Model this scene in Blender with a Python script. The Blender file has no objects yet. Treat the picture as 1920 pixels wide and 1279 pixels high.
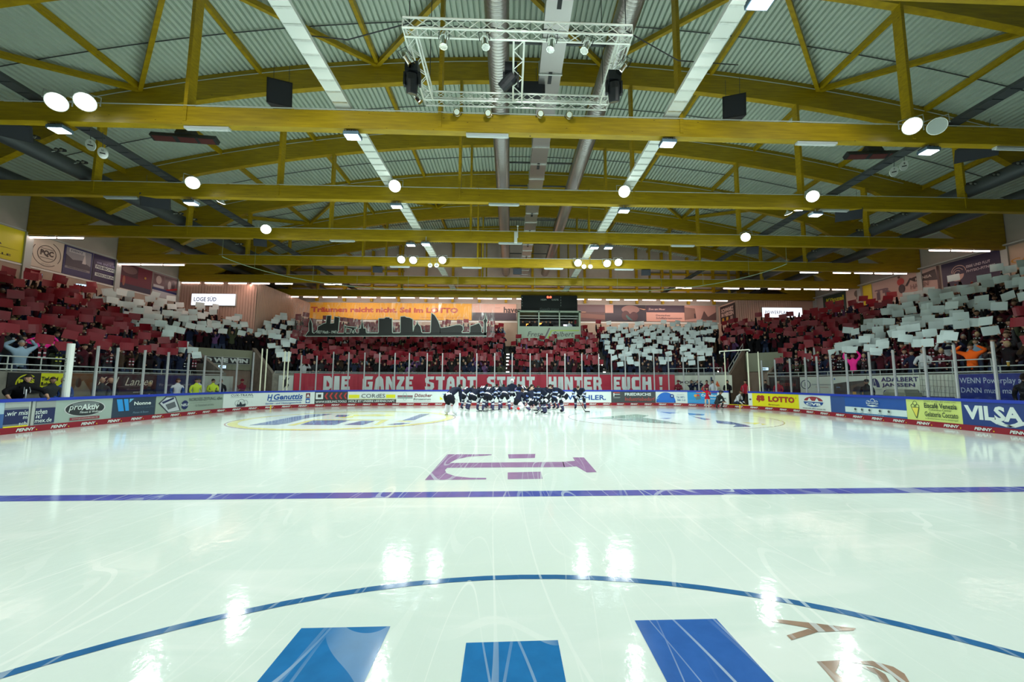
import bpy, math, random
import numpy as np
from mathutils import Matrix, Vector
R0 = random.Random(7)
C = bpy.context.scene.collection
SC = bpy.context.scene
pi = math.pi

# ---------------------------------------------------------------- camera
H0, YAW, PIT, ROL, FPX, PX = 1.5933, .0388, .1007, -.0014, 766.46, 26.04
c_, s_ = math.cos, math.sin
_r0 = Vector((c_(YAW), -s_(YAW), 0)); FW = Vector((s_(YAW)*c_(PIT), c_(YAW)*c_(PIT), s_(PIT)))
_u0 = Vector((-s_(YAW)*s_(PIT), -c_(YAW)*s_(PIT), c_(PIT)))
RT = c_(ROL)*_r0 - s_(ROL)*_u0; UP = s_(ROL)*_r0 + c_(ROL)*_u0
cam_d = bpy.data.cameras.new('camera'); cam = bpy.data.objects.new('camera', cam_d); C.objects.link(cam)
cam_d.sensor_width = 36; cam_d.lens = 36*FPX/1920; cam_d.shift_x = -PX/1920
cam_d.clip_start = .05; cam_d.clip_end = 300
m = Matrix.Identity(4)
for i in range(3):
    m[i][0], m[i][1], m[i][2] = RT[i], UP[i], -FW[i]
m[2][3] = H0
cam.matrix_world = m
SC.camera = cam

def at(px, py, X=None, Y=None, Z=None):
    """point of the photographed place seen at a pixel, on the plane X=, Y= or Z="""
    d = FW + RT*((px-960-PX)/FPX) + UP*((639.5-py)/FPX)
    t = X/d.x if X is not None else (Y/d.y if Y is not None else (Z-H0)/d.z)
    return Vector((d.x*t, d.y*t, H0+d.z*t))
def pix(X, Y, Z):
    v = Vector((X, Y, Z-H0)); w = v.dot(FW)
    return 960+PX+FPX*v.dot(RT)/w, 639.5-FPX*v.dot(UP)/w

# ---------------------------------------------------------------- world, exposure
w = bpy.data.worlds.new('world'); SC.world = w; w.use_nodes = True
w.node_tree.nodes['Background'].inputs[0].default_value = (.5, .6, .55, 1)
w.node_tree.nodes['Background'].inputs[1].default_value = .02
vs = SC.view_settings; vs.view_transform = 'Standard'; vs.look = 'None'; vs.gamma = 1; vs.use_curve_mapping = False
vs.exposure = .30
try:
    SC.cycles.use_denoising = True
    SC.cycles.max_bounces = 7; SC.cycles.transparent_max_bounces = 24
    SC.cycles.sample_clamp_indirect = 6
except Exception: pass
TINT = (.90, 1.0, .93)
def spot(name, loc, target, watts, col=TINT, size=150, blend=.6, rad=.15):
    l = bpy.data.lights.new(name, 'SPOT'); l.energy = watts; l.color = col; l.spot_size = math.radians(size); l.spot_blend = blend
    l.shadow_soft_size = rad
    o = bpy.data.objects.new(name, l); C.objects.link(o); o.location = loc
    o.rotation_euler = (Vector(target)-Vector(loc)).to_track_quat('-Z', 'Y').to_euler()
    return o
def area(name, loc, target, watts, col, sx, sy):
    l = bpy.data.lights.new(name, 'AREA'); l.energy = watts; l.color = col; l.shape = 'RECTANGLE'; l.size = sx; l.size_y = sy
    o = bpy.data.objects.new(name, l); C.objects.link(o); o.location = loc
    o.rotation_euler = (Vector(target)-Vector(loc)).to_track_quat('-Z', 'Y').to_euler()
    return o
# floodlights: (x, z, y) of each round lamp and LED lamp (fixtures are modelled further down)
ROUND = [(-12.42, 9.95, 9.2), (-11.62, 10.0, 9.22), (11.84, 10.95, 9.17),
         (-12.27, 15.55, 9.26), (-4.53, 15.55, 9.27), (4.52, 15.55, 9.23), (12.33, 15.55, 9.2),
         (-12.22, 20.2, 9.21), (12.27, 20.2, 9.18),
         (-6.74, 24.95, 9.18), (-6.01, 24.95, 9.15), (-4.22, 24.95, 9.18), (4.23, 24.95, 9.11), (6.07, 24.95, 9.1), (6.79, 24.95, 9.18)]
ROUND[0] = (-12.4, 10.95, 9.21); ROUND[1] = (-11.65, 10.95, 9.23)
LED = [(-12.75, 11.4, 8.62), (-4.6, 11.4, 8.64), (4.68, 11.4, 8.64), (12.8, 11.4, 8.60),
       (-12.65, 16.07, 8.58), (-4.6, 16.07, 8.6), (4.66, 16.07, 8.58), (12.8, 16.07, 8.56),
       (-5.15, 20.75, 8.6), (4.4, 20.75, 8.6), (5.15, 20.75, 8.6), (4.6, 6.72, 8.55), (-4.6, 6.72, 8.55)]
BEHIND = [(x, y, 8.6) for y in (2.0, -2.7, -7.4) for x in (-12.5, -4.6, 4.6, 12.6)]   # the same rows of lamps go on behind the viewer
PW = 500
for x, y, z in ROUND:
    spot('floodlight_lamp', (x, y-.25, z-.3), (x*.45, y-3.5 if y < 24 else y-5, 0), PW, TINT, 128, .75, .12)
for x, y, z in LED:
    spot('led_lamp', (x, y-.05, z-.16), (x*.82, y+(2.4 if y < 20 else 6.5), 0), PW*(1.15 if y < 20 else 1.9), (.88, 1.0, .96), 172, 1.0, .1)
for x, y, z in BEHIND:
    spot('rear_lamp', (x, y, z), (x*.7, y+.5, 0), PW*(.9 if abs(x) < 8 else .5), TINT, 125, .7, .15)
ADDED_FLOOD = [(x, y) for y in (6.95, 2.3) for x in (-9, -4.5, 0, 4.5, 9)]
for x, y in ADDED_FLOOD:                    # forward facing lamps, added to brighten the fronts of the tie beams
    spot('added_tie_fill_lamp', (x, y+.34, 9.08), (x*.8, y+14, 3.5), PW*.45, (.97, 1, .92), 84, .5, .15)
spot('huddle_spot', (0, 10.9, 8.6), (.4, 22.6, 0), 3600, (1, 1, 1), 13, .8, .1)
PINK = (1, .60, .50)
# light of the fluorescent tube rows under the last beams
area('tube_row_light', (-19.5, 20.6, 8.7), (-22, 20.6, 3), 38, PINK, 5, .2)
area('tube_row_light', (-19.5, 25.3, 8.7), (-22, 25.3, 3), 38, PINK, 5, .2)
area('tube_row_light', (22.5, 20.6, 8.7), (25, 20.6, 3), 38, PINK, 5, .2)
area('tube_row_light', (22.5, 25.3, 8.7), (25, 25.3, 3), 38, PINK, 5, .2)
area('tube_row_light', (-19, 29.75, 8.7), (-20.5, 29.9, 2), 55, PINK, 6, .2)
area('tube_row_light', (22.5, 29.9, 8.7), (24, 30, 2), 55, PINK, 6, .2)
for x in (-14, -8, -2, 4, 10, 16):
    area('tube_row_light', (x, 35.05, 8.75), (x, 37.6, 8.0), 80, (1, .74, .64), 5, .2)

# ---------------------------------------------------------------- materials
MATS = {}
def mat(name, col, rough=.6, metal=0, var=0, scale=8, emit=None, es=1, alpha=None, bump=0, stretch=(1, 1, 1), spec=.5):
    if name in MATS: return MATS[name]
    M = bpy.data.materials.new(name); M.use_nodes = True; nt = M.node_tree; b = nt.nodes['Principled BSDF']
    b.inputs['Base Color'].default_value = (*col, 1); b.inputs['Roughness'].default_value = rough; b.inputs['Metallic'].default_value = metal
    b.inputs['Specular IOR Level'].default_value = spec
    if emit:
        b.inputs['Emission Color'].default_value = (*emit, 1); b.inputs['Emission Strength'].default_value = es
    if var or bump:
        tc = nt.nodes.new('ShaderNodeTexCoord'); mp = nt.nodes.new('ShaderNodeMapping'); mp.inputs['Scale'].default_value = stretch
        nz = nt.nodes.new('ShaderNodeTexNoise'); nz.inputs['Scale'].default_value = scale; nz.inputs['Detail'].default_value = 4
        nt.links.new(tc.outputs['Object'], mp.inputs[0]); nt.links.new(mp.outputs[0], nz.inputs['Vector'])
        if var:
            cr = nt.nodes.new('ShaderNodeValToRGB')
            cr.color_ramp.elements[0].position = .3; cr.color_ramp.elements[1].position = .7
            cr.color_ramp.elements[0].color = (*[max(0, v*(1-var)) for v in col], 1)
            cr.color_ramp.elements[1].color = (*[min(1, v*(1+var)) for v in col], 1)
            nt.links.new(nz.outputs['Fac'], cr.inputs[0]); nt.links.new(cr.outputs[0], b.inputs['Base Color'])
        if bump:
            bp = nt.nodes.new('ShaderNodeBump'); bp.inputs['Strength'].default_value = bump; bp.inputs['Distance'].default_value = .02
            nt.links.new(nz.outputs['Fac'], bp.inputs['Height']); nt.links.new(bp.outputs[0], b.inputs['Normal'])
    MATS[name] = M
    return M
def glow(name, col, s):
    if name in MATS: return MATS[name]
    M = bpy.data.materials.new(name); M.use_nodes = True; nt = M.node_tree; nt.nodes.clear()
    e = nt.nodes.new('ShaderNodeEmission'); e.inputs[0].default_value = (*col, 1); e.inputs[1].default_value = s
    o = nt.nodes.new('ShaderNodeOutputMaterial'); nt.links.new(e.outputs[0], o.inputs[0])
    try: M.cycles.emission_sampling = 'NONE'
    except Exception: pass
    MATS[name] = M; return M
def clear(name, col, amount, rough=.05, extra=None, pure=False):
    """mostly see-through sheet: transparent mixed with a glossy/diffuse film"""
    M = bpy.data.materials.new(name); M.use_nodes = True; nt = M.node_tree; nt.nodes.clear()
    t = nt.nodes.new('ShaderNodeBsdfTransparent'); t.inputs[0].default_value = (*col, 1)
    g = nt.nodes.new('ShaderNodeBsdfPrincipled'); g.inputs['Base Color'].default_value = (.8, .85, .85, 1); g.inputs['Roughness'].default_value = rough
    if pure: g = nt.nodes.new('ShaderNodeBsdfGlossy'); g.inputs['Roughness'].default_value = rough
    mx = nt.nodes.new('ShaderNodeMixShader'); mx.inputs[0].default_value = amount
    if extra:
        nz = nt.nodes.new('ShaderNodeTexNoise'); nz.inputs['Scale'].default_value = 2.2; nz.inputs['Detail'].default_value = 6; nz.inputs['Distortion'].default_value = 2.5
        tc = nt.nodes.new('ShaderNodeTexCoord'); mp = nt.nodes.new('ShaderNodeMapping'); mp.inputs['Scale'].default_value = (1.2, 1, .35)
        cr = nt.nodes.new('ShaderNodeValToRGB'); cr.color_ramp.elements[0].position = .5; cr.color_ramp.elements[1].position = .72
        cr.color_ramp.elements[0].color = (amount,)*3+(1,); cr.color_ramp.elements[1].color = (extra,)*3+(1,)
        nt.links.new(tc.outputs['Object'], mp.inputs[0]); nt.links.new(mp.outputs[0], nz.inputs['Vector'])
        nt.links.new(nz.outputs['Fac'], cr.inputs[0]); nt.links.new(cr.outputs[0], mx.inputs[0])
    o = nt.nodes.new('ShaderNodeOutputMaterial')
    nt.links.new(t.outputs[0], mx.inputs[1]); nt.links.new(g.outputs[0], mx.inputs[2]); nt.links.new(mx.outputs[0], o.inputs[0])
    MATS[name] = M; return M
def flat(r, g, b, rough=.45):
    """plain printed / painted colour given as sRGB 0-255"""
    f = lambda v: ((v/255+.055)/1.055)**2.4 if v > 10 else v/255/12.92
    k = 'print_%d_%d_%d' % (r, g, b)
    return mat(k, (f(r), f(g), f(b)), rough)

# ---------------------------------------------------------------- mesh helpers
class MB:
    def __init__(s): s.v = []; s.f = []; s.mi = []; s.mats = []
    def m(s, M):
        if M not in s.mats: s.mats.append(M)
        return s.mats.index(M)
    def add(s, vs, fs, M):
        k = len(s.v); s.v += [tuple(p) for p in vs]; i = s.m(M)
        for f in fs: s.f.append(tuple(a+k for a in f)); s.mi.append(i)
        return s
    def hexa(s, p, M): return s.add(p, [(0, 3, 2, 1), (4, 5, 6, 7), (0, 1, 5, 4), (1, 2, 6, 5), (2, 3, 7, 6), (3, 0, 4, 7)], M)
    def box(s, x0, x1, y0, y1, z0, z1, M):
        return s.hexa([(x0, y0, z0), (x1, y0, z0), (x1, y1, z0), (x0, y1, z0), (x0, y0, z1), (x1, y0, z1), (x1, y1, z1), (x0, y1, z1)], M)
    def bar(s, a, b, w, h, M, up=(0, 0, 1)):
        a, b = Vector(a), Vector(b); d = (b-a).normalized(); u = Vector(up)
        if abs(d.dot(u)) > .98: u = Vector((0, 1, 0))
        x = d.cross(u).normalized()*w/2; y = x.cross(d).normalized()*h/2
        return s.hexa([a-x-y, a+x-y, a+x+y, a-x+y, b-x-y, b+x-y, b+x+y, b-x+y], M)
    def tube(s, pts, r, M, n=8, cap=True):
        pts = [Vector(p) for p in pts]; N = len(pts); rr = r if isinstance(r, (list, tuple)) else [r]*N; k = len(s.v); i = s.m(M)
        ref = None
        for q, p in enumerate(pts):
            d = (pts[min(q+1, N-1)]-pts[max(q-1, 0)]).normalized()
            if ref is None: ref = Vector((0, 0, 1)) if abs(d.z) < .9 else Vector((1, 0, 0))
            x = d.cross(ref).normalized(); y = d.cross(x).normalized()
            for j in range(n):
                a = 2*pi*j/n; s.v.append(tuple(p+x*rr[q]*math.cos(a)+y*rr[q]*math.sin(a)))
        for q in range(N-1):
            for j in range(n):
                s.f.append((k+q*n+j, k+q*n+(j+1) % n, k+(q+1)*n+(j+1) % n, k+(q+1)*n+j)); s.mi.append(i)
        if cap:
            s.f.append(tuple(k+j for j in range(n))); s.mi.append(i)
            s.f.append(tuple(k+(N-1)*n+j for j in reversed(range(n)))); s.mi.append(i)
        return s
    def ball(s, c, r, M, n=10, m=6, sc=(1, 1, 1)):
        pts = []; k = 0
        for a in range(m+1):
            t = pi*a/m
            for b in range(n):
                u = 2*pi*b/n; pts.append((c[0]+r*sc[0]*math.sin(t)*math.cos(u), c[1]+r*sc[1]*math.sin(t)*math.sin(u), c[2]+r*sc[2]*math.cos(t)))
        fs = [(a*n+b, a*n+(b+1) % n, (a+1)*n+(b+1) % n, (a+1)*n+b) for a in range(m) for b in range(n)]
        return s.add(pts, [tuple(reversed(f)) for f in fs], M)
    def poly(s, pts, M): return s.add(pts, [tuple(range(len(pts)))], M)
    def mesh(s, name):
        me = bpy.data.meshes.new(name); me.from_pydata(s.v, [], s.f)
        for M in s.mats: me.materials.append(M)
        if len(s.mats) > 1: me.polygons.foreach_set('material_index', s.mi)
        me.validate(); me.update(); return me
    def build(s, name, parent=None, loc=None, rz=0, smooth=False):
        o = bpy.data.objects.new(name, s.mesh(name)); C.objects.link(o)
        if parent: o.parent = parent
        if loc is not None: o.location = loc
        if rz: o.rotation_euler = (0, 0, rz)
        if smooth: o.data.shade_smooth()
        return o
def tag(o, label, cat, group=None, kind=None):
    o['label'] = label; o['category'] = cat
    if group: o['group'] = group
    if kind: o['kind'] = kind
    return o
def structure(o): o['kind'] = 'structure'; return o
def empty(name, loc, rz=0):
    o = bpy.data.objects.new(name, None); C.objects.link(o); o.location = loc; o.rotation_euler = (0, 0, rz); return o
def rebase(o, p):
    """move the origin of a mesh to p without moving the mesh"""
    p = Vector(p); o.data.transform(Matrix.Translation(-p)); o.location = p; return o

_tc = {}
def text_mesh(txt, bold=0, shear=0, space=1):
    k = (txt, bold, shear, space)
    if k not in _tc:
        cu = bpy.data.curves.new('t', 'FONT'); cu.body = txt; cu.offset = bold; cu.shear = shear; cu.space_character = space
        cu.resolution_u = 2; cu.fill_mode = 'FRONT'
        ob = bpy.data.objects.new('t', cu); C.objects.link(ob); bpy.context.view_layer.update()
        me = bpy.data.meshes.new_from_object(ob.evaluated_get(bpy.context.evaluated_depsgraph_get()))
        v = [(p.co.x, p.co.y) for p in me.vertices]; f = [tuple(p.vertices) for p in me.polygons]
        bpy.data.objects.remove(ob); bpy.data.curves.remove(cu); bpy.data.meshes.remove(me)
        xs = [p[0] for p in v]; ys = [p[1] for p in v]; x0, x1, y0, y1 = min(xs), max(xs), min(ys), max(ys)
        v = [((x-x0)/(x1-x0), (y-y0)/max(1e-6, y1-y0)) for x, y in v]
        _tc[k] = (v, f)
    return _tc[k]
class Sheet:
    """printed sheet: 2-D drawing in (u,v) metres carried onto a surface by fn(u,v,w)"""
    def __init__(s, fn): s.fn = fn; s.b = MB(); s.lv = 0
    def rect(s, u0, u1, v0, v1, M, n=None, thick=None):
        n = n or max(1, int(abs(u1-u0)/.5)); w = (s.lv*.003+.003); s.lv += 1
        if thick:   # solid base board
            P = []; F = []
            for i in range(n+1):
                u = u0+(u1-u0)*i/n
                P += [s.fn(u, v0, 0), s.fn(u, v1, 0), s.fn(u, v1, -thick), s.fn(u, v0, -thick)]
            for i in range(n):
                a = 4*i; b = a+4
                F += [(a, b, b+1, a+1), (a+1, b+1, b+2, a+2), (a+2, b+2, b+3, a+3), (a+3, b+3, b, a)]
            F += [(0, 1, 2, 3), (4*n+3, 4*n+2, 4*n+1, 4*n)]
            s.b.add(P, F, M)
        else:
            P = []; F = []
            for i in range(n+1):
                u = u0+(u1-u0)*i/n; P += [s.fn(u, v0, w), s.fn(u, v1, w)]
            for i in range(n): F.append((2*i, 2*i+2, 2*i+3, 2*i+1))
            s.b.add(P, F, M)
        return s
    def poly(s, pts, M):
        w = (s.lv*.003+.003); s.lv += 1; s.b.add([s.fn(u, v, w) for u, v in pts], [tuple(range(len(pts)))], M); return s
    def disc(s, u, v, ru, rv, M, n=28, a0=0, a1=2*pi):
        return s.poly([(u+ru*math.cos(a0+(a1-a0)*i/n), v+rv*math.sin(a0+(a1-a0)*i/n)) for i in range(n+(a1-a0 < 6.2))], M)
    def ring(s, u, v, ru, rv, t, M, n=32, a0=0, a1=2*pi):
        w = (s.lv*.003+.003); s.lv += 1; P = []; F = []
        for i in range(n+1):
            a = a0+(a1-a0)*i/n; P += [s.fn(u+ru*math.cos(a), v+rv*math.sin(a), w), s.fn(u+(ru-t)*math.cos(a), v+(rv-t)*math.sin(a), w)]
        for i in range(n): F.append((2*i, 2*i+2, 2*i+3, 2*i+1))
        s.b.add(P, F, M); return s
    def line(s, pts, t, M):
        w = (s.lv*.003+.003); s.lv += 1
        for (a, b), (c, d) in zip(pts, pts[1:]):
            L = math.hypot(c-a, d-b) or 1; x, y = -(d-b)/L*t/2, (c-a)/L*t/2
            s.b.add([s.fn(a-x, b-y, w), s.fn(c-x, d-y, w), s.fn(c+x, d+y, w), s.fn(a+x, b+y, w)], [(0, 1, 2, 3)], M)
        return s
    def text(s, txt, u0, u1, v0, v1, M, bold=.01, shear=0, space=1):
        v, f = text_mesh(txt, bold, shear, space); w = (s.lv*.003+.003); s.lv += 1
        s.b.add([s.fn(u0+(u1-u0)*x, v0+(v1-v0)*y, w) for x, y in v], f, M); return s
# ---------------------------------------------------------------- the hall
TY = [11.4+4.677*k for k in range(-3, 6)]        # truss planes
XH = 1.49; XL, XR = -24.1, 27.1; YF, YN = 38.2, -13.0
BZ, BT = 8.86, .54                                # tie beam underside and height
def top(x): return 15.15-.0064*(x-XH)**2
WOOD = None
def wood_mat():
    M = bpy.data.materials.new('glulam_wood'); M.use_nodes = True; nt = M.node_tree; b = nt.nodes['Principled BSDF']; b.inputs['Roughness'].default_value = .45
    tc = nt.nodes.new('ShaderNodeTexCoord'); mp = nt.nodes.new('ShaderNodeMapping'); mp.inputs['Scale'].default_value = (.7, 3, 9)
    nz = nt.nodes.new('ShaderNodeTexNoise'); nz.inputs['Scale'].default_value = 2; nz.inputs['Detail'].default_value = 6
    cr = nt.nodes.new('ShaderNodeValToRGB'); e = cr.color_ramp.elements
    e[0].position = .3; e[0].color = (.30, .20, .0012, 1); e[1].position = .7; e[1].color = (.45, .31, .002, 1)
    vo = nt.nodes.new('ShaderNodeTexVoronoi'); vo.inputs['Scale'].default_value = 1.6
    mp2 = nt.nodes.new('ShaderNodeMapping'); mp2.inputs['Scale'].default_value = (1.2, 1, 4)
    lt = nt.nodes.new('ShaderNodeMath'); lt.operation = 'LESS_THAN'; lt.inputs[1].default_value = .055
    mx = nt.nodes.new('ShaderNodeMixRGB'); mx.inputs[2].default_value = (.09, .045, .001, 1)
    nt.links.new(tc.outputs['Object'], mp.inputs[0]); nt.links.new(mp.outputs[0], nz.inputs['Vector']); nt.links.new(nz.outputs['Fac'], cr.inputs[0])
    nt.links.new(tc.outputs['Object'], mp2.inputs[0]); nt.links.new(mp2.outputs[0], vo.inputs['Vector']); nt.links.new(vo.outputs['Distance'], lt.inputs[0])
    nt.links.new(lt.outputs[0], mx.inputs[0]); nt.links.new(cr.outputs[0], mx.inputs[1]); nt.links.new(mx.outputs[0], b.inputs['Base Color'])
    return M
WOOD = wood_mat()
DECK = mat('roof_deck_paint', (.52, .62, .54), .55)
STEEL = mat('galvanised_steel', (.62, .66, .64), .35, .75, var=.12, scale=6)
DUCT = mat('duct_metal', (.46, .45, .45), .30, .9)
DARK = mat('black_housing', (.012, .015, .02), .5)
DGREY = mat('dark_grey_metal', (.06, .07, .075), .5, .3)
WHITEP = mat('white_paint', (.75, .8, .77), .4)
GREYP = mat('grey_paint', (.45, .5, .48), .5)
CONC = mat('concrete', (.20, .20, .17), .85, var=.25, scale=3)
CONCD = mat('terrace_concrete', (.07, .07, .06), .9, var=.2, scale=3)
CREAM = mat('cream_wall', (.48, .40, .32), .8, var=.06, scale=2)
CLAD = mat('wall_cladding', (.40, .37, .33), .75, var=.05, scale=2)

# ice
def scratches(nt, col, strength, tint, dens=1.0):
    """thin skate scratches: zero lines of stretched noise in several directions, only in patches"""
    L = nt.links.new; tc = nt.nodes.new('ShaderNodeTexCoord'); acc = None
    for k, (rot, sc, wid, st) in enumerate([(.25, .45, .0026, .10), (-.45, .5, .0024, .12), (1.15, .4, .0024, .12), (-1.2, .6, .0028, .14), (.7, .9, .0036, .16), (2.2, .35, .0022, .08)]):
        mp = nt.nodes.new('ShaderNodeMapping'); mp.inputs['Rotation'].default_value = (0, 0, rot); mp.inputs['Location'].default_value = (k*3.7, k*1.3, 0); mp.inputs['Scale'].default_value = (1, st, 1)
        nz = nt.nodes.new('ShaderNodeTexNoise'); nz.inputs['Scale'].default_value = sc; nz.inputs['Detail'].default_value = 1.2; nz.inputs['Roughness'].default_value = .4
        L(tc.outputs['Object'], mp.inputs[0]); L(mp.outputs[0], nz.inputs['Vector'])
        fr_ = nt.nodes.new('ShaderNodeMath'); fr_.operation = 'MULTIPLY'; fr_.inputs[1].default_value = 14; L(nz.outputs['Fac'], fr_.inputs[0])
        f2 = nt.nodes.new('ShaderNodeMath'); f2.operation = 'PINGPONG'; f2.inputs[1].default_value = .5; L(fr_.outputs[0], f2.inputs[0])
        lt = nt.nodes.new('ShaderNodeMath'); lt.operation = 'LESS_THAN'; lt.inputs[1].default_value = wid*7*dens; L(f2.outputs[0], lt.inputs[0])
        n2 = nt.nodes.new('ShaderNodeTexNoise'); n2.inputs['Scale'].default_value = .6+.3*k; L(mp.outputs[0], n2.inputs['Vector'])
        rr = nt.nodes.new('ShaderNodeValToRGB'); rr.color_ramp.elements[0].position = .46; rr.color_ramp.elements[1].position = .66; L(n2.outputs['Fac'], rr.inputs[0])
        mu = nt.nodes.new('ShaderNodeMath'); mu.operation = 'MULTIPLY'; L(lt.outputs[0], mu.inputs[0]); L(rr.outputs[0], mu.inputs[1])
        if acc is None: acc = mu.outputs[0]
        else:
            ad = nt.nodes.new('ShaderNodeMath'); ad.operation = 'MAXIMUM'; L(acc, ad.inputs[0]); L(mu.outputs[0], ad.inputs[1]); acc = ad.outputs[0]
    m2 = nt.nodes.new('ShaderNodeMath'); m2.operation = 'MULTIPLY'; m2.inputs[1].default_value = strength; L(acc, m2.inputs[0])
    mx = nt.nodes.new('ShaderNodeMixRGB'); mx.inputs[2].default_value = tint; L(m2.outputs[0], mx.inputs[0])
    if hasattr(col, 'default_value'): L(col, mx.inputs[1])
    else: mx.inputs[1].default_value = (*col, 1)
    return mx.outputs[0], acc
def ice_mat():
    M = bpy.data.materials.new('ice'); M.use_nodes = True; nt = M.node_tree; b = nt.nodes['Principled BSDF']; L = nt.links.new
    b.inputs['Specular IOR Level'].default_value = .15; b.inputs['Roughness'].default_value = .07
    tc = nt.nodes.new('ShaderNodeTexCoord')
    n0 = nt.nodes.new('ShaderNodeTexNoise'); n0.inputs['Scale'].default_value = .3; n0.inputs['Detail'].default_value = 4; L(tc.outputs['Object'], n0.inputs['Vector'])
    c0 = nt.nodes.new('ShaderNodeValToRGB'); c0.color_ramp.elements[0].position = .35; c0.color_ramp.elements[1].position = .7
    c0.color_ramp.elements[0].color = (.66, .765, .715, 1); c0.color_ramp.elements[1].color = (.75, .83, .80, 1); L(n0.outputs['Fac'], c0.inputs[0])
    # broad whitish scraped swooshes
    mp = nt.nodes.new('ShaderNodeMapping'); mp.inputs['Rotation'].default_value = (0, 0, .35); mp.inputs['Scale'].default_value = (.22, 1.1, 1)
    n1 = nt.nodes.new('ShaderNodeTexNoise'); n1.inputs['Scale'].default_value = 1.1; n1.inputs['Detail'].default_value = 5; n1.inputs['Distortion'].default_value = 1.2
    c1 = nt.nodes.new('ShaderNodeValToRGB'); c1.color_ramp.elements[0].position = .56; c1.color_ramp.elements[1].position = .68
    c1.color_ramp.elements[0].color = (0, 0, 0, 1); c1.color_ramp.elements[1].color = (.55, .55, .55, 1)
    L(tc.outputs['Object'], mp.inputs[0]); L(mp.outputs[0], n1.inputs['Vector']); L(n1.outputs['Fac'], c1.inputs[0])
    mx = nt.nodes.new('ShaderNodeMixRGB'); mx.inputs[2].default_value = (.84, .88, .85, 1); L(c1.outputs[0], mx.inputs[0]); L(c0.outputs[0], mx.inputs[1])
    col, acc = scratches(nt, mx.outputs[0], .5, (.90, .93, .90, 1)); L(col, b.inputs['Base Color'])
    nb = nt.nodes.new('ShaderNodeTexNoise'); nb.inputs['Scale'].default_value = 9; nb.inputs['Detail'].default_value = 3; L(tc.outputs['Object'], nb.inputs['Vector'])
    bp = nt.nodes.new('ShaderNodeBump'); bp.inputs['Strength'].default_value = .2; bp.inputs['Distance'].default_value = .01
    L(nb.outputs['Fac'], bp.inputs['Height']); L(bp.outputs[0], b.inputs['Normal'])
    return M
ICE = ice_mat()
RXL, RXR, RYE, RR_ = -15.25, 15.4, 28.45, 7.0
PATH = []
def mk_path():
    P = []
    y = YN+.5
    while y < RYE-RR_: P.append((RXL, y)); y += .5
    for i in range(0, 41):
        a = pi-pi/2*i/40; P.append((RXL+RR_+RR_*math.cos(a), RYE-RR_+RR_*math.sin(a)))
    x = RXL+RR_+.5
    while x < RXR-RR_: P.append((x, RYE)); x += .5
    for i in range(0, 41):
        a = pi/2-pi/2*i/40; P.append((RXR-RR_+RR_*math.cos(a), RYE-RR_+RR_*math.sin(a)))
    y = RYE-RR_-.5
    while y > YN+.5: P.append((RXR, y)); y -= .5
    P.append((RXR, YN+.5))
    S = [0]
    for a, b in zip(P, P[1:]): S.append(S[-1]+math.hypot(b[0]-a[0], b[1]-a[1]))
    return np.array(P), np.array(S)
PP, SS = mk_path()
_d = np.diff(PP, axis=0); _d /= np.linalg.norm(_d, axis=1)[:, None]; _n = np.stack([_d[:, 1], -_d[:, 0]], 1)
NN = np.concatenate([_n[:1], (_n[:-1]+_n[1:])/2, _n[-1:]]); NN /= np.linalg.norm(NN, axis=1)[:, None]
def onpath(s_, v, w=0):
    s_ = float(s_); i = int(np.clip(np.searchsorted(SS, s_)-1, 0, len(SS)-2)); a, b = PP[i], PP[i+1]
    t = (s_-SS[i])/(SS[i+1]-SS[i]); p = a+(b-a)*t; q = NN[i]+(NN[i+1]-NN[i])*t
    return (float(p[0]+q[0]*w), float(p[1]+q[1]*w), v)         # w towards the ice
_sx = [(s_, pix(*onpath(s_, .6))[0]) for s_ in np.arange(0, SS[-1], .05) if onpath(s_, 0)[1] > 3]
def s_at(px): return float(np.interp(px, [p for _, p in _sx], [q for q, _ in _sx]))
def at_s(s_, z=0, w=0): return Vector(onpath(s_, z, w))

# rounded ice sheet
ice_pts = [(float(x), float(y), 0) for x, y in PP]
b = MB(); b.add(ice_pts, [tuple(reversed(range(len(ice_pts))))], ICE); fl = structure(b.build('floor'))
b = MB(); b.box(XL-.2, XR+.2, YN, YF+.2, -.3, -.02, CONC); structure(b.build('floor'))

# painted marks under the ice
BLUE_L = mat('ice_line_blue', (.085, .105, .42), .14, var=.12, scale=5)
BLUE_C = mat('ice_circle_blue', (.03, .14, .34), .14, var=.1, scale=6)
BLUE_P = mat('ice_logo_blue', (.02, .17, .44), .14, var=.08, scale=7)
BLUE_Q = mat('ice_logo_deep_blue', (.035, .13, .44), .14, var=.08, scale=7)
PURP = mat('ice_logo_purple', (.33, .20, .38), .14, var=.08, scale=5)
BROWN = mat('ice_logo_brown', (.33, .22, .16), .2, var=.2, scale=5)
YEL_I = mat('ice_logo_yellow', (.70, .68, .22), .14, var=.1, scale=5)
GRN_I = mat('ice_logo_green', (.24, .36, .30), .14, var=.2, scale=5)
NAVY_I = mat('ice_logo_slate', (.12, .17, .34), .14, var=.3, scale=5)
_scr = set()
def mark(n, M, polys, z=.002):
    if M.name not in _scr:
        _scr.add(M.name); nt = M.node_tree; bs = nt.nodes['Principled BSDF']; bs.inputs['Roughness'].default_value = .1; bs.inputs['Specular IOR Level'].default_value = .15
        src = bs.inputs['Base Color'].links[0].from_socket if bs.inputs['Base Color'].links else tuple(bs.inputs['Base Color'].default_value)[:3]
        c4, _a = scratches(nt, src, .6, (.70, .80, .84, 1), 1.25); nt.links.new(c4, bs.inputs['Base Color'])
    b = MB()
    for p in polys: b.poly([(q[0], q[1], z) for q in p], M)
    return structure(b.build('trim_%d' % n))
def g(px, py): p = at(px, py, Z=0); return (p.x, p.y)
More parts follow.
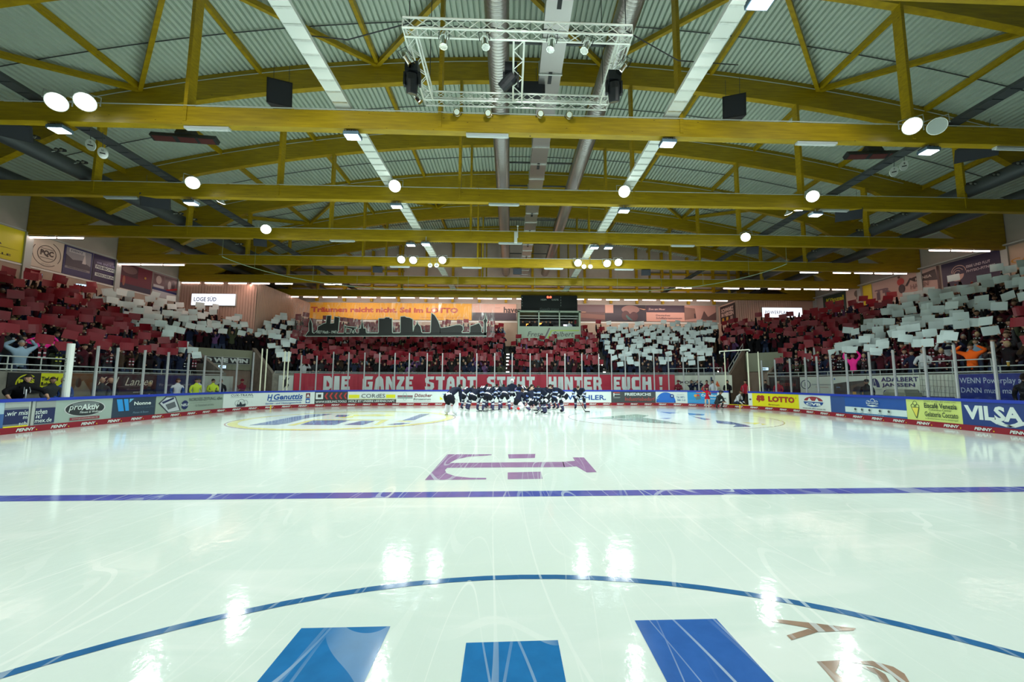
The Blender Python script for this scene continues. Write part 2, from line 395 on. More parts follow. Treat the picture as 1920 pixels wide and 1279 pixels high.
mark(1, BLUE_L, [[(RXL+.02, 5.91), (RXR-.02, 5.91), (RXR-.02, 6.20), (RXL+.02, 6.20)]])
mark(2, BLUE_L, [[(RXL+.02, -8.2), (RXR-.02, -8.2), (RXR-.02, -7.9), (RXL+.02, -7.9)]])
def ringpts(cx, cy, r, t, n=96, a0=0, a1=2*pi):
    return [[(cx+r*math.cos(a), cy+r*math.sin(a)), (cx+r*math.cos(e), cy+r*math.sin(e)), (cx+(r-t)*math.cos(e), cy+(r-t)*math.sin(e)), (cx+(r-t)*math.cos(a), cy+(r-t)*math.sin(a))]
            for a, e in [(a0+(a1-a0)*i/n, a0+(a1-a0)*(i+1)/n) for i in range(n)]]
CY = 6.055-7.0-.0
mark(3, BLUE_C, ringpts(.1, CY, 4.52, .075))
def ext(quad):   # the bars run on under the viewer
    (a, b_, c, d) = [g(*q) for q in quad]   # far left, far right, near right, near left
    f = lambda p, q: (q[0]+(q[0]-p[0])*1.2, q[1]+(q[1]-p[1])*1.2)
    return [a, b_, f(b_, c), f(a, d)]
mark(4, BLUE_P, [ext([(565, 1178.6), (732, 1175), (684, 1278), (483, 1278)])])
mark(5, BLUE_P, [ext([(874, 1206), (1046, 1201), (1061, 1278), (864, 1278)])])
mark(6, BLUE_Q, [ext([(1190, 1164), (1343, 1161), (1450, 1278), (1250, 1278)])])
q = lambda L: [g(960+x/2, 830+y/2) for x, y in L]
mark(7, BROWN, [q([(963, 660), (1130, 678), (1290, 698), (1280, 706), (1150, 712), (1105, 695), (975, 672)]), q([(1030, 724), (1110, 700), (1150, 710), (1048, 742)]),
                q([(1142, 822), (1230, 818), (1222, 845), (1212, 862), (1260, 902), (1212, 902), (1178, 862)]),
                q([(1262, 822), (1350, 820), (1430, 842), (1472, 868), (1492, 902), (1452, 902), (1420, 868), (1350, 838)]),
                q([(1300, 836), (1360, 846), (1400, 870), (1418, 902), (1385, 902), (1370, 872)])])
A = lambda x, y: g(400+x/3.43, 750+y/3.43)
B = lambda x, y: g(960+x/3.43, 750+y/3.43)
mark(8, PURP, [
    [A(1360, 516), A(1505, 350), A(1790, 350), A(1790, 356), A(1640, 366), A(1560, 384), A(1520, 406), A(1505, 437), A(1490, 452), A(1500, 472), A(1560, 492), A(1650, 501), A(1755, 502), A(1755, 512)],
    [A(1520, 406), B(0, 402), B(330, 399), B(340, 433), B(0, 434), A(1505, 437)],
    [B(325, 399), B(405, 392), B(390, 370), B(462, 370), B(545, 465), B(480, 467), B(415, 428), B(335, 433)],
    [A(1895, 350), B(150, 348), B(147, 374), A(1900, 377)], [A(1893, 467), B(187, 462), B(197, 508), A(1893, 511)]])
EC = RYE-9.95
mark(9, YEL_I, ringpts(-6.95, EC, 4.42, .32))
mark(10, mat('ice_thin_red', (.45, .25, .27), .15), ringpts(-6.95, EC, 4.52, .05), .0035)
mark(11, mat('ice_thin_grey', (.35, .30, .30), .15), ringpts(7.15, EC, 4.5, .05))
mark(12, NAVY_I, [[A(230, 163), A(520, 108), A(640, 92), A(770, 90), A(600, 118), A(480, 150), A(420, 160)],
                  [A(560, 160), A(640, 132), A(880, 130), A(780, 162)], [A(1115, 160), A(1200, 148), A(1270, 148), A(1200, 160)],
                  [A(1215, 133), A(1330, 92), A(1390, 90), A(1290, 130)], [A(780, 108), A(800, 96), A(880, 96), A(850, 110)],
                  [A(840, 160), A(960, 134), A(1040, 136), A(960, 162)]], .004)
mark(13, YEL_I, [[A(470, 165), A(640, 126), A(1130, 127), A(1060, 162), A(1030, 162), A(1080, 132), A(650, 132), A(520, 165)],
                 [A(900, 97), A(1060, 92), A(1170, 100), A(1060, 106), A(900, 104)], [A(1170, 138), A(1200, 133), A(1290, 138), A(1260, 142)],
                 [A(800, 112), A(900, 104), A(900, 112), A(830, 118)]], .003)
mark(14, GRN_I, [[B(640, 127), B(840, 112), B(930, 126), B(1100, 156), B(900, 148)], [B(480, 118), B(800, 92), B(880, 100), B(840, 112), B(620, 124)]])
mark(15, NAVY_I, [[B(940, 118), B(1030, 116), B(1000, 122)], [B(945, 76), B(1080, 84), B(1010, 88)], [B(1130, 84), B(1240, 92), B(1230, 100), B(1140, 98)],
                  [B(1150, 104), B(1280, 124), B(1240, 130)], [B(1310, 132), B(1400, 140), B(1500, 160), B(1540, 172), B(1420, 174), B(1440, 160), B(1320, 150)]])
mark(16, YEL_I, [[B(1480, 144), B(1600, 148), B(1560, 158)], [B(1600, 152), B(1640, 156), B(1610, 162)]])

# roof deck, real trapezoid profile
b = MB(); P = []; x = XL
while x < XR:
    z = top(x+.1)+.1
    P += [(x, z), (x+.125, z), (x+.14, z+.13), (x+.192, z+.13)]; x += .207
n = len(P); vs_ = []
for y in (YN, YF): vs_ += [(px_, y, z) for px_, z in P]
b.add(vs_, [(i, i+1, n+i+1, n+i) for i in range(n-1)], DECK); structure(b.build('ceiling'))
# cover above the deck so no daylight leaks in
b = MB()
for i in range(24):
    xa = XL+(XR-XL)*i/24; xb = XL+(XR-XL)*(i+1)/24; za, zb = top(xa)+.35, top(xb)+.35
    b.hexa([(xa, YN, za), (xb, YN, zb), (xb, YF+.2, zb), (xa, YF+.2, za), (xa, YN, za+.1), (xb, YN, zb+.1), (xb, YF+.2, zb+.1), (xa, YF+.2, za+.1)], DGREY)
structure(b.build('ceiling'))
# walls
def wall_box(name, *a, M=CLAD):
    b = MB(); b.box(*a, M); return structure(b.build(name))
wall_box('wall_left', XL-.2, XL, YN, YF, -.3, 11.25)
wall_box('wall_right', XR, XR+.2, YN, YF, -.3, 11.25)
wall_box('wall_back', XL-.2, XR+.2, YN-.2, YN, -.3, 15.6)
b = MB(); N = 40
for i in range(N):
    xa = XL+(XR-XL)*i/N; xb = XL+(XR-XL)*(i+1)/N
    b.hexa([(xa, YF, -.3), (xb, YF, -.3), (xb, YF+.2, -.3), (xa, YF+.2, -.3), (xa, YF, top(xa)+.3), (xb, YF, top(xb)+.3), (xb, YF+.2, top(xb)+.3), (xa, YF+.2, top(xa)+.3)], CLAD)
structure(b.build('wall_far'))
# concourse wall strip below the hung banners, ledges
b = MB()
b.box(XL, XL+.06, 2, 38.1, 7.28, 7.36, WHITEP); b.box(XL, XL+.05, 2, 38.1, 9.02, 9.08, GREYP); structure(b.build('trim_20'))
b = MB(); b.box(XR-.06, XR, 2, 38.1, 7.28, 7.36, WHITEP); b.box(XR-.3, XR, 2, 36, 9.02, 9.1, GREYP); structure(b.build('trim_21'))
b = MB(); b.box(XL+.1, XR-.1, YF-.05, YF, 7.20, 7.30, WHITEP); b.box(XL+.1, XR-.1, YF-.05, YF, 9.02, 9.06, GREYP); structure(b.build('trim_22'))
b = MB(); b.box(XL, XL+.03, 2, 38.1, 4, 7.28, CREAM); b.box(XR-.03, XR, 2, 38.1, 4, 7.28, CREAM); b.box(XL+.1, XR-.1, YF-.03, YF, 4, 7.20, CREAM); structure(b.build('trim_23'))
# gable posts and rails of dark wood
b = MB()
for i in range(-9, 10):
    x = XH+i*2.5+.6; b.box(x-.11, x+.11, YF-.28, YF, 9.05 if abs(i) < 99 else 0, top(x)+.05, WOOD)
b.box(XL, XR, YF-.2, YF, 10.35, 10.5, WOOD)
b.box(XL, -10, YF-.2, YF, 11.9, 12.05, WOOD); b.box(13, XR, YF-.2, YF, 11.9, 12.05, WOOD)
structure(b.build('trim_24'))
# side wall columns
for i, (X_, sg) in enumerate(((XL, 1), (XR, -1))):
    for y in TY[2:]:
        b = MB(); b.box(min(X_, X_+sg*.12), max(X_, X_+sg*.12), y-.16, y+.16, 4.6, 9.0, GREYP); structure(b.build('trim_%d' % (26+i)))

# trusses
def truss(y, k):
    t = empty('roof_truss', (XH, y, BZ)); B_ = MB(); n = 64; W = .12
    pl = []
    for i in range(n+1):
        u = -25.55+51.1*i/n; zt = top(XH+u)+.1; a = abs(u)
        zb = 14.2-.0064*u*u
        if a > 18.2: zb = min(zb, 12.08-(a-18.2)*.56)
        zb = max(zb, BZ+BT-.02) if a > 22.9 else zb
        pl.append((u, zb-BZ, zt-BZ))
    vs_ = []
    for u, zb, zt in pl: vs_ += [(u, -W, zb), (u, W, zb), (u, W, zt), (u, -W, zt)]
    F = []
    for i in range(n):
        a = 4*i; c = a+4; F += [(a, c, c+1, a+1), (a+1, c+1, c+2, a+2), (a+2, c+2, c+3, a+3), (a+3, c+3, c, a)]
    F += [(0, 1, 2, 3), (4*n+3, 4*n+2, 4*n+1, 4*n)]
    B_.add(vs_, F, WOOD); B_.build('arch', t)
    B_ = MB(); B_.box(-25.55, 25.55, -W, W, 0, BT, WOOD); B_.build('tie_beam', t)
    for u in (-17.85, -10.75, -3.57, 3.57, 10.75, 17.85):
        B_ = MB(); B_.box(u-.05, u+.05, -W-.03, W+.03, BT*.2, 14.25-.0064*u*u-BZ, WOOD); B_.build('hanger', t)
    names = ['first', 'second', 'third', 'fourth', 'fifth', 'sixth']
    lab = 'curved timber roof truss with tie beam, the %s in front of the viewer' % names[k-3] if k >= 3 else 'curved timber roof truss with tie beam above and behind the viewer'
    tag(t, lab, 'roof truss', 'timber roof trusses'); return t
for k, y in enumerate(TY): truss(y, k)
# purlins and wind bracing between the arches
for i in range(10):
    u = -21.15+4.7*i; x = XH+u; z = top(x)-.02
    b = MB(); b.box(x-.07, x+.07, YN, YF, z-.12, z+.1, WOOD)
    o = b.build('purlin'); structure(rebase(o, (x, YN, z)))
for ya, yb in ((TY[3], TY[4]), (TY[6], TY[7]), (TY[0], TY[1])):
    for u in (-16.45, -7.05, 2.35, 11.75):
        for du in (-4.7, 4.7):
            p = Vector((XH+u, yb-.1, top(XH+u)-.1)); q_ = Vector((XH+u+du, ya+.1, top(XH+u+du)-.1))
            b = MB(); b.bar(p, q_, .14, .2, WOOD); o = b.build('wind_brace'); structure(rebase(o, p))
# thin conduits along arches
for y in TY[3:]:
    b = MB(); b.tube([(XH+u, y-.15, top(XH+u)-.12) for u in np.linspace(-20, 20, 30)], .018, GREYP, 5); structure(b.build('trim_30'))
    b = MB(); b.tube([(XH+u, y-1.9, top(XH+u)+.05) for u in np.linspace(-23, 23, 30)], .02, DGREY, 5); structure(b.build('trim_31'))
    b = MB(); b.tube([(x, y-.14, BZ+BT+.02) for x in np.linspace(-18, 21, 8)], .016, GREYP, 5); structure(b.build('trim_32'))

# ducts and trays
def duct(x, z, r, label, name='air_duct', y0=YN+.3, y1=YF-.4, M=DUCT, ribs=True):
    b = MB(); ys = []; rs = []
    y = y0
    while y < y1:
        ys += [y, y+.085, y+.1, y+.115] if ribs else [y]; rs += [r, r, r+.008, r] if ribs else [r]; y += .12 if ribs else 2.0
    b.tube([(x, yy, z) for yy in ys], rs, M, 20)
    o = b.build(name, smooth=True); rebase(o, (x, 0, z)); return tag(o, label, 'air duct')
duct(-.42, 11.9, .34, 'round silver ventilation duct under the roof, left of the flat central duct')
duct(3.25, 11.9, .34, 'round silver ventilation duct under the roof, right of the flat central duct')
duct(-16.9, 9.8, .3, 'dark round pipe under the roof above the left stand, inner one of two', M=DGREY, ribs=False)
duct(-20.6, 9.95, .26, 'dark round pipe under the roof above the left stand, outer one of two', M=DGREY, ribs=False)
duct(19.6, 9.8, .3, 'dark round pipe under the roof above the right stand, inner one of two', M=DGREY, ribs=False)
duct(22.9, 9.95, .26, 'dark round pipe under the roof above the right stand, outer one of two', M=DGREY, ribs=False)
t = empty('flat_duct', (1.28, 0, 11.9)); b = MB(); y = YN+.3; k = 0
while y < YF-.5:
    b.box(-.36, .36, y, y+1.35, -.2, .2, DUCT); b.box(-.39, .39, y+1.35, y+1.40, -.24, .24, STEEL); y += 1.40; k += 1
b.build('duct_body', t)
for y in np.arange(1.2, 36, 2.8):
    b = MB(); b.box(-.06, .06, y, y+.5, -.225, -.2, DARK); b.build('air_outlet', t)
for y in np.arange(2.4, 36, 4.677/2):
    b = MB(); b.box(-1.5, 2.0, y, y+.07, .24, .3, DGREY); b.build('support_rail', t)
tag(t, 'flat rectangular silver air duct with flanged joints between the two round ducts', 'air duct')
def tray(x, z, wd, label, M=WHITEP, pitch=.42):
    t = empty('cable_tray', (x, 0, z)); b = MB()
    b.box(-wd/2, wd/2, YN+.3, YF-.4, 0, .012, M); b.box(-wd/2-.015, -wd/2, YN+.3, YF-.4, -.01, .09, M); b.box(wd/2, wd/2+.015, YN+.3, YF-.4, -.01, .09, M)
    y = YN+.5
    while y < YF-.5: b.box(-wd/2, wd/2, y, y+.05, -.02, .001, STEEL if M is WHITEP else M); y += pitch
    b.build('tray_bottom', t)
    b = MB()
    for r in (-.1, 0, .08): b.tube([(r+wd*.25, YN+.4, .04), (r+wd*.25, YF-.5, .04)], .025, DARK, 6)
    b.build('cable', t); tag(t, label, 'cable tray')
tray(-4.86, 9.5, .40, 'white slotted cable tray lying on the tie beams, left of the ducts')
tray(4.78, 9.5, .40, 'white slotted cable tray lying on the tie beams, right of the ducts')
tray(-13.4, 9.5, .35, 'dark cable tray lying on the tie beams above the left boards', DGREY)
tray(13.6, 9.5, .35, 'dark cable tray lying on the tie beams above the right boards', DGREY)
# ---------------------------------------------------------------- boards round the ice
NAVY = flat(20, 35, 85); BLUE = flat(20, 55, 175); RED = flat(150, 15, 40); WHT = flat(215, 228, 225); BLK = flat(18, 22, 26); YEL = flat(225, 225, 30)
DG = flat(52, 60, 64); OFFW = flat(190, 205, 195); MARO = flat(110, 30, 50)
KZ, BZ1, BH = .195, .965, 1.063
S_GATE0, S_GATE1 = s_at(1366), s_at(1403)
sa, sb = .02, float(SS[-1])-.02
def strip(s0, s1, v0, v1, w0, w1, M, b):
    n = max(1, int((s1-s0)/.3)); P = []; F = []
    for i in range(n+1):
        s_ = s0+(s1-s0)*i/n; P += [onpath(s_, v0, w1), onpath(s_, v1, w1), onpath(s_, v1, w0), onpath(s_, v0, w0)]
    for i in range(n):
        a = 4*i; c = a+4; F += [(a, c, c+1, a+1), (a+1, c+1, c+2, a+2), (a+2, c+2, c+3, a+3), (a+3, c+3, c, a)]
    F += [(0, 1, 2, 3), (4*n+3, 4*n+2, 4*n+1, 4*n)]
    b.add(P, F, M)
REDK = flat(140, 10, 36); 
kick = Sheet(lambda u, v, w: onpath(u, v, w+.02)); 
strip(sa, sb, 0, KZ, -.12, .018, REDK, kick.b)
b_ = kick
per = s_at(97)-s_at(32); s0 = s_at(32)
k = int((s0-sa)/per); s_ = s0-k*per; yel = flat(235, 215, 20)
while s_+per < sb:
    b_.lv = 1; b_.text('PENNY', s_, s_+per*.535, .045, .145, WHT, .04, .3); b_.disc(s_+per*.575, .06, .018, .018, yel, 10); s_ += per
o = kick.b.build('kick_plate'); tag(o, 'dark red kick strip with repeated white lettering along the foot of the boards', 'kick plate')
b = MB(); strip(sa, S_GATE0, BZ1, BH, -.14, .03, BLUE, b); strip(S_GATE1, sb, BZ1, BH, -.14, .03, BLUE, b)
o = b.build('top_rail'); tag(o, 'bright blue top rail running along the upper edge of the rink boards', 'rail')
for px in (508, 1387):
    s_ = s_at(px); b = MB(); strip(s_-.03, s_+.03, 0, KZ+.03, .02, .03, yel, b); tag(b.build('yellow_marker'), 'yellow upright mark on the red kick strip %s' % ('of the left corner' if px < 900 else 'in front of the open gate'), 'marker')
b = MB(); strip(S_GATE0, S_GATE1, KZ, KZ+.03, -.14, .03, yel, b); tag(b.build('gate_sill'), 'yellow sill across the open gate in the right corner', 'sill')

class Ad(Sheet):
    def __init__(s, px0, px1, M, label, s0=None, s1=None):
        super().__init__(lambda u, v, w: onpath(s.S0+(s.S1-s.S0)*u, KZ+(BZ1-KZ)*v, w))
        s.S0 = s_at(px0) if s0 is None else s0; s.S1 = s_at(px1) if s1 is None else s1; s.label = label; s.px0, s.px1 = px0, px1
        s.n = max(2, int((s.S1-s.S0)/.14))
        s.asp = (s.S1-s.S0)/(BZ1-KZ)
        P = []; F = []; n = s.n
        for i in range(n+1):
            u = i/n; P += [s.fn(u, 0, 0), s.fn(u, 1, 0), s.fn(u, 1, -.1), s.fn(u, 0, -.1)]
        for i in range(n):
            a = 4*i; c = a+4; F += [(a, c, c+1, a+1), (a+1, c+1, c+2, a+2), (a+2, c+2, c+3, a+3), (a+3, c+3, c, a)]
        F += [(0, 1, 2, 3), (4*n+3, 4*n+2, 4*n+1, 4*n)]
        s.b.add(P, F, M); s.lv = 1
    def p(s, px): return (s_at(px)-s.S0)/(s.S1-s.S0)
    def done(s):
        o = s.b.build('board_panel'); tag(o, s.label, 'rink board'); return o
    def R(s, u0, u1, v0, v1, M): return s.rect(u0, u1, v0, v1, M, n=s.n)
    def circ(s, u, v, r, M, n=20): return s.disc(u, v, r/s.asp, r, M, n)
    def cring(s, u, v, r, t, M, n=24, a0=0, a1=2*pi):
        w = (s.lv*.003+.003); s.lv += 1; P = []; F = []
        for i in range(n+1):
            a = a0+(a1-a0)*i/n; P += [s.fn(u+r*math.cos(a)/s.asp, v+r*math.sin(a), w), s.fn(u+(r-t)*math.cos(a)/s.asp, v+(r-t)*math.sin(a), w)]
        for i in range(n): F.append((2*i, 2*i+2, 2*i+3, 2*i+1))
        s.b.add(P, F, M); return s

first = s_at(7)
a = Ad(0, 7, flat(170, 200, 215), 'light blue and white rink board left of the gate, at the picture edge', s0=first-2.4, s1=first)
a.R(0, 1, 0, .55, flat(60, 100, 160)); a.text('Meer', .3, .95, .3, .6, WHT); a.done()
a = Ad(0, 7, WHT, 'plain white rink boards running on behind the viewer on the left', s0=.05, s1=first-2.42); a.done()
a = Ad(7, 53, flat(130, 140, 145), 'navy and silver gate leaf with white handwriting, left half beside the open slit')
a.R(0, 1, .12, .70, NAVY); a.R(0, 1, .78, 1, flat(165, 175, 172)); a.text('.wir mis', .05, .97, .46, .64, WHT, .012, .1); a.text('m', .78, .96, .3, .4, WHT, .012); a.text('sch', .62, .95, .06, .2, WHT, .012, .1); a.R(0, 1, 0, .05, yel); a.done()
a = Ad(66, 103, flat(120, 130, 135), 'navy and silver gate leaf with white handwriting, right half beside the open slit')
a.R(0, 1, .06, .70, NAVY); a.R(0, 1, .72, .98, flat(150, 158, 156)); a.text('schen', 0, .58, .45, .66, WHT, .012, .1); a.text('it!', .03, .35, .28, .44, WHT, .012, .1); a.text('mex.de', 0, .85, .1, .28, WHT, .012, .1); a.done()
b = MB(); g0, g1 = s_at(53), s_at(66)
strip(g0, g0+(g1-g0)*.22, KZ, BZ1, -.13, .005, GREYP, b); strip(g0+(g1-g0)*.55, g1, KZ, BZ1, -.13, -.01, GREYP, b); strip(g0, g1, KZ, BZ1, -.16, -.13, BLK, b); tag(b.build('gate_slit'), 'grey steel edges and dark slit between the two gate leaves', 'gate')
a = Ad(103, 210, flat(158, 178, 170), 'pale grey green rink board with a dark oval and a red pill')
a.disc(.5, .58, .36, .36, flat(200, 205, 205), 40); a.disc(.5, .58, .34, .33, flat(38, 46, 50), 40); a.disc(.5, .76, .24, .12, flat(110, 122, 125), 24)
a.text('pro', .21, .43, .44, .72, WHT, .005, .2); a.text('Aktiv', .42, .74, .5, .78, WHT, .03, .1); a.text('Fitness & Wellness', .4, .8, .36, .46, WHT, .01, .15)
a.R(.24, .76, .07, .19, flat(140, 45, 60)); a.text('www.proaktivfitness.de', .27, .73, .09, .17, flat(190, 190, 185)); a.done()
a = Ad(210, 291, flat(34, 56, 78), 'slate blue rink board with two light blue bars')
a.poly([(.08, .93), (.20, .93), (.26, .32), (.14, .32)], flat(40, 150, 225)); a.poly([(.23, .93), (.33, .93), (.37, .32), (.29, .32)], flat(40, 150, 225)); a.poly([(.36, .93), (.46, .93), (.36, .72)], flat(110, 180, 215))
a.text('Nonne', .47, .88, .58, .77, WHT, .03); a.text('WENCKE GRUPPE', .48, .95, .4, .5, flat(70, 95, 115), 0); a.text('Planen & Bauen', .46, .83, .15, .25, flat(120, 150, 170), 0, .1); a.done()
a = Ad(292, 418, flat(150, 168, 155), 'grey green rink board with a tilted phone and a dark blue round badge')
a.poly([(.03, .6), (.12, .98), (.25, .95), (.34, .1), (.16, .02)], flat(60, 66, 80)); a.poly([(.05, .6), (.13, .92), (.24, .9), (.32, .12), (.17, .06)], flat(190, 200, 205))
a.poly([(.07, .66), (.22, .9), (.235, .82), (.09, .56)], NAVY); a.poly([(.12, .5), (.24, .66), (.27, .35), (.16, .2)], flat(90, 98, 105)); a.circ(.39, .42, .27, flat(22, 40, 92)); a.text('NEU!', .335, .445, .34, .5, WHT, .02, .1)
a.text('NORDSEE-ZEITUNG', .45, .87, .62, .82, flat(70, 84, 84), .004); a.text('.de', .875, .98, .62, .82, flat(70, 84, 84), .004); a.text('Für Bremerhaven und ümzu', .55, .85, .26, .4, flat(100, 115, 110), 0); a.R(.46, .8, .5, .51, flat(110, 120, 115)); a.done()
a = Ad(418.5, 491, WHT, 'white rink board with dark lettering over a small drawn rink')
a.text('CUX-TRAWL', .2, .78, .78, .94, flat(50, 62, 84), .015, 0, 1.1); a.text('Netzherstellung', .2, .78, .68, .74, flat(110, 120, 130)); a.cring(.48, .3, .28, .025, flat(100, 110, 120)); a.cring(.38, .3, .2, .02, flat(120, 130, 140)); a.cring(.58, .3, .2, .02, flat(120, 130, 140))
a.poly([(.36, .05), (.58, .05), (.6, .25), (.5, .2), (.46, .42), (.42, .2), (.37, .24)], flat(40, 50, 60)); a.done()
a = Ad(491, 590, WHT, 'white rink board with large blue underlined lettering')
LB = flat(20, 80, 160)
a.text('H', .10, .20, .38, .86, LB, .03, .2); a.text('Genuttis', .22, .77, .42, .88, LB, .03, .2); a.R(.13, .76, .31, .37, LB); a.text('Sanitär- und Heizungstechnik', .07, .75, .06, .23, LB, .01, .15)
a.R(.83, .91, .52, .9, MARO); a.poly([(.84, .6), (.87, .85), (.9, .6)], WHT); a.R(.83, .91, .1, .48, LB); a.disc(.87, .25, .03, .1, WHT); a.done()
a = Ad(590, 652, flat(42, 48, 50), 'dark grey rink board with a white square and red chevrons')
a.R(.03, .25, .38, .92, WHT); a.R(.09, .19, .52, .78, flat(42, 48, 50))
for i in range(5):
    x = .29+.145*i; a.poly([(x, .62), (x+.06, .9), (x+.11, .9), (x+.055, .62), (x+.11, .36), (x+.06, .36)], flat(175, 50, 50))
a.text('WWW.KIESLING.TOOLS', .03, .97, .06, .25, WHT, .02); a.done()
a = Ad(652, 743, WHT, 'white rink board with yellow blocks beside thin dark lettering')
a.R(.02, .23, .42, .72, YEL); a.R(.78, .98, .42, .72, YEL); a.text('CORdES', .27, .76, .44, .78, flat(45, 50, 52), 0); a.R(0, 1, .0, .3, flat(50, 52, 54)); a.text('HOLZ IST UNSERE LEIDENSCHAFT.', .02, .98, .06, .25, WHT, .02); a.R(0, 1, .33, .35, YEL); a.done()
a = Ad(743, 824, WHT, 'white rink board with a maroon double bar and green clip')
a.R(.03, .38, .52, .64, flat(120, 60, 75)); a.R(.03, .38, .40, .47, flat(75, 85, 90)); a.ring(.2, .55, .05, .35, .012, flat(120, 170, 165)); a.text('Döscher', .42, .83, .5, .8, flat(120, 50, 65), .02, .2); a.text('Bürozentrum', .40, .80, .24, .4, flat(60, 70, 75), .01, .15); a.R(.4, .8, .12, .14, flat(130, 170, 165)); a.done()
a = Ad(824, 1146, WHT, 'long white rink board behind the players with large blue lettering at its right end')
a.poly([(a.p(829), .78), (a.p(838), .78), (a.p(838), .55)], flat(30, 110, 190)); a.poly([(a.p(825), .55), (a.p(831), .3), (a.p(825), .25)], YEL)
a.text('WÖHLER.', a.p(1064), a.p(1136), .24, .78, flat(30, 75, 150), .025); a.done()
a = Ad(1146, 1229.5, flat(66, 72, 75), 'grey rink board with white and red lettering and a white bracket')
a.R(.05, .2, .86, .93, flat(200, 80, 75)); a.R(.05, .2, .72, .77, WHT); a.R(.05, .07, .55, .86, WHT); a.text('Industriebedarf', .05, .2, .42, .5, WHT, 0); a.text('FRIEDRICHS', .31, .9, .62, .88, WHT, .03); a.text('Industriebedarf', .31, .98, .16, .5, flat(175, 75, 70), .01, .1); a.done()
a = Ad(1229.5, 1289, WHT, 'white rink board with a blue half round picture and a phone number')
a.disc(.32, .04, .31, .9, flat(20, 105, 200), 30, 0, pi); a.line([(.04, .35), (.2, .62), (.36, .8)], .05, flat(120, 185, 225)); a.R(.02, .62, .03, .14, flat(20, 50, 120))
for i in range(3): a.R(.26+.085*i, .32+.085*i, .14, .5-.08*i, flat(20, 50, 120))
a.circ(.52, .62, .17, flat(20, 50, 130)); a.circ(.52, .62, .08, flat(170, 205, 225)); a.text('Klempnerei', .68, .9, .72, .78, flat(130, 150, 160)); a.text('Tel. 0471-', .66, .93, .44, .62, flat(60, 110, 160), .005); a.text('944 11-0', .68, .93, .18, .36, flat(60, 110, 160), .005); a.done()
a = Ad(1289, 1345, flat(25, 145, 210), 'light blue rink board with a drawn cart, behind the small skater')
a.poly([(.22, .7), (.42, .78), (.45, .4), (.3, .3)], flat(90, 120, 125)); a.disc(.28, .68, .06, .12, flat(220, 160, 50), 12); a.disc(.36, .72, .05, .1, flat(190, 60, 60), 12); a.text('Columbus', .47, .98, .62, .84, WHT, .03)
a.text('Center', .6, .95, .38, .54, WHT, .01); a.R(.3, .5, .93, 1, flat(220, 120, 60)); a.R(.5, .8, .93, 1, flat(220, 210, 60)); a.R(.8, 1, .93, 1, flat(100, 50, 140))
for v in (.1, .18, .26): a.line([(0, v), (.3, v+.04), (.6, v-.02), (1, v+.05)], .015, flat(130, 200, 230))
a.done()
a = Ad(1345, 1366, WHT, 'white rink board end with small dark lettering at the open gate'); a.text('www.', .05, .85, .42, .56, flat(50, 80, 90), .01); a.done()
a = Ad(1403, 1410.5, WHT, 'narrow white rink board with a small round sign beside the open gate'); a.ring(.5, .5, .3, .07, .12, flat(90, 100, 105), 14); a.done()
a = Ad(1410.5, 1498, flat(228, 222, 20), 'yellow rink board with red lettering and a red clover leaf')
LR = flat(165, 50, 35)
for dx, dz in ((-.035, .1), (.035, .1), (-.045, -.08), (.04, -.08)): a.disc(.17+dx, .62+dz, .042, .13, LR, 14)
a.line([(.16, .5), (.13, .3)], .02, LR); a.text('LOTTO', .33, .90, .38, .80, LR, .05); a.text('Bremen', .33, .56, .12, .24, flat(150, 120, 30)); a.ring(.94, .74, .012, .05, .006, LR, 12); a.done()
a = Ad(1498, 1557.5, WHT, 'white rink board with a red and blue bird shaped lettering')
a.disc(.48, .6, .3, .3, flat(150, 50, 60), 24, 0, pi); a.R(.15, .82, .56, .62, WHT); a.poly([(.3, .62), (.36, .82), (.44, .62)], WHT); a.poly([(.54, .62), (.6, .82), (.66, .62)], WHT); a.disc(.48, .56, .31, .32, flat(30, 75, 150), 24, pi, 2*pi); a.text('CVB', .25, .72, .32, .5, WHT, .05); a.text('www.cvb-elbe-weser.de', .13, .85, .08, .17, flat(60, 70, 80)); a.done()
a = Ad(1557.5, 1584.5, flat(42, 78, 140), 'plain mid blue rink board between the bird lettering and the cloud logo'); a.done()
a = Ad(1584.5, 1700, flat(25, 80, 160), 'blue rink board with a white band of small logos and a cloud drawing')
a.R(0, 1, .1, .42, flat(205, 225, 225)); a.R(0, 1, 0, .1, flat(40, 95, 150))
for u_, v_, r_ in ((.42, .72, .1), (.5, .8, .12), (.56, .74, .09)): a.circ(u_, v_, r_*1.25, WHT)
for u_, v_, r_ in ((.42, .72, .1), (.5, .8, .12), (.56, .74, .09)): a.circ(u_, v_, r_, flat(25, 80, 160))
a.R(.40, .6, .68, .76, flat(25, 80, 160)); a.text('Wir machen', .42, .57, .74, .8, WHT); a.text('Bremerhaven', .40, .6, .66, .72, WHT, .02); a.poly([(.4, .56), (.5, .6), (.6, .56), (.5, .5)], WHT)
for i, u_ in enumerate((.2, .32, .45, .62, .76)): a.circ(u_, .3, .07, flat(70, 80, 85)); a.text('logo'[:3], u_-.03, u_+.03, .16, .2, flat(130, 140, 145)) if 0 else a.R(u_-.03, u_+.03, .16, .18, flat(130, 140, 145))
a.text('www.erlebnis-bremerhaven.de', .32, .68, .02, .08, flat(170, 200, 215)); a.done()
a = Ad(1700, 1804, flat(205, 222, 125), 'pale yellow green rink board with a drawn ice cream cone')
OL = flat(40, 62, 45)
a.cring(.175, .82, .11, .025, OL); a.cring(.13, .68, .1, .025, OL); a.cring(.22, .68, .1, .025, OL); a.poly([(.10, .62), (.26, .62), (.205, .1), (.185, .1)], OL); a.poly([(.115, .6), (.245, .6), (.2, .16), (.19, .16)], flat(225, 215, 90)); 
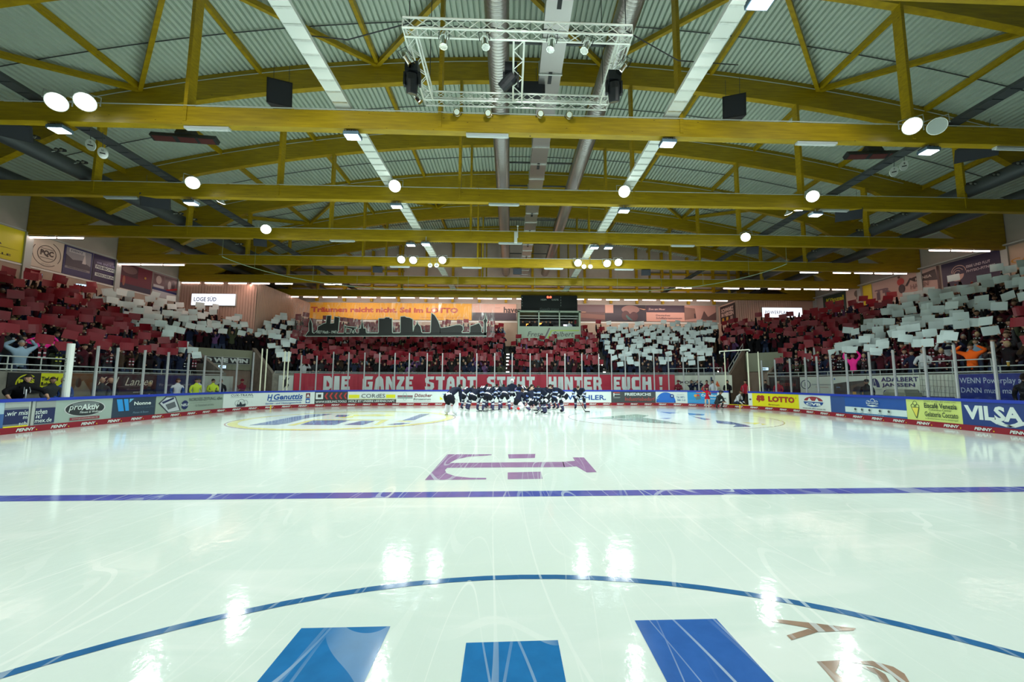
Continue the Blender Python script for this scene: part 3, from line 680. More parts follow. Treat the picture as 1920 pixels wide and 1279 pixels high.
a.text('Wenn er sein Eis nicht teilt', .35, .92, .9, .96, flat(130, 150, 90)); a.text('Eiscafé Venezia', .36, .93, .62, .86, OL, .02); a.text('Columbus-Center', .44, .84, .5, .6, flat(80, 100, 60)); a.text('Gelateria Coccato', .36, .94, .22, .46, OL, .015); a.text('in Bremerhaven und im Kühlregal', .37, .93, .08, .16, flat(110, 130, 80)); a.done()
e1 = s_at(1804)
a = Ad(1804, 1919, NAVY, 'deep blue rink board with very large white lettering, rightmost in view', s0=e1, s1=e1+3.9)
a.R(0, 1, 0, 1, flat(28, 58, 125)); V = s_at(1918)-e1; uv = V/3.9
a.text('VILSA', .05*uv/1, uv*1.0, .25, .86, WHT, .045); a.line([(uv*.55, .3), (uv*.66, .14), (uv*.8, .07), (uv*.95, .2), (uv*1.02, .3)], .07, WHT); a.done()
a = Ad(0, 7, WHT, 'plain white rink boards running on behind the viewer on the right', s0=e1+3.92, s1=sb); a.done()

# posts and clear panes above the boards
ALU = mat('post_aluminium', (.55, .58, .60), .3, .6)
PANE = clear('clear_pane', (.95, .96, .97), .022, .03, pure=True)
posts_px = [(175, 0), (215, 0), (267, 0), (312, 0), (350, 0), (378, 0), (407, 0), (440, 0), (470, 0)]
left = [120, 172, 210, 262, 307, 346, 377, 409, 438, 468]
end = [562, 591, 622, 651, 681, 709, 738, 765, 799, 828, 861, 893, 927, 960, 994, 1026, 1060, 1092, 1124, 1148, 1174, 1201, 1228, 1255, 1283, 1311, 1340]
right = [1430, 1455, 1483, 1512, 1534, 1560, 1590, 1634, 1680, 1740, 1797, 1872]
def place(o, label, cat, group=None): return tag(o, label, cat, group)
def post(s_, h, label, r=.04):
    x, y, _ = onpath(s_, 0, -.07); b = MB(); b.box(-.035, .035, -.03, .03, 0, h-BH, ALU); b.box(-.012, .012, -.05, .05, 0, h-BH-.02, ALU)
    o = b.build('screen_post'); o.location = (x, y, BH); o.rotation_euler = (0, 0, math.atan2(x, 26-y) if 0 else 0); return tag(o, label, 'post', 'glass posts on the boards')
def pane(s0, s1, h, label):
    b = MB(); strip(s0+.02, s1-.02, BH, h-.02, -.076, -.064, PANE, b); o = b.build('safety_screen'); rebase(o, at_s((s0+s1)/2, BH, -.07)); return tag(o, label, 'safety screen', 'clear panes above the boards')
def htop(s_):
    x, y, _ = onpath(s_, 0); return 2.92 if y < 24 else (3.6 if y > 27.5 else 3.3)
for L_, where in ((left, 'left boards'), (end, 'far end boards'), (right, 'right boards')):
    ss = [s_at(p+(4 if L_ is left else 0)) for p in L_]
    if L_ is right: ss += [ss[-1]+2.2*i for i in range(1, 8)]
    for i, s_ in enumerate(ss):
        if L_ is left and i == 0: continue
        post(s_, htop(s_), 'slim grey upright between clear panes on the %s' % where)
    for i in range(len(ss)-1): pane(ss[i], ss[i+1], min(htop(ss[i]), htop(ss[i+1])), 'clear pane standing on the %s' % where)
# thick white post at the left bench, corner frames
p = at_s(s_at(124), 0, -.08); b = MB(); b.tube([(0, 0, BH), (0, 0, 2.92)], .105, WHITEP, 14)
o = b.build('padded_post', smooth=False); o.location = (p.x, p.y, 0); tag(o, 'thick white padded post with faint vertical lettering, at the start of the left glass', 'post')
v, f = text_mesh('DanSport', .0); b = MB(); b.add([(-.035-(yy-.5)*.09+.035, -.108, 2.4-xx*.8) for xx, yy in v], f, flat(60, 90, 75)); b.build('lettering', o)
for px, z1, lab in ((488, 3.55, 'first'), (497, 3.55, 'second'), (531, 3.5, 'third'), (538, 3.5, 'fourth')):
    p = at_s(s_at(px), BH, -.1); b = MB(); b.tube([(0, 0, 0), (0, 0, z1-BH)], .035, flat(220, 225, 200), 8); o = b.build('white_pole'); o.location = p
    tag(o, 'thin white upright pole on the far left corner boards, %s from the left' % lab, 'pole')
for px, z1, lab in ((1361, 3.55, 'left'), (1404, 3.5, 'middle'), (1424, 3.45, 'right')):
    p = at_s(s_at(px), BH, -.1); b = MB(); b.tube([(0, 0, 0 if px != 1404 else -.9), (0, 0, z1-BH)], .045 if px == 1404 else .032, flat(225, 230, 205), 8); o = b.build('white_pole'); o.location = p
    tag(o, 'white upright pole by the open gate in the right corner, the %s of three' % lab, 'pole')
p = at_s(s_at(1352), 3.62, -.1); q_ = at_s(s_at(1408), 3.62, -.1); b = MB(); b.bar(p, q_, .06, .06, flat(225, 230, 215)); b.bar(p, p-Vector((0, 0, .15)), .05, .05, WHITEP); b.bar(q_, q_-Vector((0, 0, .1)), .05, .05, WHITEP)
tag(rebase(b.build('gate_crossbar'), p), 'white horizontal bar across the top of the open gate frame', 'bar')

# ---------------------------------------------------------------- stands: rows run round the rink at growing distance from the boards
FZ, RZ, RD, NR, D0 = 1.30, .315, .52, 12, 1.87
SLC = RYE-RR_+12.5      # arc length where the left corner starts
SRC = float(SS[-1])-SLC
ARC = RR_*pi/2; rad = math.radians
TL0, TL1 = SLC+RR_*rad(20), SLC+RR_*rad(38); TR1, TR0 = SRC-RR_*rad(27), SRC-RR_*rad(42)                       # tunnel mouths
NT = 6
def row_d(i): return D0+RD*i
b = MB()
SEG = [(.1, TL0), (TL1, TR0), (TR1, float(SS[-1])-.1)]
for i in range(NR):
    for a0, a1 in (SEG if i < NT else [(.1, float(SS[-1])-.1)]):
        strip(a0, a1, 0 if i < NT else FZ+RZ*i-.7, FZ+RZ*i, -row_d(i+1), -row_d(i), CONCD, b)
zt_ = FZ+RZ*(NR-1)
strip(.1, SLC, zt_-.7, zt_, -8.84, -row_d(NR), CONCD, b); strip(SLC, SLC+ARC, zt_-.7, zt_, -9.6, -row_d(NR), CONCD, b); strip(SLC+ARC, SRC-ARC, zt_-.7, zt_, -9.74, -row_d(NR), CONCD, b)
strip(SRC-ARC, SRC, zt_-.7, zt_, -9.7, -row_d(NR), CONCD, b); strip(SRC, float(SS[-1])-.1, zt_-.7, zt_, -11.68, -row_d(NR), CONCD, b)
structure(b.build('floor'))
b = MB()
for k, (a0, a1) in enumerate(SEG): strip(a0, a1, -.02, 1.95 if k != 1 else 2.15, -D0, -D0+.12, CONC, b)
structure(b.build('wall_stand'))
TANW = mat('tunnel_wall', (.26, .20, .155), .85, var=.1, scale=2)
# sloping side walls of the two tunnels and their end walls with doors
def tunnel_side(s_, M, ds):
    b = MB(); P = []
    for q_ in (0, ds):
        for d_, z in ((D0-.12, -.02), (D0+RD*NT+.1, -.02), (D0+RD*NT+.1, FZ+RZ*NT+.75), (D0+.5, 2.45), (D0-.12, 2.1)): P.append(onpath(s_+q_, z, -d_))
    b.add(P, [(0, 1, 2, 3, 4), (9, 8, 7, 6, 5)]+[(i, i+5, (i+1) % 5+5, (i+1) % 5) for i in range(5)], M); return structure(b.build('wall_tunnel'))
tunnel_side(TL1-.02, CONC, .14); tunnel_side(TL0-.12, CONC, .14); tunnel_side(TR0-.12, TANW, .14); tunnel_side(TR1-.02, TANW, .14)
DEND = D0+RD*NT
for a0, a1, nm, c0 in ((TL0+.03, TL1-.05, 'door_1', .10), (TR0+.05, TR1-.03, 'door_2', .50)):
    b = MB(); strip(a0, a1, -.02, 2.72, -DEND-.06, -DEND+.02, TANW, b); strip(a0, a1, 2.38, 3.72, -DEND+.02, -DEND+.12, flat(135, 142, 120), b); structure(b.build('wall_tunnel'))
    b = MB(); L_ = a1-a0; strip(a0+L_*c0, a0+L_*(c0+.42), 0, 2.3, -DEND+.02, -DEND+.06, mat('tunnel_door_paint', (.42, .17, .09), .6), b); strip(a0+L_*(c0+.20), a0+L_*(c0+.215), 0, 2.28, -DEND+.06, -DEND+.07, DGREY, b); structure(b.build(nm))
p0_, p1_ = at_s(TR0-.06, 2.25, -D0), at_s(TR0-.06, FZ+RZ*NT+.95, -DEND)
b = MB(); b.tube([p0_, p1_], .035, GREYP, 6); b.tube([p0_+Vector((0, 0, .35)), p1_+Vector((0, 0, .3))], .025, GREYP, 6)
for t_ in (0, .33, .66, 1): q_ = p0_.lerp(p1_, t_); b.tube([q_-Vector((0, 0, .1)), q_+Vector((0, 0, .34))], .02, GREYP, 6)
tag(b.build('stair_rail'), 'grey sloping handrail on the brown tunnel wall behind the open gate', 'rail')
EXG = glow('exit_sign_glow', (.55, .75, 1.0), 1.4); GRN = flat(30, 150, 90)
def exit_sign(p, wd, facing, label):
    """facing: unit vector towards the viewer"""
    t = MB(); t.box(-wd/2, wd/2, -.03, .03, -wd*.26, wd*.26, DGREY); t.box(-wd/2+.02, wd/2-.02, -.038, -.03, -wd*.26+.02, wd*.26-.02, EXG)
    o = t.build('exit_sign'); o.location = p; o.rotation_euler = (0, 0, facing)
    s = MB(); s.box(-wd*.1, wd*.06, -.044, -.038, -wd*.15, wd*.13, GRN); s.box(wd*.12, wd*.3, -.044, -.038, -.02, .02, GRN); s.box(-wd*.32, -wd*.16, -.044, -.038, -wd*.13, wd*.13, GRN); s.build('running_man_symbol', o)
    tag(o, label, 'exit sign')
pe_ = at_s((TL0+TL1)/2+.0, 2.56, -DEND+.2); exit_sign(pe_, .44, .55, 'lit exit sign over the orange tunnel door at the left corner')
pe_ = at_s((TR0+TR1)/2-.1, 2.56, -DEND+.2); exit_sign(pe_, .44, -.55, 'lit exit sign over the orange tunnel door at the right corner')
for px, py, lab in ((68, 516, 'nearer'), (152, 536, 'farther')):
    p = at(px, py, X=XL+.15); exit_sign(p, .42, .75, 'lit exit sign below the banners on the left side wall, the %s one' % lab)

# rails on the stand fronts
def rail(pts, posts, h, label, r=.022):
    t = empty('guard_rail', pts[0]); P0 = Vector(pts[0]); a, b2 = Vector((0, 0, 0)), Vector(pts[1])-P0
    b = MB(); b.tube([a+Vector((0, 0, h)), b2+Vector((0, 0, h))], r, GREYP, 8); b.tube([a+Vector((0, 0, .05)), b2+Vector((0, 0, .05))], r, GREYP, 8); b.build('rail_tube', t)
    L = b2.length; n = int(L/posts)
    for i in range(n+1):
        q_ = a+b2*(i/max(1, n)); b = MB(); b.tube([q_, q_+Vector((0, 0, h))], r*.9, GREYP, 6); b.build('rail_post', t)
    tag(t, label, 'rail'); return t
def path_rail(a0, a1, d_, z, h, step, label, r=.022):
    n = max(1, int((a1-a0)/step)); t = empty('guard_rail', at_s(a0, z, -d_)); o_ = t.location.copy()
    ss = [a0+(a1-a0)*i/(n*3) for i in range(n*3+1)]
    b = MB(); b.tube([at_s(q_, z+h, -d_)-o_ for q_ in ss], r, GREYP, 8); b.tube([at_s(q_, z+.05, -d_)-o_ for q_ in ss], r, GREYP, 8); b.build('rail_tube', t)
    for i in range(n+1):
        q_ = at_s(a0+(a1-a0)*i/n, z, -d_)-o_; b = MB(); b.tube([q_, q_+Vector((0, 0, h))], r*.9, GREYP, 6); b.build('rail_post', t)
    tag(t, label, 'rail'); return t
sy = lambda y: y+12.5                         # arc length on the left straight at depth y
sr_ = lambda y: float(SS[-1])-(y+12.5)
path_rail(sy(-5), TL0-.1, D0-.06, 1.95, .24, 1.5, 'low white rail on top of the wall in front of the left stand')
path_rail(TL1+.1, TR0-.1, D0-.06, 2.15, .14, 1.6, 'low rail on top of the wall in front of the far end stand')
path_rail(TR1+.1, sr_(-5), D0-.06, 1.95, .24, 1.5, 'low white rail on top of the wall in front of the right stand')
path_rail(sy(13.6), sy(16.6), D0-.02, 1.96, .5, 1.0, 'higher section of white rail in front of the left stand')
path_rail(sr_(16.6), sr_(14.0), D0-.02, 1.96, .5, 1.25, 'higher section of white rail in front of the right stand')
path_rail(TR0-3.2, TR0-.4, D0-.02, 2.16, .45, .9, 'higher section of rail at the right end of the far stand')
# ---------------------------------------------------------------- hung banners
class Banner(Ad):
    def __init__(s, plane, px0, px1, z0, z1, M, label, name='banner', py=None, u=None, th=.03):
        kind, c0 = plane
        if kind == 'L': fn = lambda u_, v_, w_: (c0+w_+th, s.S0+(s.S1-s.S0)*u_, s.z0+(s.z1-s.z0)*v_); g_ = lambda px: at(px, py or 700, X=c0).y
        elif kind == 'R': fn = lambda u_, v_, w_: (c0-w_-th, s.S0+(s.S1-s.S0)*u_, s.z0+(s.z1-s.z0)*v_); g_ = lambda px: at(px, py or 700, X=c0).y
        else: fn = lambda u_, v_, w_: (s.S0+(s.S1-s.S0)*u_, c0-w_-th, s.z0+(s.z1-s.z0)*v_); g_ = lambda px: at(px, py or 700, Y=c0).x
        Sheet.__init__(s, fn); s.g_ = g_; s.z0, s.z1 = z0, z1; s.S0, s.S1 = u or (g_(px0), g_(px1)); s.label = label; s.name = name
        s.asp = abs(s.S1-s.S0)/(z1-z0); s.n = 1
        s.b.add([fn(0, 0, 0), fn(1, 0, 0), fn(1, 1, 0), fn(0, 1, 0), fn(0, 0, -th+.004), fn(1, 0, -th+.004), fn(1, 1, -th+.004), fn(0, 1, -th+.004)], [(0, 3, 2, 1), (4, 5, 6, 7), (0, 1, 5, 4), (1, 2, 6, 5), (2, 3, 7, 6), (3, 0, 4, 7)], M); s.lv = 1
    def p(s, px): return (s.g_(px)-s.S0)/(s.S1-s.S0)
    def done(s): o = s.b.build(s.name); return tag(o, s.label, 'banner')
WOFF = -D0+.125
_wx = [(q_, pix(*onpath(q_, 1.6, WOFF))[0]) for q_ in np.arange(0, SS[-1], .05) if onpath(q_, 0)[1] > 3]
def s_wall(px): return float(np.interp(px, [p for _, p in _wx], [q_ for q_, _ in _wx]))
class PB(Ad):
    """banner on the curved front wall of the stands"""
    def __init__(s, px0, px1, z0, z1, M, label, s0=None, s1=None, off=None, th=.03, smap=None):
        sm = smap or s_wall; off = WOFF if off is None else off
        Sheet.__init__(s, lambda u, v, w: onpath(s.S0+(s.S1-s.S0)*u, z0+(z1-z0)*v, off+th+w))
        s.sm = sm; s.S0 = sm(px0) if s0 is None else s0; s.S1 = sm(px1) if s1 is None else s1; s.label = label; s.n = max(6, int((s.S1-s.S0)/.12)); s.asp = (s.S1-s.S0)/(z1-z0)
        P = []; F = []; n = s.n
        for i in range(n+1):
            u = i/n; P += [s.fn(u, 0, 0), s.fn(u, 1, 0), s.fn(u, 1, -th+.004), s.fn(u, 0, -th+.004)]
        for i in range(n):
            a = 4*i; c = a+4; F += [(a, c, c+1, a+1), (a+1, c+1, c+2, a+2), (a+2, c+2, c+3, a+3), (a+3, c+3, c, a)]
        F += [(0, 1, 2, 3), (4*n+3, 4*n+2, 4*n+1, 4*n)]
        s.b.add(P, F, M); s.lv = 1
    def p(s, px): return (s.sm(px)-s.S0)/(s.S1-s.S0)
    def done(s): return tag(s.b.build('banner'), s.label, 'banner')
a = PB(12, 124, 1.19, 1.90, BLK, 'black and bright yellow banner on the left front wall behind the leaning man')
a.R(a.p(74), 1, .22, 1, flat(205, 210, 25)); a.cring(.30, .45, .48, .06, flat(190, 195, 25), 26, .9, 3.9); a.text('RBS', .16, .42, .5, .68, flat(200, 205, 25), .04); a.text('www.', .14, .26, .2, .27, WHT)
a.text('Tief- und', a.p(75), a.p(106), .62, .82, BLK, .03); a.text('Rohrbau', a.p(75), a.p(103), .36, .55, BLK, .03); a.poly([(a.p(80), .22), (.99, .22), (.99, .27), (a.p(108), .34), (a.p(95), .26)], BLK); a.done()
a = PB(127, 172, 1.0, 1.92, flat(95, 62, 28), 'brown and cream banner on the left front wall beside the padded post')
a.poly([(.1, 0), (.3, .5), (.6, .7), (.9, .3), (1, 0)], flat(120, 110, 90)); a.disc(.4, .6, .12, .2, flat(60, 40, 25)); a.done()
a = PB(174, 292, 1.0, 1.92, flat(44, 14, 24), 'dark maroon banner with large cream script on the left front wall')
cr = flat(210, 205, 185); a.text('Karl', .06, .36, .46, .86, cr, 0, .35); a.text('Lanzen', .46, .93, .46, .84, cr, 0, .35); a.R(.06, .86, .40, .42, flat(120, 90, 90)); a.text('Bremerhaven', .5, .82, .24, .32, flat(120, 90, 90), 0, .1); a.text('www.lanzen.de', .6, .86, .1, .18, cr, 0); a.done()
a = PB(293, 377, 1.0, 1.92, flat(22, 34, 82), 'navy banner with one thin white line of text on the left front wall')
a.text('Wir arbeiten für Bremerhaven', .05, .92, .42, .56, flat(160, 165, 180), 0); a.done()
a = PB(378, 436, 1.0, 1.92, flat(170, 180, 172), 'plain white banner on the left front wall beside the tunnel'); a.done()
a = PB(0, 1, 2.76, 3.2, BLK, 'black banner with large white letters over the left tunnel', s0=TL0+.1, s1=TL1-.15, off=-DEND+.15)
a.text('RED WE WIN', .04, .97, .18, .84, WHT, .06); a.R(0, 1, 0, .04, WHT); a.R(0, 1, .96, 1, WHT); a.done()
a = PB(522, 549.5, .9, 2.02, flat(185, 195, 190), 'small white banner with a black striding figure, left of the long red banner')
for p_ in ([(.5, .95), (.7, .8), (.55, .62), (.72, .45), (.6, .2), (.52, .4), (.42, .3), (.3, .1), (.34, .4), (.3, .6), (.42, .75)], [(.2, .78), (.5, .74), (.8, .9), (.5, .66)]): a.poly(p_, BLK)
a.done()
# long red banner with blocky lettering
BF = {
 'D': [[(0, 0), (6, 0), (10, 3), (10, 11), (7, 14), (0, 14)], [(3.6, 3.4), (6.6, 3.4), (6.6, 10.6), (3.6, 10.6)]],
 'I': [[(2, 0), (8, 0), (7.6, 14), (2.4, 14)]],
 'E': [[(0, 0), (10, 0), (9.6, 3.4), (4, 3.4), (4, 5.4), (8.4, 5.4), (8, 8.8), (4, 8.8), (4, 10.8), (9.6, 10.8), (10, 14), (.4, 14)]],
 'G': [[(0, 0), (9.6, 0), (10, 8.4), (5, 8.4), (5, 5.6), (6.4, 5.6), (6.4, 3.2), (3.6, 3.2), (3.6, 10.4), (9.4, 10.8), (10, 14), (2.4, 14), (0, 11)]],
 'A': [[(0, 0), (3.6, 0), (3.8, 3.6), (6.4, 3.6), (6.6, 0), (10, 0), (8.8, 11), (6.6, 14), (3.4, 14), (1.2, 11)], [(4.2, 6.4), (5, 10), (6, 6.4)]],
 'N': [[(0, 0), (3.6, 0), (3.4, 7), (6.2, 0), (10, 0), (9.8, 14), (6.4, 14), (6.6, 7.4), (3.6, 14), (.2, 14)]],
 'Z': [[(0, 0), (10, 0), (9.6, 3.4), (5.4, 3.4), (10, 11.4), (9.6, 14), (.4, 14), (.8, 10.6), (4.6, 10.6), (0, 3)]],
 'S': [[(.4, 0), (8, 0), (10, 2.4), (9.6, 7), (4.4, 8.6), (4, 10.8), (9.4, 10.8), (10, 14), (2, 14), (0, 11.6), (.4, 7.6), (5.8, 5.4), (6, 3.4), (0, 3.4)]],
 'T': [[(3, 0), (7, 0), (6.8, 10.2), (9.6, 10.2), (10, 14), (0, 14), (.4, 10.2), (3.2, 10.2)]],
 'H': [[(0, 0), (3.8, 0), (3.8, 5.4), (6.2, 5.4), (6.2, 0), (10, 0), (9.6, 14), (6.2, 14), (6.2, 9), (3.8, 9), (3.8, 14), (.4, 14)]],
 'R': [[(0, 0), (3.6, 0), (3.8, 4.4), (5.4, 4.4), (6.6, 0), (10.4, 0), (8.6, 5), (10, 7), (9.4, 12), (7.4, 14), (0, 14)], [(3.6, 7.8), (6.2, 7.8), (6.2, 10.6), (3.6, 10.6)]],
 'U': [[(1.4, 0), (8.6, 0), (10, 2.4), (9.8, 14), (6.2, 14), (6.2, 3.6), (3.8, 3.6), (3.8, 14), (.2, 14), (0, 2.4)]],
 'C': [[(1.4, 0), (9.8, 0), (9.4, 3.6), (3.9, 3.6), (3.9, 10.4), (9.4, 10.4), (10, 14), (1.6, 14), (0, 12), (0, 2)]],
 '!': [[(3, 5), (6.4, 5), (7.2, 14), (2.2, 14)], [(2.8, 0), (6.6, 0), (6.6, 3.2), (2.8, 3.2)]]}
HOLES = {'D', 'A', 'R'}
RB = flat(176, 32, 58, .6); RB2 = RB
a = PB(550.5, 1265, .88, 2.16, RB, 'long red banner with big white block letters across the far end stand front')
def letters(a, txt, px0, px1, v0=.13, v1=.88):
    n = len(txt); wd = [(.66 if c == 'I' else 1) for c in txt]; gap = .14; tot = sum(wd)+gap*(n-1); x = 0; u0, u1 = a.p(px0), a.p(px1)
    for c, w_ in zip(txt, wd):
        for k, pl in enumerate(BF[c]):
            sx = (lambda q_: (q_-2)/6*w_) if c == 'I' else (lambda q_: q_/10*w_)
            pts = [(u0+(u1-u0)*(x+sx(X_))/tot, v0+(v1-v0)*Y_/14) for X_, Y_ in pl]
            a.poly(pts, RB if (k == 1 and c in HOLES) else WHT)
            if not (c in HOLES and k == 0): a.lv -= 1
        a.lv = 1; x += w_+gap
for txt, p0, p1 in (('DIE', 606, 656.5), ('GANZE', 680, 775), ('STADT', 797, 893), ('STEHT', 913, 1003), ('HINTER', 1028, 1128), ('EUCH', 1150, 1221.5), ('!', 1233, 1246)): letters(a, txt, p0, p1)
a.done()
a = PB(1266, 1373, .9, 2.1, flat(195, 200, 185), 'white banner with sparse orange marks right of the long red banner')
a.text('MORITZ', a.p(1275), a.p(1317), .5, .68, flat(60, 50, 60), .03); a.poly([(a.p(1341), .35), (a.p(1345), .7), (a.p(1350), .35)], flat(200, 90, 40)); a.R(a.p(1333), a.p(1336), .5, .9, NAVY); a.done()
a = PB(1443, 1501, 1.0, 1.92, flat(24, 18, 20), 'black banner with dull red lettering on the right front wall'); a.text('WESTERN', .3, .85, .42, .62, flat(120, 50, 40), .02); a.disc(.5, .88, .15, .08, flat(50, 60, 55)); a.R(.06, .94, .05, .12, flat(60, 24, 24)); a.done()
a = PB(1501, 1562, .96, 1.92, flat(190, 200, 190), 'white banner with a ringed letter logo on the right front wall')
a.cring(.16, .55, .27, .04, NAVY); a.text('R', .135, .185, .42, .68, NAVY, .03); a.text('GEBÄUDEREINIGUNG', .34, .95, .52, .6, flat(120, 135, 150), 0); a.text('Meisterbetrieb', .45, .85, .38, .44, flat(180, 130, 130), 0); a.done()
a = PB(1562, 1626, .96, 1.92, flat(195, 205, 195), 'photo banner with a dark car picture on the right front wall')
a.poly([(.03, 0), (.03, .6), (.4, .7), (.97, .78), (.97, 0)], flat(70, 66, 62)); a.poly([(.52, 0), (.55, .5), (.97, .72), (.97, 0)], flat(95, 80, 68)); a.poly([(.6, .1), (.64, .4), (.75, .5), (.88, .45), (.95, .1)], flat(40, 38, 40)); a.R(.6, .7, .06, .2, flat(190, 140, 40)); a.R(.85, .95, .06, .2, flat(190, 140, 40)); a.circ(.08, .86, .05, LB); a.text('Jetzt', .12, .24, .36, .46, flat(110, 150, 200)); a.done()
a = PB(1627.5, 1726, .96, 1.92, flat(205, 215, 200), 'white banner with navy arch logo and navy lettering on the right front wall')
NV = flat(28, 32, 98)
a.disc(.155, .42, .105, .46, NV, 26, 0, pi); a.poly([(.155, .9), (.205, .36), (.105, .36)], flat(205, 215, 200)); a.poly([(.155, .8), (.185, .52), (.13, .52)], NV); a.R(.0, .3, .34, .44, flat(205, 215, 200))
a.text('ADALBERT', .30, .985, .72, .92, NV, .02); a.text('JANSSEN', .31, .92, .44, .65, NV, .02); a.text('GERÜSTBAU', .33, .985, .14, .36, NV, .03); a.R(0, 1, 0, .08, NV); a.done()
a = PB(1727, 1792, .96, 1.92, flat(190, 198, 185), 'white banner with a drawing of scaffolding poles on the right front wall')
for i in range(9): a.line([(.06+.11*i, .1), (.07+.11*i, .98)], .008, flat(60, 62, 70))
for v in (.3, .55, .8): a.line([(0, v), (1, v-.06)], .012, flat(80, 84, 80))
for i in range(6): a.line([(.05+.16*i, .1), (.2+.14*i, .5)], .01, flat(110, 115, 110))
a.R(0, 1, 0, .1, NV); a.done()
a = PB(1795, 1919, .96, 1.92, flat(14, 40, 125), 'bright blue banner with two lines of white text on the right front wall', s1=s_wall(1919)+1.6)
k = a.p(1919); a.text('WENN Powerplay a', .06*k, k*.99, .58, .86, flat(190, 205, 225), 0); a.text('DANN muss man g', .07*k, k*.99, .22, .48, flat(190, 205, 225), 0); a.done()

# upper side walls
UL, UR = ('L', XL), ('R', XR); Z0, Z1 = 7.4, 8.98
a = Banner(UL, 0, 47, Z0, Z1, flat(205, 200, 20), 'yellow banner high on the left side wall, nearest the viewer', py=470, u=(15.9, at(47, 470, X=XL).y))
a.text('NORDERBA', .22, .80, .42, .55, BLK, .02); a.poly([(.3, .36), (.95, .36), (.5, .32)], BLK); a.text('HALLE FÜR ALLE', .3, .88, .12, .2, BLK, .02); a.done()
a = Banner(UL, 53, 117, Z0, Z1, flat(205, 195, 180), 'cream banner with a round stamp logo high on the left side wall', py=480)
DK = flat(70, 62, 60)
a.cring(.5, .5, .42, .02, DK, 30, 2.6, 5.4); a.cring(.5, .5, .42, .02, DK, 30, -.6, 1.2); a.cring(.5, .5, .28, .02, DK); a.text('PQC', .3, .7, .4, .62, DK, .05); a.R(.3, .7, .35, .365, DK); a.R(.3, .7, .65, .665, DK); a.text('PORT QUALITY', .36, .64, .12, .17, flat(130, 120, 115), 0); a.done()
a = Banner(UL, 117.5, 173, Z0, Z1, flat(32, 44, 98), 'blue banner with a grey harbour photo high on the left side wall', py=490)
a.R(.06, .93, .22, .95, flat(140, 142, 150)); a.poly([(.06, .3), (.06, .7), (.3, .55), (.6, .6), (.93, .45), (.93, .3)], flat(60, 60, 75)); a.poly([(.62, .5), (.7, .88), (.76, .5)], flat(205, 200, 200)); a.R(.15, .7, .8, .93, flat(190, 190, 195)); a.text('EVENTZ', .2, .62, .83, .9, flat(50, 60, 90), .02); a.text('Feiern und Erleben', .15, .8, .24, .3, flat(60, 60, 80)); a.done()
a = Banner(UL, 173.5, 221, Z0, Z1, flat(34, 28, 74), 'indigo banner with two white word strips high on the left side wall', py=500)
a.text('WIR SIND EURE', .12, .88, .66, .74, flat(160, 160, 200), .01); a.R(.08, .92, .48, .62, WHT); a.text('FISHBOWL', .12, .88, .5, .6, flat(30, 34, 80), .04); a.text('FÜR ALLES RUND UM', .12, .88, .38, .44, flat(100, 100, 150), 0); a.R(.08, .92, .2, .33, WHT); a.text('VERSICHERUNG', .12, .88, .22, .31, flat(30, 34, 80), .03); a.done()
a = Banner(UL, 221.5, 285, Z0, Z1, flat(105, 26, 48), 'dark red banner with a dim crowd photo high on the left side wall', py=515)
a.R(.02, .55, .5, .98, flat(70, 40, 50)); a.disc(.3, .78, .22, .16, flat(110, 85, 85)); a.R(.02, .98, 0, .2, flat(48, 36, 60)); a.disc(.15, .3, .04, .2, flat(150, 90, 70)); a.disc(.78, .62, .03, .05, flat(190, 140, 50)); a.done()
a = Banner(UL, 285.5, 336, Z0, Z1, flat(150, 130, 135), 'pale banner with player photos, farthest on the left side wall', py=530)
a.R(.0, 1, 0, .26, flat(200, 200, 205)); a.R(0, 1, .26, .36, flat(35, 50, 110)); a.R(.02, .4, .5, .95, flat(110, 80, 85)); a.R(.42, 1, .38, .95, flat(105, 85, 90)); a.disc(.2, .72, .1, .18, flat(190, 170, 165)); a.disc(.6, .6, .06, .2, flat(190, 180, 178)); a.disc(.75, .62, .06, .2, flat(60, 50, 60)); a.poly([(.45, .36), (.95, .58), (.98, .5), (.55, .34)], flat(170, 30, 40)); a.R(.02, .4, .38, .48, flat(205, 205, 208)); a.done()
a = Banner(UR, 1545, 1588, Z0, Z1, flat(40, 60, 45), 'dark green banner with yellow lettering, farthest on the right side wall', py=580); a.text('Künzel', .15, .92, .58, .84, flat(200, 200, 30), .04); a.text('Malerei', .2, .8, .2, .32, flat(140, 160, 120)); a.done()
a = Banner(UR, 1588.5, 1620, Z0, Z1, flat(205, 185, 170), 'pale banner with a small tree drawing on the right side wall', py=575); a.disc(.65, .72, .14, .16, flat(110, 100, 90)); a.R(.63, .67, .42, .62, flat(90, 80, 70)); a.R(.1, .9, .1, .3, flat(110, 100, 95)); a.done()
a = Banner(UR, 1620.5, 1637, Z0, Z1, flat(222, 205, 30), 'narrow yellow banner on the right side wall', py=570); a.done()
a = Banner(UR, 1637.5, 1766, Z0, Z1, flat(190, 165, 155), 'pinkish photo banner with a red and white player figure on the right side wall', py=545)
a.text('TR', .03, .3, .42, .64, flat(110, 85, 95), .06); a.R(.06, .12, .15, .5, flat(95, 75, 85)); a.R(.2, .25, .15, .5, flat(95, 75, 85))
a.disc(.46, .74, .055, .16, flat(180, 60, 60)); a.disc(.47, .42, .05, .2, flat(60, 50, 55)); a.disc(.44, .95, .02, .05, flat(90, 60, 50)); a.poly([(.52, .5), (.6, .8), (.62, .78), (.55, .48)], flat(50, 45, 50)); a.poly([(.58, .76), (.95, .9), (.97, .45), (.66, .6)], flat(55, 45, 45)); a.text('HANSA', .68, .9, .62, .74, flat(200, 190, 180), .03); a.text('HAFEN', .6, .85, .3, .5, flat(140, 115, 110), .02); a.R(.97, 1, 0, 1, flat(70, 50, 50)); a.done()
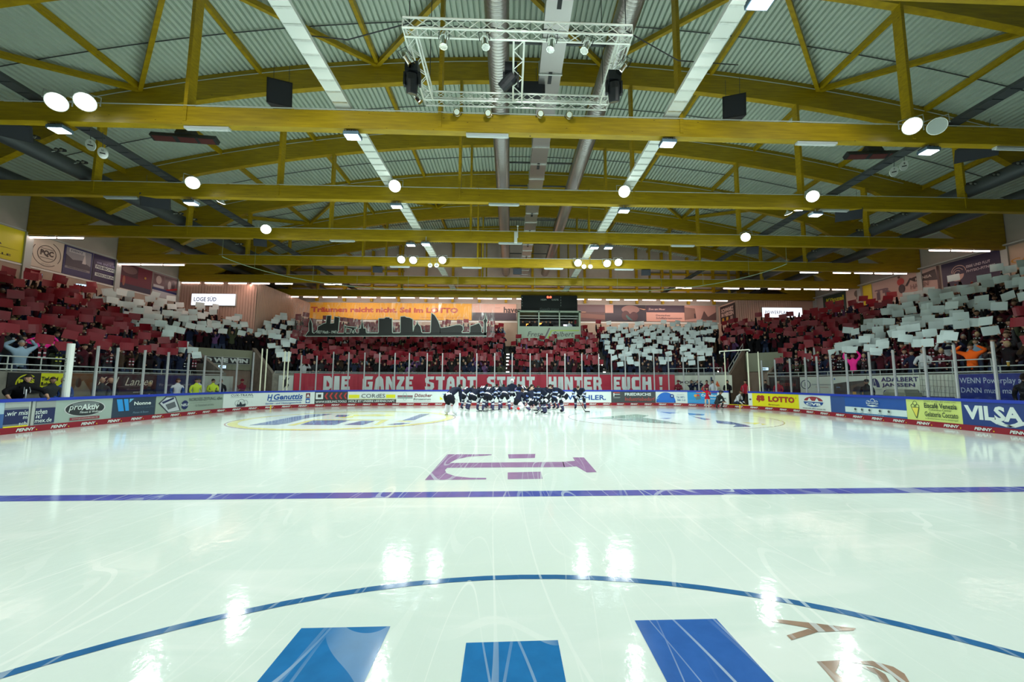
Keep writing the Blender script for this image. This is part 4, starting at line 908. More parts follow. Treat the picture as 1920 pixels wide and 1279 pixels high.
a = Banner(UR, 1767, 1880, Z0, Z1, flat(26, 28, 66), 'navy banner with a round wave logo high on the right side wall', py=515)
SK = flat(205, 175, 165)
a.disc(.27, .45, .13, .24, SK, 24, pi, 2*pi); a.cring(.31, .55, .26, .025, SK, 24, 0, pi); a.cring(.30, .52, .19, .02, SK, 20, .4, pi); a.cring(.29, .5, .12, .02, SK, 18, .6, pi)
a.text('EBBE UND FLUT', .45, .85, .62, .72, flat(200, 195, 205), .02); a.text('PHYSIO-FITNESS', .45, .92, .44, .54, flat(200, 195, 205), .02); a.done()
a = Banner(UR, 1881, 1919, Z0, Z1, flat(190, 170, 145), 'sand coloured banner with gold lettering, nearest on the right side wall', py=490, u=(at(1881, 490, X=XR).y, at(1881, 490, X=XR).y-3.6))
k = a.p(1919); a.cring(.5, .75, .16, .03, flat(90, 75, 65)); a.cring(.5, .75, .09, .03, flat(90, 75, 65)); a.text('CASTELLO', .1, .95, .38, .54, flat(190, 140, 40), .02); a.text('Ristorante', .3, .8, .2, .3, flat(120, 100, 85)); a.done()
# gable banners
UE = ('E', YF-.05)
ORG = flat(240, 176, 8)
a = Banner(UE, 562, 884.5, Z0-.02, 8.95, ORG, 'long orange banner with red lettering on the far wall behind the skyline sheet', py=585); a.text('Träumen reicht nicht. Sei im LOTTO', .065, .92, .42, .74, flat(190, 60, 20), .05); a.text('Glücksspiel kann süchtig machen', .7, .96, .1, .18, flat(200, 110, 20), 0); a.done()
a = Banner(UE, 885, 968, Z0, 8.95, flat(215, 175, 160), 'pale banner with a purple lower strip and dark lettering left of the press box', py=585); a.R(0, 1, 0, .46, flat(52, 40, 56)); a.text('haven', a.p(944.5), a.p(978), .46, .82, flat(45, 34, 40), .03); a.text('seestadt', a.p(928), a.p(938), .74, .78, flat(110, 90, 90), 0); a.done()
a = Banner(UE, 1083, 1134, Z0, 8.95, flat(95, 68, 70), 'dim sunset photo banner right of the press box', py=585); a.R(0, 1, .55, 1, flat(105, 85, 92)); a.poly([(0, .2), (0, .5), (1, .36), (1, .1)], flat(130, 90, 80)); a.R(.15, .3, .53, .56, flat(220, 170, 120)); a.done()
a = Banner(UE, 1134.5, 1211, Z0, 8.95, flat(48, 46, 60), 'dark blue photo banner with a pale animal back on the far wall', py=585); a.R(0, .2, .5, 1, flat(205, 160, 145)); a.disc(.62, .72, .22, .26, flat(150, 115, 110)); a.disc(.5, .35, .1, .3, flat(85, 55, 60)); a.disc(.7, .3, .1, .28, flat(85, 55, 62)); a.poly([(.5, .3), (.56, .1), (.68, .02), (.52, .4)], flat(65, 110, 110)); a.poly([(.82, .8), (1, .74), (.95, .7)], flat(230, 170, 130)); a.done()
a = Banner(UE, 1211.5, 1283, Z0, 8.95, flat(218, 165, 150), 'banner with dark purple top strip over a pale half on the far wall', py=585); a.R(0, 1, .56, 1, flat(48, 32, 58)); a.text('Zoo am Meer', .06, .5, .7, .82, flat(215, 180, 175), .02); a.text('Deutsches', .25, .62, .32, .43, flat(90, 60, 70), .02); a.text('Schiffahrtsmuseum', .25, .93, .15, .26, flat(90, 60, 70), .02); a.done()
a = Banner(UE, 1283.5, 1342, Z0, 8.95, flat(190, 150, 140), 'pale photo banner with dark gabled buildings at the right end of the far wall', py=585); a.poly([(0, .1), (0, .9), (.33, .82), (.36, .2)], flat(130, 98, 88)); a.poly([(.5, .1), (.62, .68), (.74, .3), (1, .6), (1, .1)], flat(100, 78, 78)); a.poly([(.3, .2), (.3, .5), (.34, .5), (.36, .2)], flat(60, 45, 50)); a.done()

# corner boxes with lit signs
PANELM = mat('box_cladding', (.56, .40, .33), .5, .1)
def corr_x(b, x0, x1, y, z0, z1, s=1):
    x = x0
    while x < x1: b.box(x, min(x+.16, x1), y-.04, y+.02, z0, z1, PANELM); b.box(min(x+.16, x1), min(x+.2, x1), y, y+.02, z0, z1, PANELM); x += .2
def corr_y(b, y0, y1, x, z0, z1, sg):
    y = y0
    while y < y1: b.box(*sorted((x, x+sg*.04)), y, min(y+.16, y1), z0, z1, PANELM); y += .2
xa = at(480, 570, Y=30.15).x; SG = glow('sign_white_glow', (.86, .90, 1.0), 1.15)
b = MB(); b.box(XL+.05, xa, 30.2, YF-.05, 4.7, 8.86, PANELM); corr_x(b, XL+.05, xa, 30.16, 4.7, 8.86); corr_y(b, 30.2, YF-.2, xa, 4.7, 8.86, 1)
o = b.build('corner_box'); tag(o, 'ribbed beige box room under the roof in the left corner', 'box room')
pa, pb = at(358, 573, Y=30.0), at(443, 551, Y=30.0)
b = MB(); b.box(pa.x, pb.x, 29.98, 30.1, pa.z, pb.z, GREYP); b.box(pa.x+.03, pb.x-.03, 29.96, 29.98, pa.z+.03, pb.z-.03, SG)
v, f = text_mesh('LOGE SÜD', .02); l0, l1 = at(364, 565, Y=30.0), at(407, 556, Y=30.0); b.add([(l0.x+(l1.x-l0.x)*x, 29.955, l0.z+(l1.z-l0.z)*z) for x, z in v], f, flat(20, 50, 140))
tag(b.build('lit_sign'), 'lit white sign with blue lettering on the left corner box', 'sign')
xb = at(1383, 590, Y=34.9).x
b = MB(); b.box(xb, XR-.05, 35.0, YF-.05, 4.7, 8.86, PANELM); corr_x(b, xb, XR-1.9, 34.96, 4.7, 8.86); corr_y(b, 35.0, YF-.2, xb, 4.7, 8.86, -1)
tag(b.build('corner_box'), 'ribbed beige box room under the roof in the right corner', 'box room')
pa, pb = at(1429, 595.5, Y=34.8), at(1503.5, 577, Y=34.8)
b = MB(); b.box(pa.x, pb.x, 34.78, 34.92, pa.z, pb.z, GREYP); b.box(pa.x+.03, pb.x-.03, 34.76, 34.78, pa.z+.03, pb.z-.03, SG)
v, f = text_mesh('POWERPLAY', .01, 0, 1.15); l0, l1 = at(1434.5, 589, Y=34.8), at(1477, 583, Y=34.8); b.add([(l0.x+(l1.x-l0.x)*x, 34.755, l0.z+(l1.z-l0.z)*z) for x, z in v], f, flat(25, 40, 110))
tag(b.build('lit_sign'), 'lit white sign with dark blue lettering on the right corner box', 'sign')
a = Banner(('R', xb-.09), 1383, 1347, 7.1, 8.7, flat(32, 28, 32), 'black banner with pale block lettering on the side of the right corner box', py=590, u=(YF-.6, 35.1))
a.text('SCHWARZ', .08, .92, .62, .86, flat(190, 165, 155), .05); a.text('IM HERZEN', .08, .92, .36, .58, flat(190, 165, 155), .05); a.R(.12, .26, .1, .3, flat(190, 140, 50)); a.R(.42, .56, .1, .3, flat(190, 150, 60)); a.R(.7, .86, .1, .3, flat(150, 130, 125)); a.done()

# press box with scoreboard
YP = 34.42
c = lambda px, py: at(px, py, Y=YP)
GRB = flat(150, 172, 150)
p0, p1 = c(971, 635), c(1088.5, 584)
t = empty('press_box', (p0.x, YP, p0.z)); o0 = Vector((p0.x, YP, p0.z))
def pb_(name, boxes, M=GRB):
    b = MB()
    for x0, x1, y0, y1, z0, z1 in boxes: b.box(x0-o0.x, x1-o0.x, y0-o0.y, y1-o0.y, z0-o0.z, z1-o0.z, M)
    return b.build(name, t)
zs = c(1000, 612).z; ztop = p1.z
pb_('front_panel', [(p0.x, p1.x, YP, YP+.1, p0.z-.9, zs)])
pb_('side_panel', [(p0.x, p0.x+.08, YP+.1, YF-.1, p0.z-.9, ztop)]); pb_('side_panel', [(p1.x-.08, p1.x, YP+.1, YF-.1, p0.z-.9, ztop)])
pb_('roof', [(p0.x-.03, p1.x+.03, YP-.03, YF-.1, ztop, ztop+.06)])
m1, m2 = c(1010.5, 600).x, c(1049, 600).x
pb_('window_frame', [(p0.x, p0.x+.15, YP, YP+.08, zs, ztop), (p1.x-.15, p1.x, YP, YP+.08, zs, ztop), (m1-.05, m1+.05, YP, YP+.08, zs, ztop), (m2-.05, m2+.05, YP, YP+.08, zs, ztop), (p0.x, p1.x, YP, YP+.08, ztop-.1, ztop)])
pb_('back_wall', [(p0.x+.08, p1.x-.08, YF-.3, YF-.2, p0.z-.9, ztop)], BLK)
pb_('ceiling_strip', [(p0.x+.1, p1.x-.1, YP+.6, YP+.68, ztop-.35, ztop-.28), (p0.x+.1, p1.x-.1, YP+1.1, YP+1.18, ztop-.5, ztop-.43)], GREYP)
pb_('warm_lamp', [(c(988, 600).x, c(996, 600).x, YP+1.4, YP+1.45, zs+.1, zs+.42), (c(1011.5, 600).x, c(1018, 600).x, YP+.9, YP+.95, zs+.05, zs+.42)], glow('warm_lamp_glow', (1, .35, .05), 3))
pb_('monitor', [(c(1058, 600).x, c(1064, 600).x, YP+.5, YP+.53, zs+.12, zs+.25)], glow('monitor_glow', (.7, .75, 1), 3))
b = MB()
for px, tt, q0, q1, sh in ((989, 'Frese', 0, 1018, .25), (1036, 'Salbert', 0, 1076, .25)):
    v, f = text_mesh(tt, .01, sh); l0, l1 = c(px, 631), c(q1, 622); b.add([(l0.x+(l1.x-l0.x)*x-o0.x, -.004, l0.z+(l1.z-l0.z)*z-o0.z) for x, z in v], f, flat(40, 50, 48))
def pg(pts, M): b.add([(c(*q_).x-o0.x, -.006, c(*q_).z-o0.z) for q_ in pts], [tuple(range(len(pts)))], M)
pg([(1020, 634), (1029, 615), (1032, 615), (1023, 634)], flat(70, 60, 70)); pg([(1025.5, 634), (1033, 619), (1086, 619), (1086, 621), (1035, 621), (1029, 634)], flat(150, 185, 40)); b.build('lettering', t)
tag(t, 'pale green press box with three windows in the middle of the far stand', 'press box')
for i, px in enumerate((980, 985, 1001, 1006, 1030, 1040, 1056, 1068, 1074)):
    pass
p0, p1 = c(977, 584), c(1082, 555); o1 = Vector((p0.x, YP, p0.z))
t = empty('scoreboard', o1); bx = MB(); bx.box(0, p1.x-p0.x, -.1, .25, .08, p1.z-p0.z, mat('scoreboard_face', (.003, .007, .006), .5, spec=.15)); bx.build('housing', t)
b = MB(); 
def stx(tt, a0, a1, M, bold=0):
    v, f = text_mesh(tt, bold); l0, l1 = c(*a0), c(*a1); b.add([(l0.x+(l1.x-l0.x)*x-o1.x, -.105, l0.z+(l1.z-l0.z)*z-o1.z) for x, z in v], f, M)
stx('HEIM', (1014, 564), (1024, 561), flat(150, 165, 155)); stx('GÄSTE', (1034, 564), (1047, 560.5), flat(150, 165, 155)); stx('GeznD', (1012, 582), (1031, 578), flat(60, 80, 75)); stx('SCHULE', (1033, 582), (1048, 579), flat(60, 80, 75)); b.build('lettering', t)
b = MB(); stx('0:0', (1025, 559.5), (1034, 555.8), glow('score_red', (1, .06, .03), 9), .02); b.build('digits', t)
b = MB()
for py in (557, 562, 567, 572): 
    for px in (978.5, 1051): l = c(px, py); b.box(l.x-o1.x, l.x-o1.x+.03, -.106, -.1, l.z-o1.z-.12, l.z-o1.z, flat(120, 140, 130))
b.build('border_mark', t)
tag(t, 'wide dark green scoreboard with red 0:0 digits on top of the press box', 'scoreboard')

# hanging skyline sheet
YS = 29.3
FILM = clear('clear_plastic_film', (.96, .96, .96), .05, .15, .30)
t0 = at(552, 560, Y=YS); s0_ = at(928, 570, Y=YS); o2 = Vector((t0.x, YS, at(560, 632, Y=YS).z))
t = empty('skyline_sheet', o2)
z_top = at(700, 566.5, Y=YS).z-o2.z; wS = s0_.x-o2.x
b = MB(); n = 60; P = []
for i in range(n+1):
    x = wS*i/n; yy = .05*math.sin(i*1.7)+.03*math.sin(i*.6); P += [(x, yy*.3, .05), (x, yy, z_top)]
b.add(P, [(2*i, 2*i+2, 2*i+3, 2*i+1) for i in range(n)], FILM); b.build('plastic_film', t)
BK = flat(13, 20, 19, .6); OUT = flat(175, 190, 180, .6)
S = lambda x, y: (lambda p_: (p_.x-o2.x, p_.z-o2.z))(at(560+x/5.053, 550+y/5.05, Y=YS))
SKY = [[(70, 405), (90, 375), (105, 360), (103, 290), (115, 245), (130, 290), (132, 370), (150, 385), (370, 382), (575, 380), (1775, 376), (1775, 402)],
       [(150, 385), (185, 355), (188, 320), (240, 290), (265, 285), (275, 215), (310, 215), (305, 290), (340, 285), (345, 225), (388, 232), (378, 355), (358, 385)],
       [(575, 380), (575, 338), (595, 335), (604, 240), (616, 335), (638, 336), (642, 380)],
       [(762, 380), (764, 242), (815, 242), (830, 230), (862, 232), (866, 242), (886, 242), (888, 380)],
       [(968, 380), (970, 225), (1005, 222), (1025, 232), (1055, 236), (1082, 250), (1084, 380)],
       [(1088, 380), (1100, 318), (1120, 296), (1126, 268), (1134, 296), (1156, 318), (1168, 380)],
       [(1253, 380), (1262, 192), (1290, 212), (1320, 262), (1335, 300), (1343, 332), (1345, 380)],
       [(1340, 332), (1420, 322), (1490, 304), (1530, 302), (1555, 315), (1558, 345), (1545, 366), (1540, 380), (1340, 380)],
       [(1625, 380), (1627, 315), (1710, 286), (1732, 330), (1732, 380)],
       [(1758, 395), (1760, 285), (1752, 258), (1766, 245), (1769, 195), (1776, 245), (1788, 258), (1775, 285), (1776, 395)],
       [(438, 382), (438, 306), (446, 306), (446, 316), (552, 326), (552, 334), (530, 338), (545, 378), (536, 378), (520, 345), (508, 378), (498, 378), (510, 340), (448, 324), (446, 382)]]
b = MB()
def grow(pts, r):
    out = []; n = len(pts); A_ = sum(pts[i][0]*pts[(i+1) % n][1]-pts[(i+1) % n][0]*pts[i][1] for i in range(n)); sg = 1 if A_ > 0 else -1
    for i in range(n):
        p, a_, c2 = Vector(pts[i]), Vector(pts[i-1]), Vector(pts[(i+1) % n])
        d1 = (p-a_).normalized() if (p-a_).length else Vector((1, 0)); d2 = (c2-p).normalized() if (c2-p).length else d1
        n1 = Vector((d1.y, -d1.x))*sg; n2 = Vector((d2.y, -d2.x))*sg; q_ = n1+n2; q_ = q_.normalized()*min(2.2, 1/max(.3, q_.length/2)) if q_.length > 1e-4 else n1
        out.append((p.x+q_.x*r, p.y+q_.y*r))
    return out
for poly in SKY:
    pts = [S(*q_) for q_ in poly]
    b.add([(x, -.07, z) for x, z in grow(pts, .045)], [tuple(range(len(pts)))], OUT)
    b.add([(x, -.085, z) for x, z in pts], [tuple(range(len(pts)))], BK)
b.build('skyline_silhouette', t)
v, f = text_mesh('1827 Nach - 1947', .02); b = MB(); l0, l1 = S(175, 382), S(365, 355); b.add([(l0[0]+(l1[0]-l0[0])*x, -.09, l0[1]+(l1[1]-l0[1])*z) for x, z in v], f, OUT); b.build('lettering', t)
tag(t, 'clear plastic sheet with black city skyline silhouettes hanging over the far stand', 'banner')
# ---------------------------------------------------------------- lamps and things under the roof
LG = glow('flood_glass_glow', (.93, 1.0, .93), 10); LGB = glow('led_glass_glow', (.80, .93, 1.0), 10); TG = glow('tube_glow', (1, .74, .66), 9); TG.cycles.emission_sampling = 'FRONT'
SIL = mat('lamp_reflector', (.7, .75, .72), .25, .7)
def dup(root, loc, rz=None):
    r = root.copy(); C.objects.link(r); r.location = loc
    if rz is not None: r.rotation_euler = (0, 0, rz)
    for ch in list(root.children):
        c2 = ch.copy(); C.objects.link(c2); c2.parent = r
        for g_ in list(ch.children):
            d = g_.copy(); C.objects.link(d); d.parent = c2
    return r
def mk_flood(lit=True):
    t = empty('round_floodlight', (0, 0, 0)); q_ = Matrix.Rotation(.55, 3, 'X')       # tips forward and down
    tr = lambda p: q_ @ Vector(p)
    b = MB(); b.tube([tr(p) for p in ((0, .22, 0), (0, .12, 0), (0, -.05, 0), (0, -.16, 0))], [.12, .16, .21, .235], SIL, 24); b.build('reflector', t, smooth=False)
    b = MB(); b.tube([tr((0, -.161, 0)), tr((0, -.175, 0))], [.215, .21], LG if lit else mat('unlit_lamp_glass', (.45, .52, .50), .12), 24); b.build('lamp_glass', t)
    b = MB(); b.tube([(-.27, 0, 0), (-.27, .06, .27), (.27, .06, .27), (.27, 0, 0)], .018, GREYP, 6); b.tube([(0, .06, .27), (0, .34, .2)], .025, GREYP, 6); b.build('bracket', t)
    return t
fl = mk_flood(); names = {0: 'left lamp of the pair near the left boards on the first beam', 1: 'right lamp of the pair near the left boards on the first beam', 2: 'lit lamp beside an unlit one on the right of the first beam'}
desc = ['leftmost of the pair on the first beam', 'second of the left pair on the first beam', 'on the right of the first beam beside an unlit lamp',
        'far left on the second beam', 'left of the ducts on the second beam', 'right of the ducts on the second beam', 'far right on the second beam', 'far left on the third beam', 'far right on the third beam',
        'leftmost of six on the fourth beam', 'second of six on the fourth beam', 'third of six on the fourth beam', 'fourth of six on the fourth beam', 'fifth of six on the fourth beam', 'rightmost of six on the fourth beam']
for i, (x, y, z) in enumerate(ROUND):
    o = fl if i == 0 else dup(fl, (x, y, z))
    o.location = (x, y, z); o.rotation_euler = (0, 0, max(-.9, min(.9, x*-.06 if abs(x) > 8 else -x*.02)))
    tag(o, 'lit round floodlight, '+desc[i], 'floodlight', 'round floodlights on the beams')
un = mk_flood(False); un.location = (12.62, 10.95, 9.19); un.rotation_euler = (0, 0, -.8); tag(un, 'unlit round floodlight with grey glass on the right of the first beam', 'floodlight')
def mk_led():
    t = empty('led_floodlight', (0, 0, 0)); b = MB(); b.box(-.22, .22, -.16, .16, .03, .12, mat('led_housing', (.12, .2, .28), .4, .3))
    for i in range(7): b.box(-.2+.06*i, -.18+.06*i, -.14, .14, .12, .17, DGREY)
    b.build('housing', t); b = MB(); b.box(-.19, .19, -.13, .13, .015, .03, LGB); b.build('lamp_glass', t)
    b = MB(); b.tube([(0, 0, .15), (0, 0, .45)], .018, GREYP, 6); b.build('hanger_rod', t); return t
ld = mk_led()
ldesc = ['far left under the first beam', 'left of the ducts under the first beam', 'right of the ducts under the first beam', 'far right under the first beam', 'far left under the second beam', 'left of the ducts under the second beam', 'right of the ducts under the second beam', 'far right under the second beam', 'left of the ducts under the third beam', 'left of the pair under the third beam', 'right of the pair under the third beam', 'at the picture top, right of the truss frame', 'above the viewer left of the truss frame']
for i, (x, y, z) in enumerate(LED):
    o = ld if i == 0 else dup(ld, (x, y, z)); o.location = (x, y, z); tag(o, 'bluish rectangular floodlight, '+ldesc[i], 'floodlight', 'rectangular LED floodlights')
o = dup(ld, (-4.35, 20.6, 8.6)); tag(o, 'rectangular floodlight beside the cable tray, left of the ducts under the third beam', 'floodlight', 'rectangular LED floodlights')
for x, y in ADDED_FLOOD:  # housings for the added lamps that brighten the tie beams
    o = dup(fl, (x, y, 9.36)); o.rotation_euler = (0, 0, pi); tag(o, 'added round floodlight above the viewer, brightening the tie beam fronts', 'floodlight', 'added fill lamps above the viewer')
for x, y, z in BEHIND:
    o = dup(ld, (x, y, z)); tag(o, 'bright rectangular LED floodlight in the rows above and behind the viewer', 'floodlight', 'lamps behind the viewer')
# small dish lamps on the second beam sides
for px, py, tl, lab in ((395, 371, 0, 'left side, upper one'), (415, 379, .6, 'left side, lower tilted one'), (1497, 394.5, 0, 'right side, upper one'), (1478, 400, -.6, 'right side, lower tilted one')):
    p = at(px, py, Y=16.6); b = MB(); b.tube([(0, 0, .12), (0, 0, .04), (0, 0, 0)], [.03, .10, .17], GREYP, 14); b.tube([(0, 0, 0), (0, 0, -.01)], [.16, .16], LG, 14); b.tube([(0, 0, .1), (0, 0, .75)], .012, GREYP, 5)
    o = b.build('dish_lamp'); o.location = p; o.rotation_euler = (.3, tl, 0); tag(o, 'small bright dish lamp behind the second beam, '+lab, 'lamp')
# fluorescent battens under the beams (unlit) and pink white tube rows (lit)
BAT = mat('batten_white', (.5, .56, .58), .4)
bt = None
for px, py, k in ((390, 236.5, 3), (914, 251, 3), (1530, 268, 3), (1900, 277, 3), (228, 367, 4), (945, 382, 4), (642, 450.5, 5), (957, 457, 5), (1280, 461, 5), (750, 501, 6), (885, 502.5, 6), (1038, 503.5, 6), (1170, 505.5, 6), (1565, 418, 4)):
    p = at(px, py, Y=TY[k]); p.z = BZ-.07
    if bt is None:
        bt = empty('strip_light', p); b = MB(); b.box(-.62, .62, -.07, .07, 0, .06, BAT); b.build('housing', bt); b = MB(); b.box(-.58, .58, -.03, .03, -.03, 0, mat('unlit_tube', (.6, .66, .66), .3)); b.build('tube', bt); o = bt
    else: o = dup(bt, p)
    tag(o, 'unlit white strip light under the %s tie beam' % ['first', 'second', 'third', 'fourth'][k-3], 'strip light', 'unlit strip lights under the beams')
tb = None
def tube_at(x, y, z, L, lab):
    global tb
    if tb is None:
        tb = empty('fluorescent_tube', (x, y, z)); b = MB(); b.box(-.5, .5, -.05, .05, .03, .09, BAT); b.build('housing', tb); b = MB(); b.tube([(-.48, 0, 0), (.48, 0, 0)], .035, TG, 8); b.build('glass_tube', tb); o = tb
    else: o = dup(tb, (x, y, z))
    o.scale = (L, 1, 1); tag(o, lab, 'tube light', 'lit fluorescent tubes')
def tubes(pxs, py, k, lab, dy=0):
    for a_, c2 in pxs:
        y = TY[k]+dy; p, q_ = at(a_, py, Y=y), at(c2, py, Y=y); tube_at((p.x+q_.x)/2, y, BZ-.1, abs(q_.x-p.x), lab)
tubes([(56, 105), (108, 157)], 444, 5, 'lit pinkish fluorescent tube under the left end of the third beam')
tubes([(224, 263), (265, 305), (307, 346)], 495, 6, 'lit pinkish fluorescent tube under the left end of the fourth beam')
tubes([(1742, 1781), (1784, 1823), (1825, 1856)], 471, 5, 'lit pinkish fluorescent tube under the right end of the third beam')
tubes([(1500, 1534), (1562, 1595), (1602, 1636), (1640, 1673), (1676, 1700)], 512, 6, 'lit pinkish fluorescent tube under the right end of the fourth beam')
tubes([(341, 375), (384, 419), (428, 463), (472, 506), (516, 549), (608, 641)], 530.5, 7, 'lit pinkish fluorescent tube under the left half of the fifth beam')
tubes([(1267, 1297), (1356, 1386), (1396, 1425), (1440, 1464), (1471, 1501), (1507, 1536), (1539, 1555), (1560, 1590)], 541, 7, 'lit pinkish fluorescent tube under the right half of the fifth beam')
tubes([(532+36.35*i, 532+36.35*i+28) for i in range(13)]+[(1082, 1095), (1102, 1128), (1136, 1162), (1170, 1196), (1204, 1230), (1238, 1264), (1272, 1298), (1306, 1331), (1338, 1364)], 559, 8, 'lit pinkish fluorescent tube under the sixth beam along the far stand')
# speakers
def speaker(px, py, Y, w_, h_, d_, rz, tilt, lab):
    p = at(px, py, Y=Y); t = empty('hung_speaker', p); t.rotation_euler = (tilt, 0, rz)
    b = MB(); b.add([(-w_/2, -d_/2, -h_/2), (w_/2, -d_/2, -h_/2), (w_*.32, d_/2, -h_/2), (-w_*.32, d_/2, -h_/2), (-w_/2, -d_/2, h_/2), (w_/2, -d_/2, h_/2), (w_*.32, d_/2, h_/2), (-w_*.32, d_/2, h_/2)], [(0, 3, 2, 1), (4, 5, 6, 7), (0, 1, 5, 4), (1, 2, 6, 5), (2, 3, 7, 6), (3, 0, 4, 7)], DARK); b.build('cabinet', t)
    b = MB(); b.box(-w_*.44, w_*.44, -d_/2-.012, -d_/2, -h_*.44, h_*.44, mat('speaker_grille', (.02, .025, .035), .7)); b.build('grille', t)
    b = MB(); b.tube([(-w_*.3, 0, h_/2), (-w_*.3, 0, h_/2+.7)], .008, DGREY, 5); b.tube([(w_*.3, 0, h_/2), (w_*.3, 0, h_/2+.7)], .008, DGREY, 5); b.build('wire', t)
    tag(t, lab, 'speaker')
speaker(527, 180, 14.2, .8, .85, .6, .35, .2, 'large black speaker hanging above the first beam, left of the truss frame')
speaker(1374, 205, 14.2, .8, .8, .6, -.35, .2, 'large black speaker hanging above the first beam, right of the truss frame')
speaker(18, 242, 11.8, 1.0, .45, .4, .6, .5, 'long black speaker below the left end of the first beam')
speaker(1826, 286, 11.9, 1.0, .42, .4, -.6, .5, 'long black speaker below the right end of the first beam')
speaker(294, 378, 16.4, .95, .5, .4, .5, .4, 'long black speaker below the left part of the second beam')
speaker(1589, 403, 16.4, .95, .45, .4, -.5, .4, 'long black speaker below the right part of the second beam')
speaker(490, 455, 21.0, .6, .4, .4, .3, .3, 'dim black speaker under the left part of the third beam')
speaker(1409, 470, 21.0, .6, .4, .4, -.3, .3, 'dim black speaker under the right part of the third beam')
speaker(709, 505.5, 25.6, .6, .38, .35, .1, .3, 'small black speaker under the left part of the fourth beam')
speaker(1210, 511, 25.6, .6, .38, .35, -.1, .3, 'small black speaker under the right part of the fourth beam')
speaker(970, 509.5, 25.6, .55, .36, .35, 0, .2, 'small black speaker in the middle under the fourth beam')
speaker(983, 172, 13.2, 1.4, .42, .5, 0, 0, 'wide black speaker behind the far side of the truss frame')
# radiant heaters
HEAT = mat('heater_face', (.16, .05, .05), .5)
for px, py, lab in ((345, 262, 'left'), (1641, 293, 'right')):
    p = at(px, py, Y=16.9); t = empty('radiant_heater', p); b = MB(); b.box(-1.35, 1.35, -.15, .15, 0, .18, DGREY); b.box(-.35, .35, -.2, .2, .18, .5, DGREY); b.build('housing', t)
    b = MB(); b.box(-1.25, -.4, -.12, .12, -.02, 0, HEAT); b.box(-.2, .5, -.12, .12, -.02, 0, HEAT); b.box(.65, 1.25, -.12, .12, -.02, 0, HEAT); b.build('heating_panel', t)
    t.rotation_euler = (-.4, .05 if lab == 'left' else -.05, 0); tag(t, 'dark radiant heater with dull red panels behind the first beam, %s side' % lab, 'heater')
# round number discs
for i, (px, py, Y, r, lab) in enumerate(((170, 272, 12.6, .17, 'left pair, upper one'), (193, 287, 12.6, .17, 'left pair, lower one'), (1695, 311, 13.4, .17, 'right pair, upper one'), (1676, 322, 13.4, .17, 'right pair, lower one'),
        (806.5, 497.5, 24.6, .14, 'left of the scoreboard, left one'), (818.5, 497.5, 24.6, .14, 'left of the scoreboard, right one'), (1095, 500, 24.6, .14, 'right of the scoreboard, left one'), (1107, 500, 24.6, .14, 'right of the scoreboard, right one'))):
    p = at(px, py, Y=Y); b = MB(); b.tube([(0, -.01, 0), (0, .01, 0)], r, flat(215, 225, 220), 24); o = b.build('number_disc'); o.location = p; o.rotation_euler = (.35 if i < 4 else 0, .25 if i < 2 else (-.25 if i < 4 else 0), 0)
    s_ = MB(); v, f = text_mesh(str([15, 16, 8, 7, 3, 4, 5, 6][i]), .02); s_.add([((x-.5)*r*.4, -.014, r*.3+z*r*.4) for x, z in v], f, BLK); s_.box(-r*.55, r*.55, -.013, -.011, -r*.15, r*.05, BLK); s_.build('lettering', o)
    b = MB(); b.tube([(0, 0, r), (0, 0, r+.45)], .01, DGREY, 5); b.build('hanger_rod', o)
    tag(o, 'white round number disc hanging under the beams, '+lab, 'sign')
# twin spotlights on the dark pipes
tw = None
for k, (px, py, Y) in enumerate(((62, 258, 12.6), (112, 282, 14.2), (153, 305, 15.9), (312, 390, 19.3), (336, 401, 20.6), (362, 412, 22), (1910, 307, 12.9), (1865, 328, 14.4), (1822, 345, 15.6), (1695, 402, 19), (1668, 412, 20.3), (1640, 422, 21.5), (1612, 432, 23), (450, 458, 26), (1527, 471, 26))):
    p = at(px, py, X=-16.3 if px < 900 else 19.1)
    if tw is None:
        tw = empty('twin_spotlight', p)
        for s_ in (-1, 1):
            b = MB(); b.tube([(s_*.09, -.04, 0), (s_*.09, .10, .05)], [.075, .05], DARK, 10); b.tube([(s_*.09, -.042, 0), (s_*.09, -.05, 0)], .06, SIL, 10); b.build('spot_head', tw)
        b = MB(); b.tube([(-.12, .08, .05), (.12, .08, .05)], .012, GREYP, 5); b.build('arm', tw); o = tw
    else:
        o = dup(tw, p)
        for c_h in list(o.children):
            if c_h.name.startswith('bracket'): bpy.data.objects.remove(c_h)
    pz = Vector((-16.9 if px < 900 else 19.6, p.y, 9.8)); b = MB(); b.tube([(0, .08, .05), tuple(pz-p)], .014, GREYP, 5); b.build('bracket', o)
    tag(o, 'small unlit twin spotlight on the dark pipe above the %s stand' % ('left' if px < 900 else 'right'), 'spotlight', 'twin spotlights on the pipes')
# net rail: thin curved tube following the boards
b = MB(); pts = []; z = 8.05
zr = at(1000, 543.5, Y=28.3).z
for x, y in PP:
    if y > 21.3: pts.append((x*.985, y-.1, zr))
b.tube(pts, .022, flat(140, 165, 140), 6); o = rebase(b.build('net_rail'), pts[0])
for px in (375, 481, 590, 670, 770, 857, 1009, 1088, 1164, 1244, 1320, 1404, 1500):
    i = min(range(len(pts)), key=lambda j: abs(pix(*pts[j])[0]-px)); p = Vector(pts[i])-Vector(pts[0])
    b = MB(); b.tube([p, p+Vector((0, 0, BZ+.3-zr+ .2))], .008, flat(140, 160, 140), 5); b.build('hanger_wire', o)
tag(o, 'thin pale curved rail hanging on wires over the far boards', 'rail')
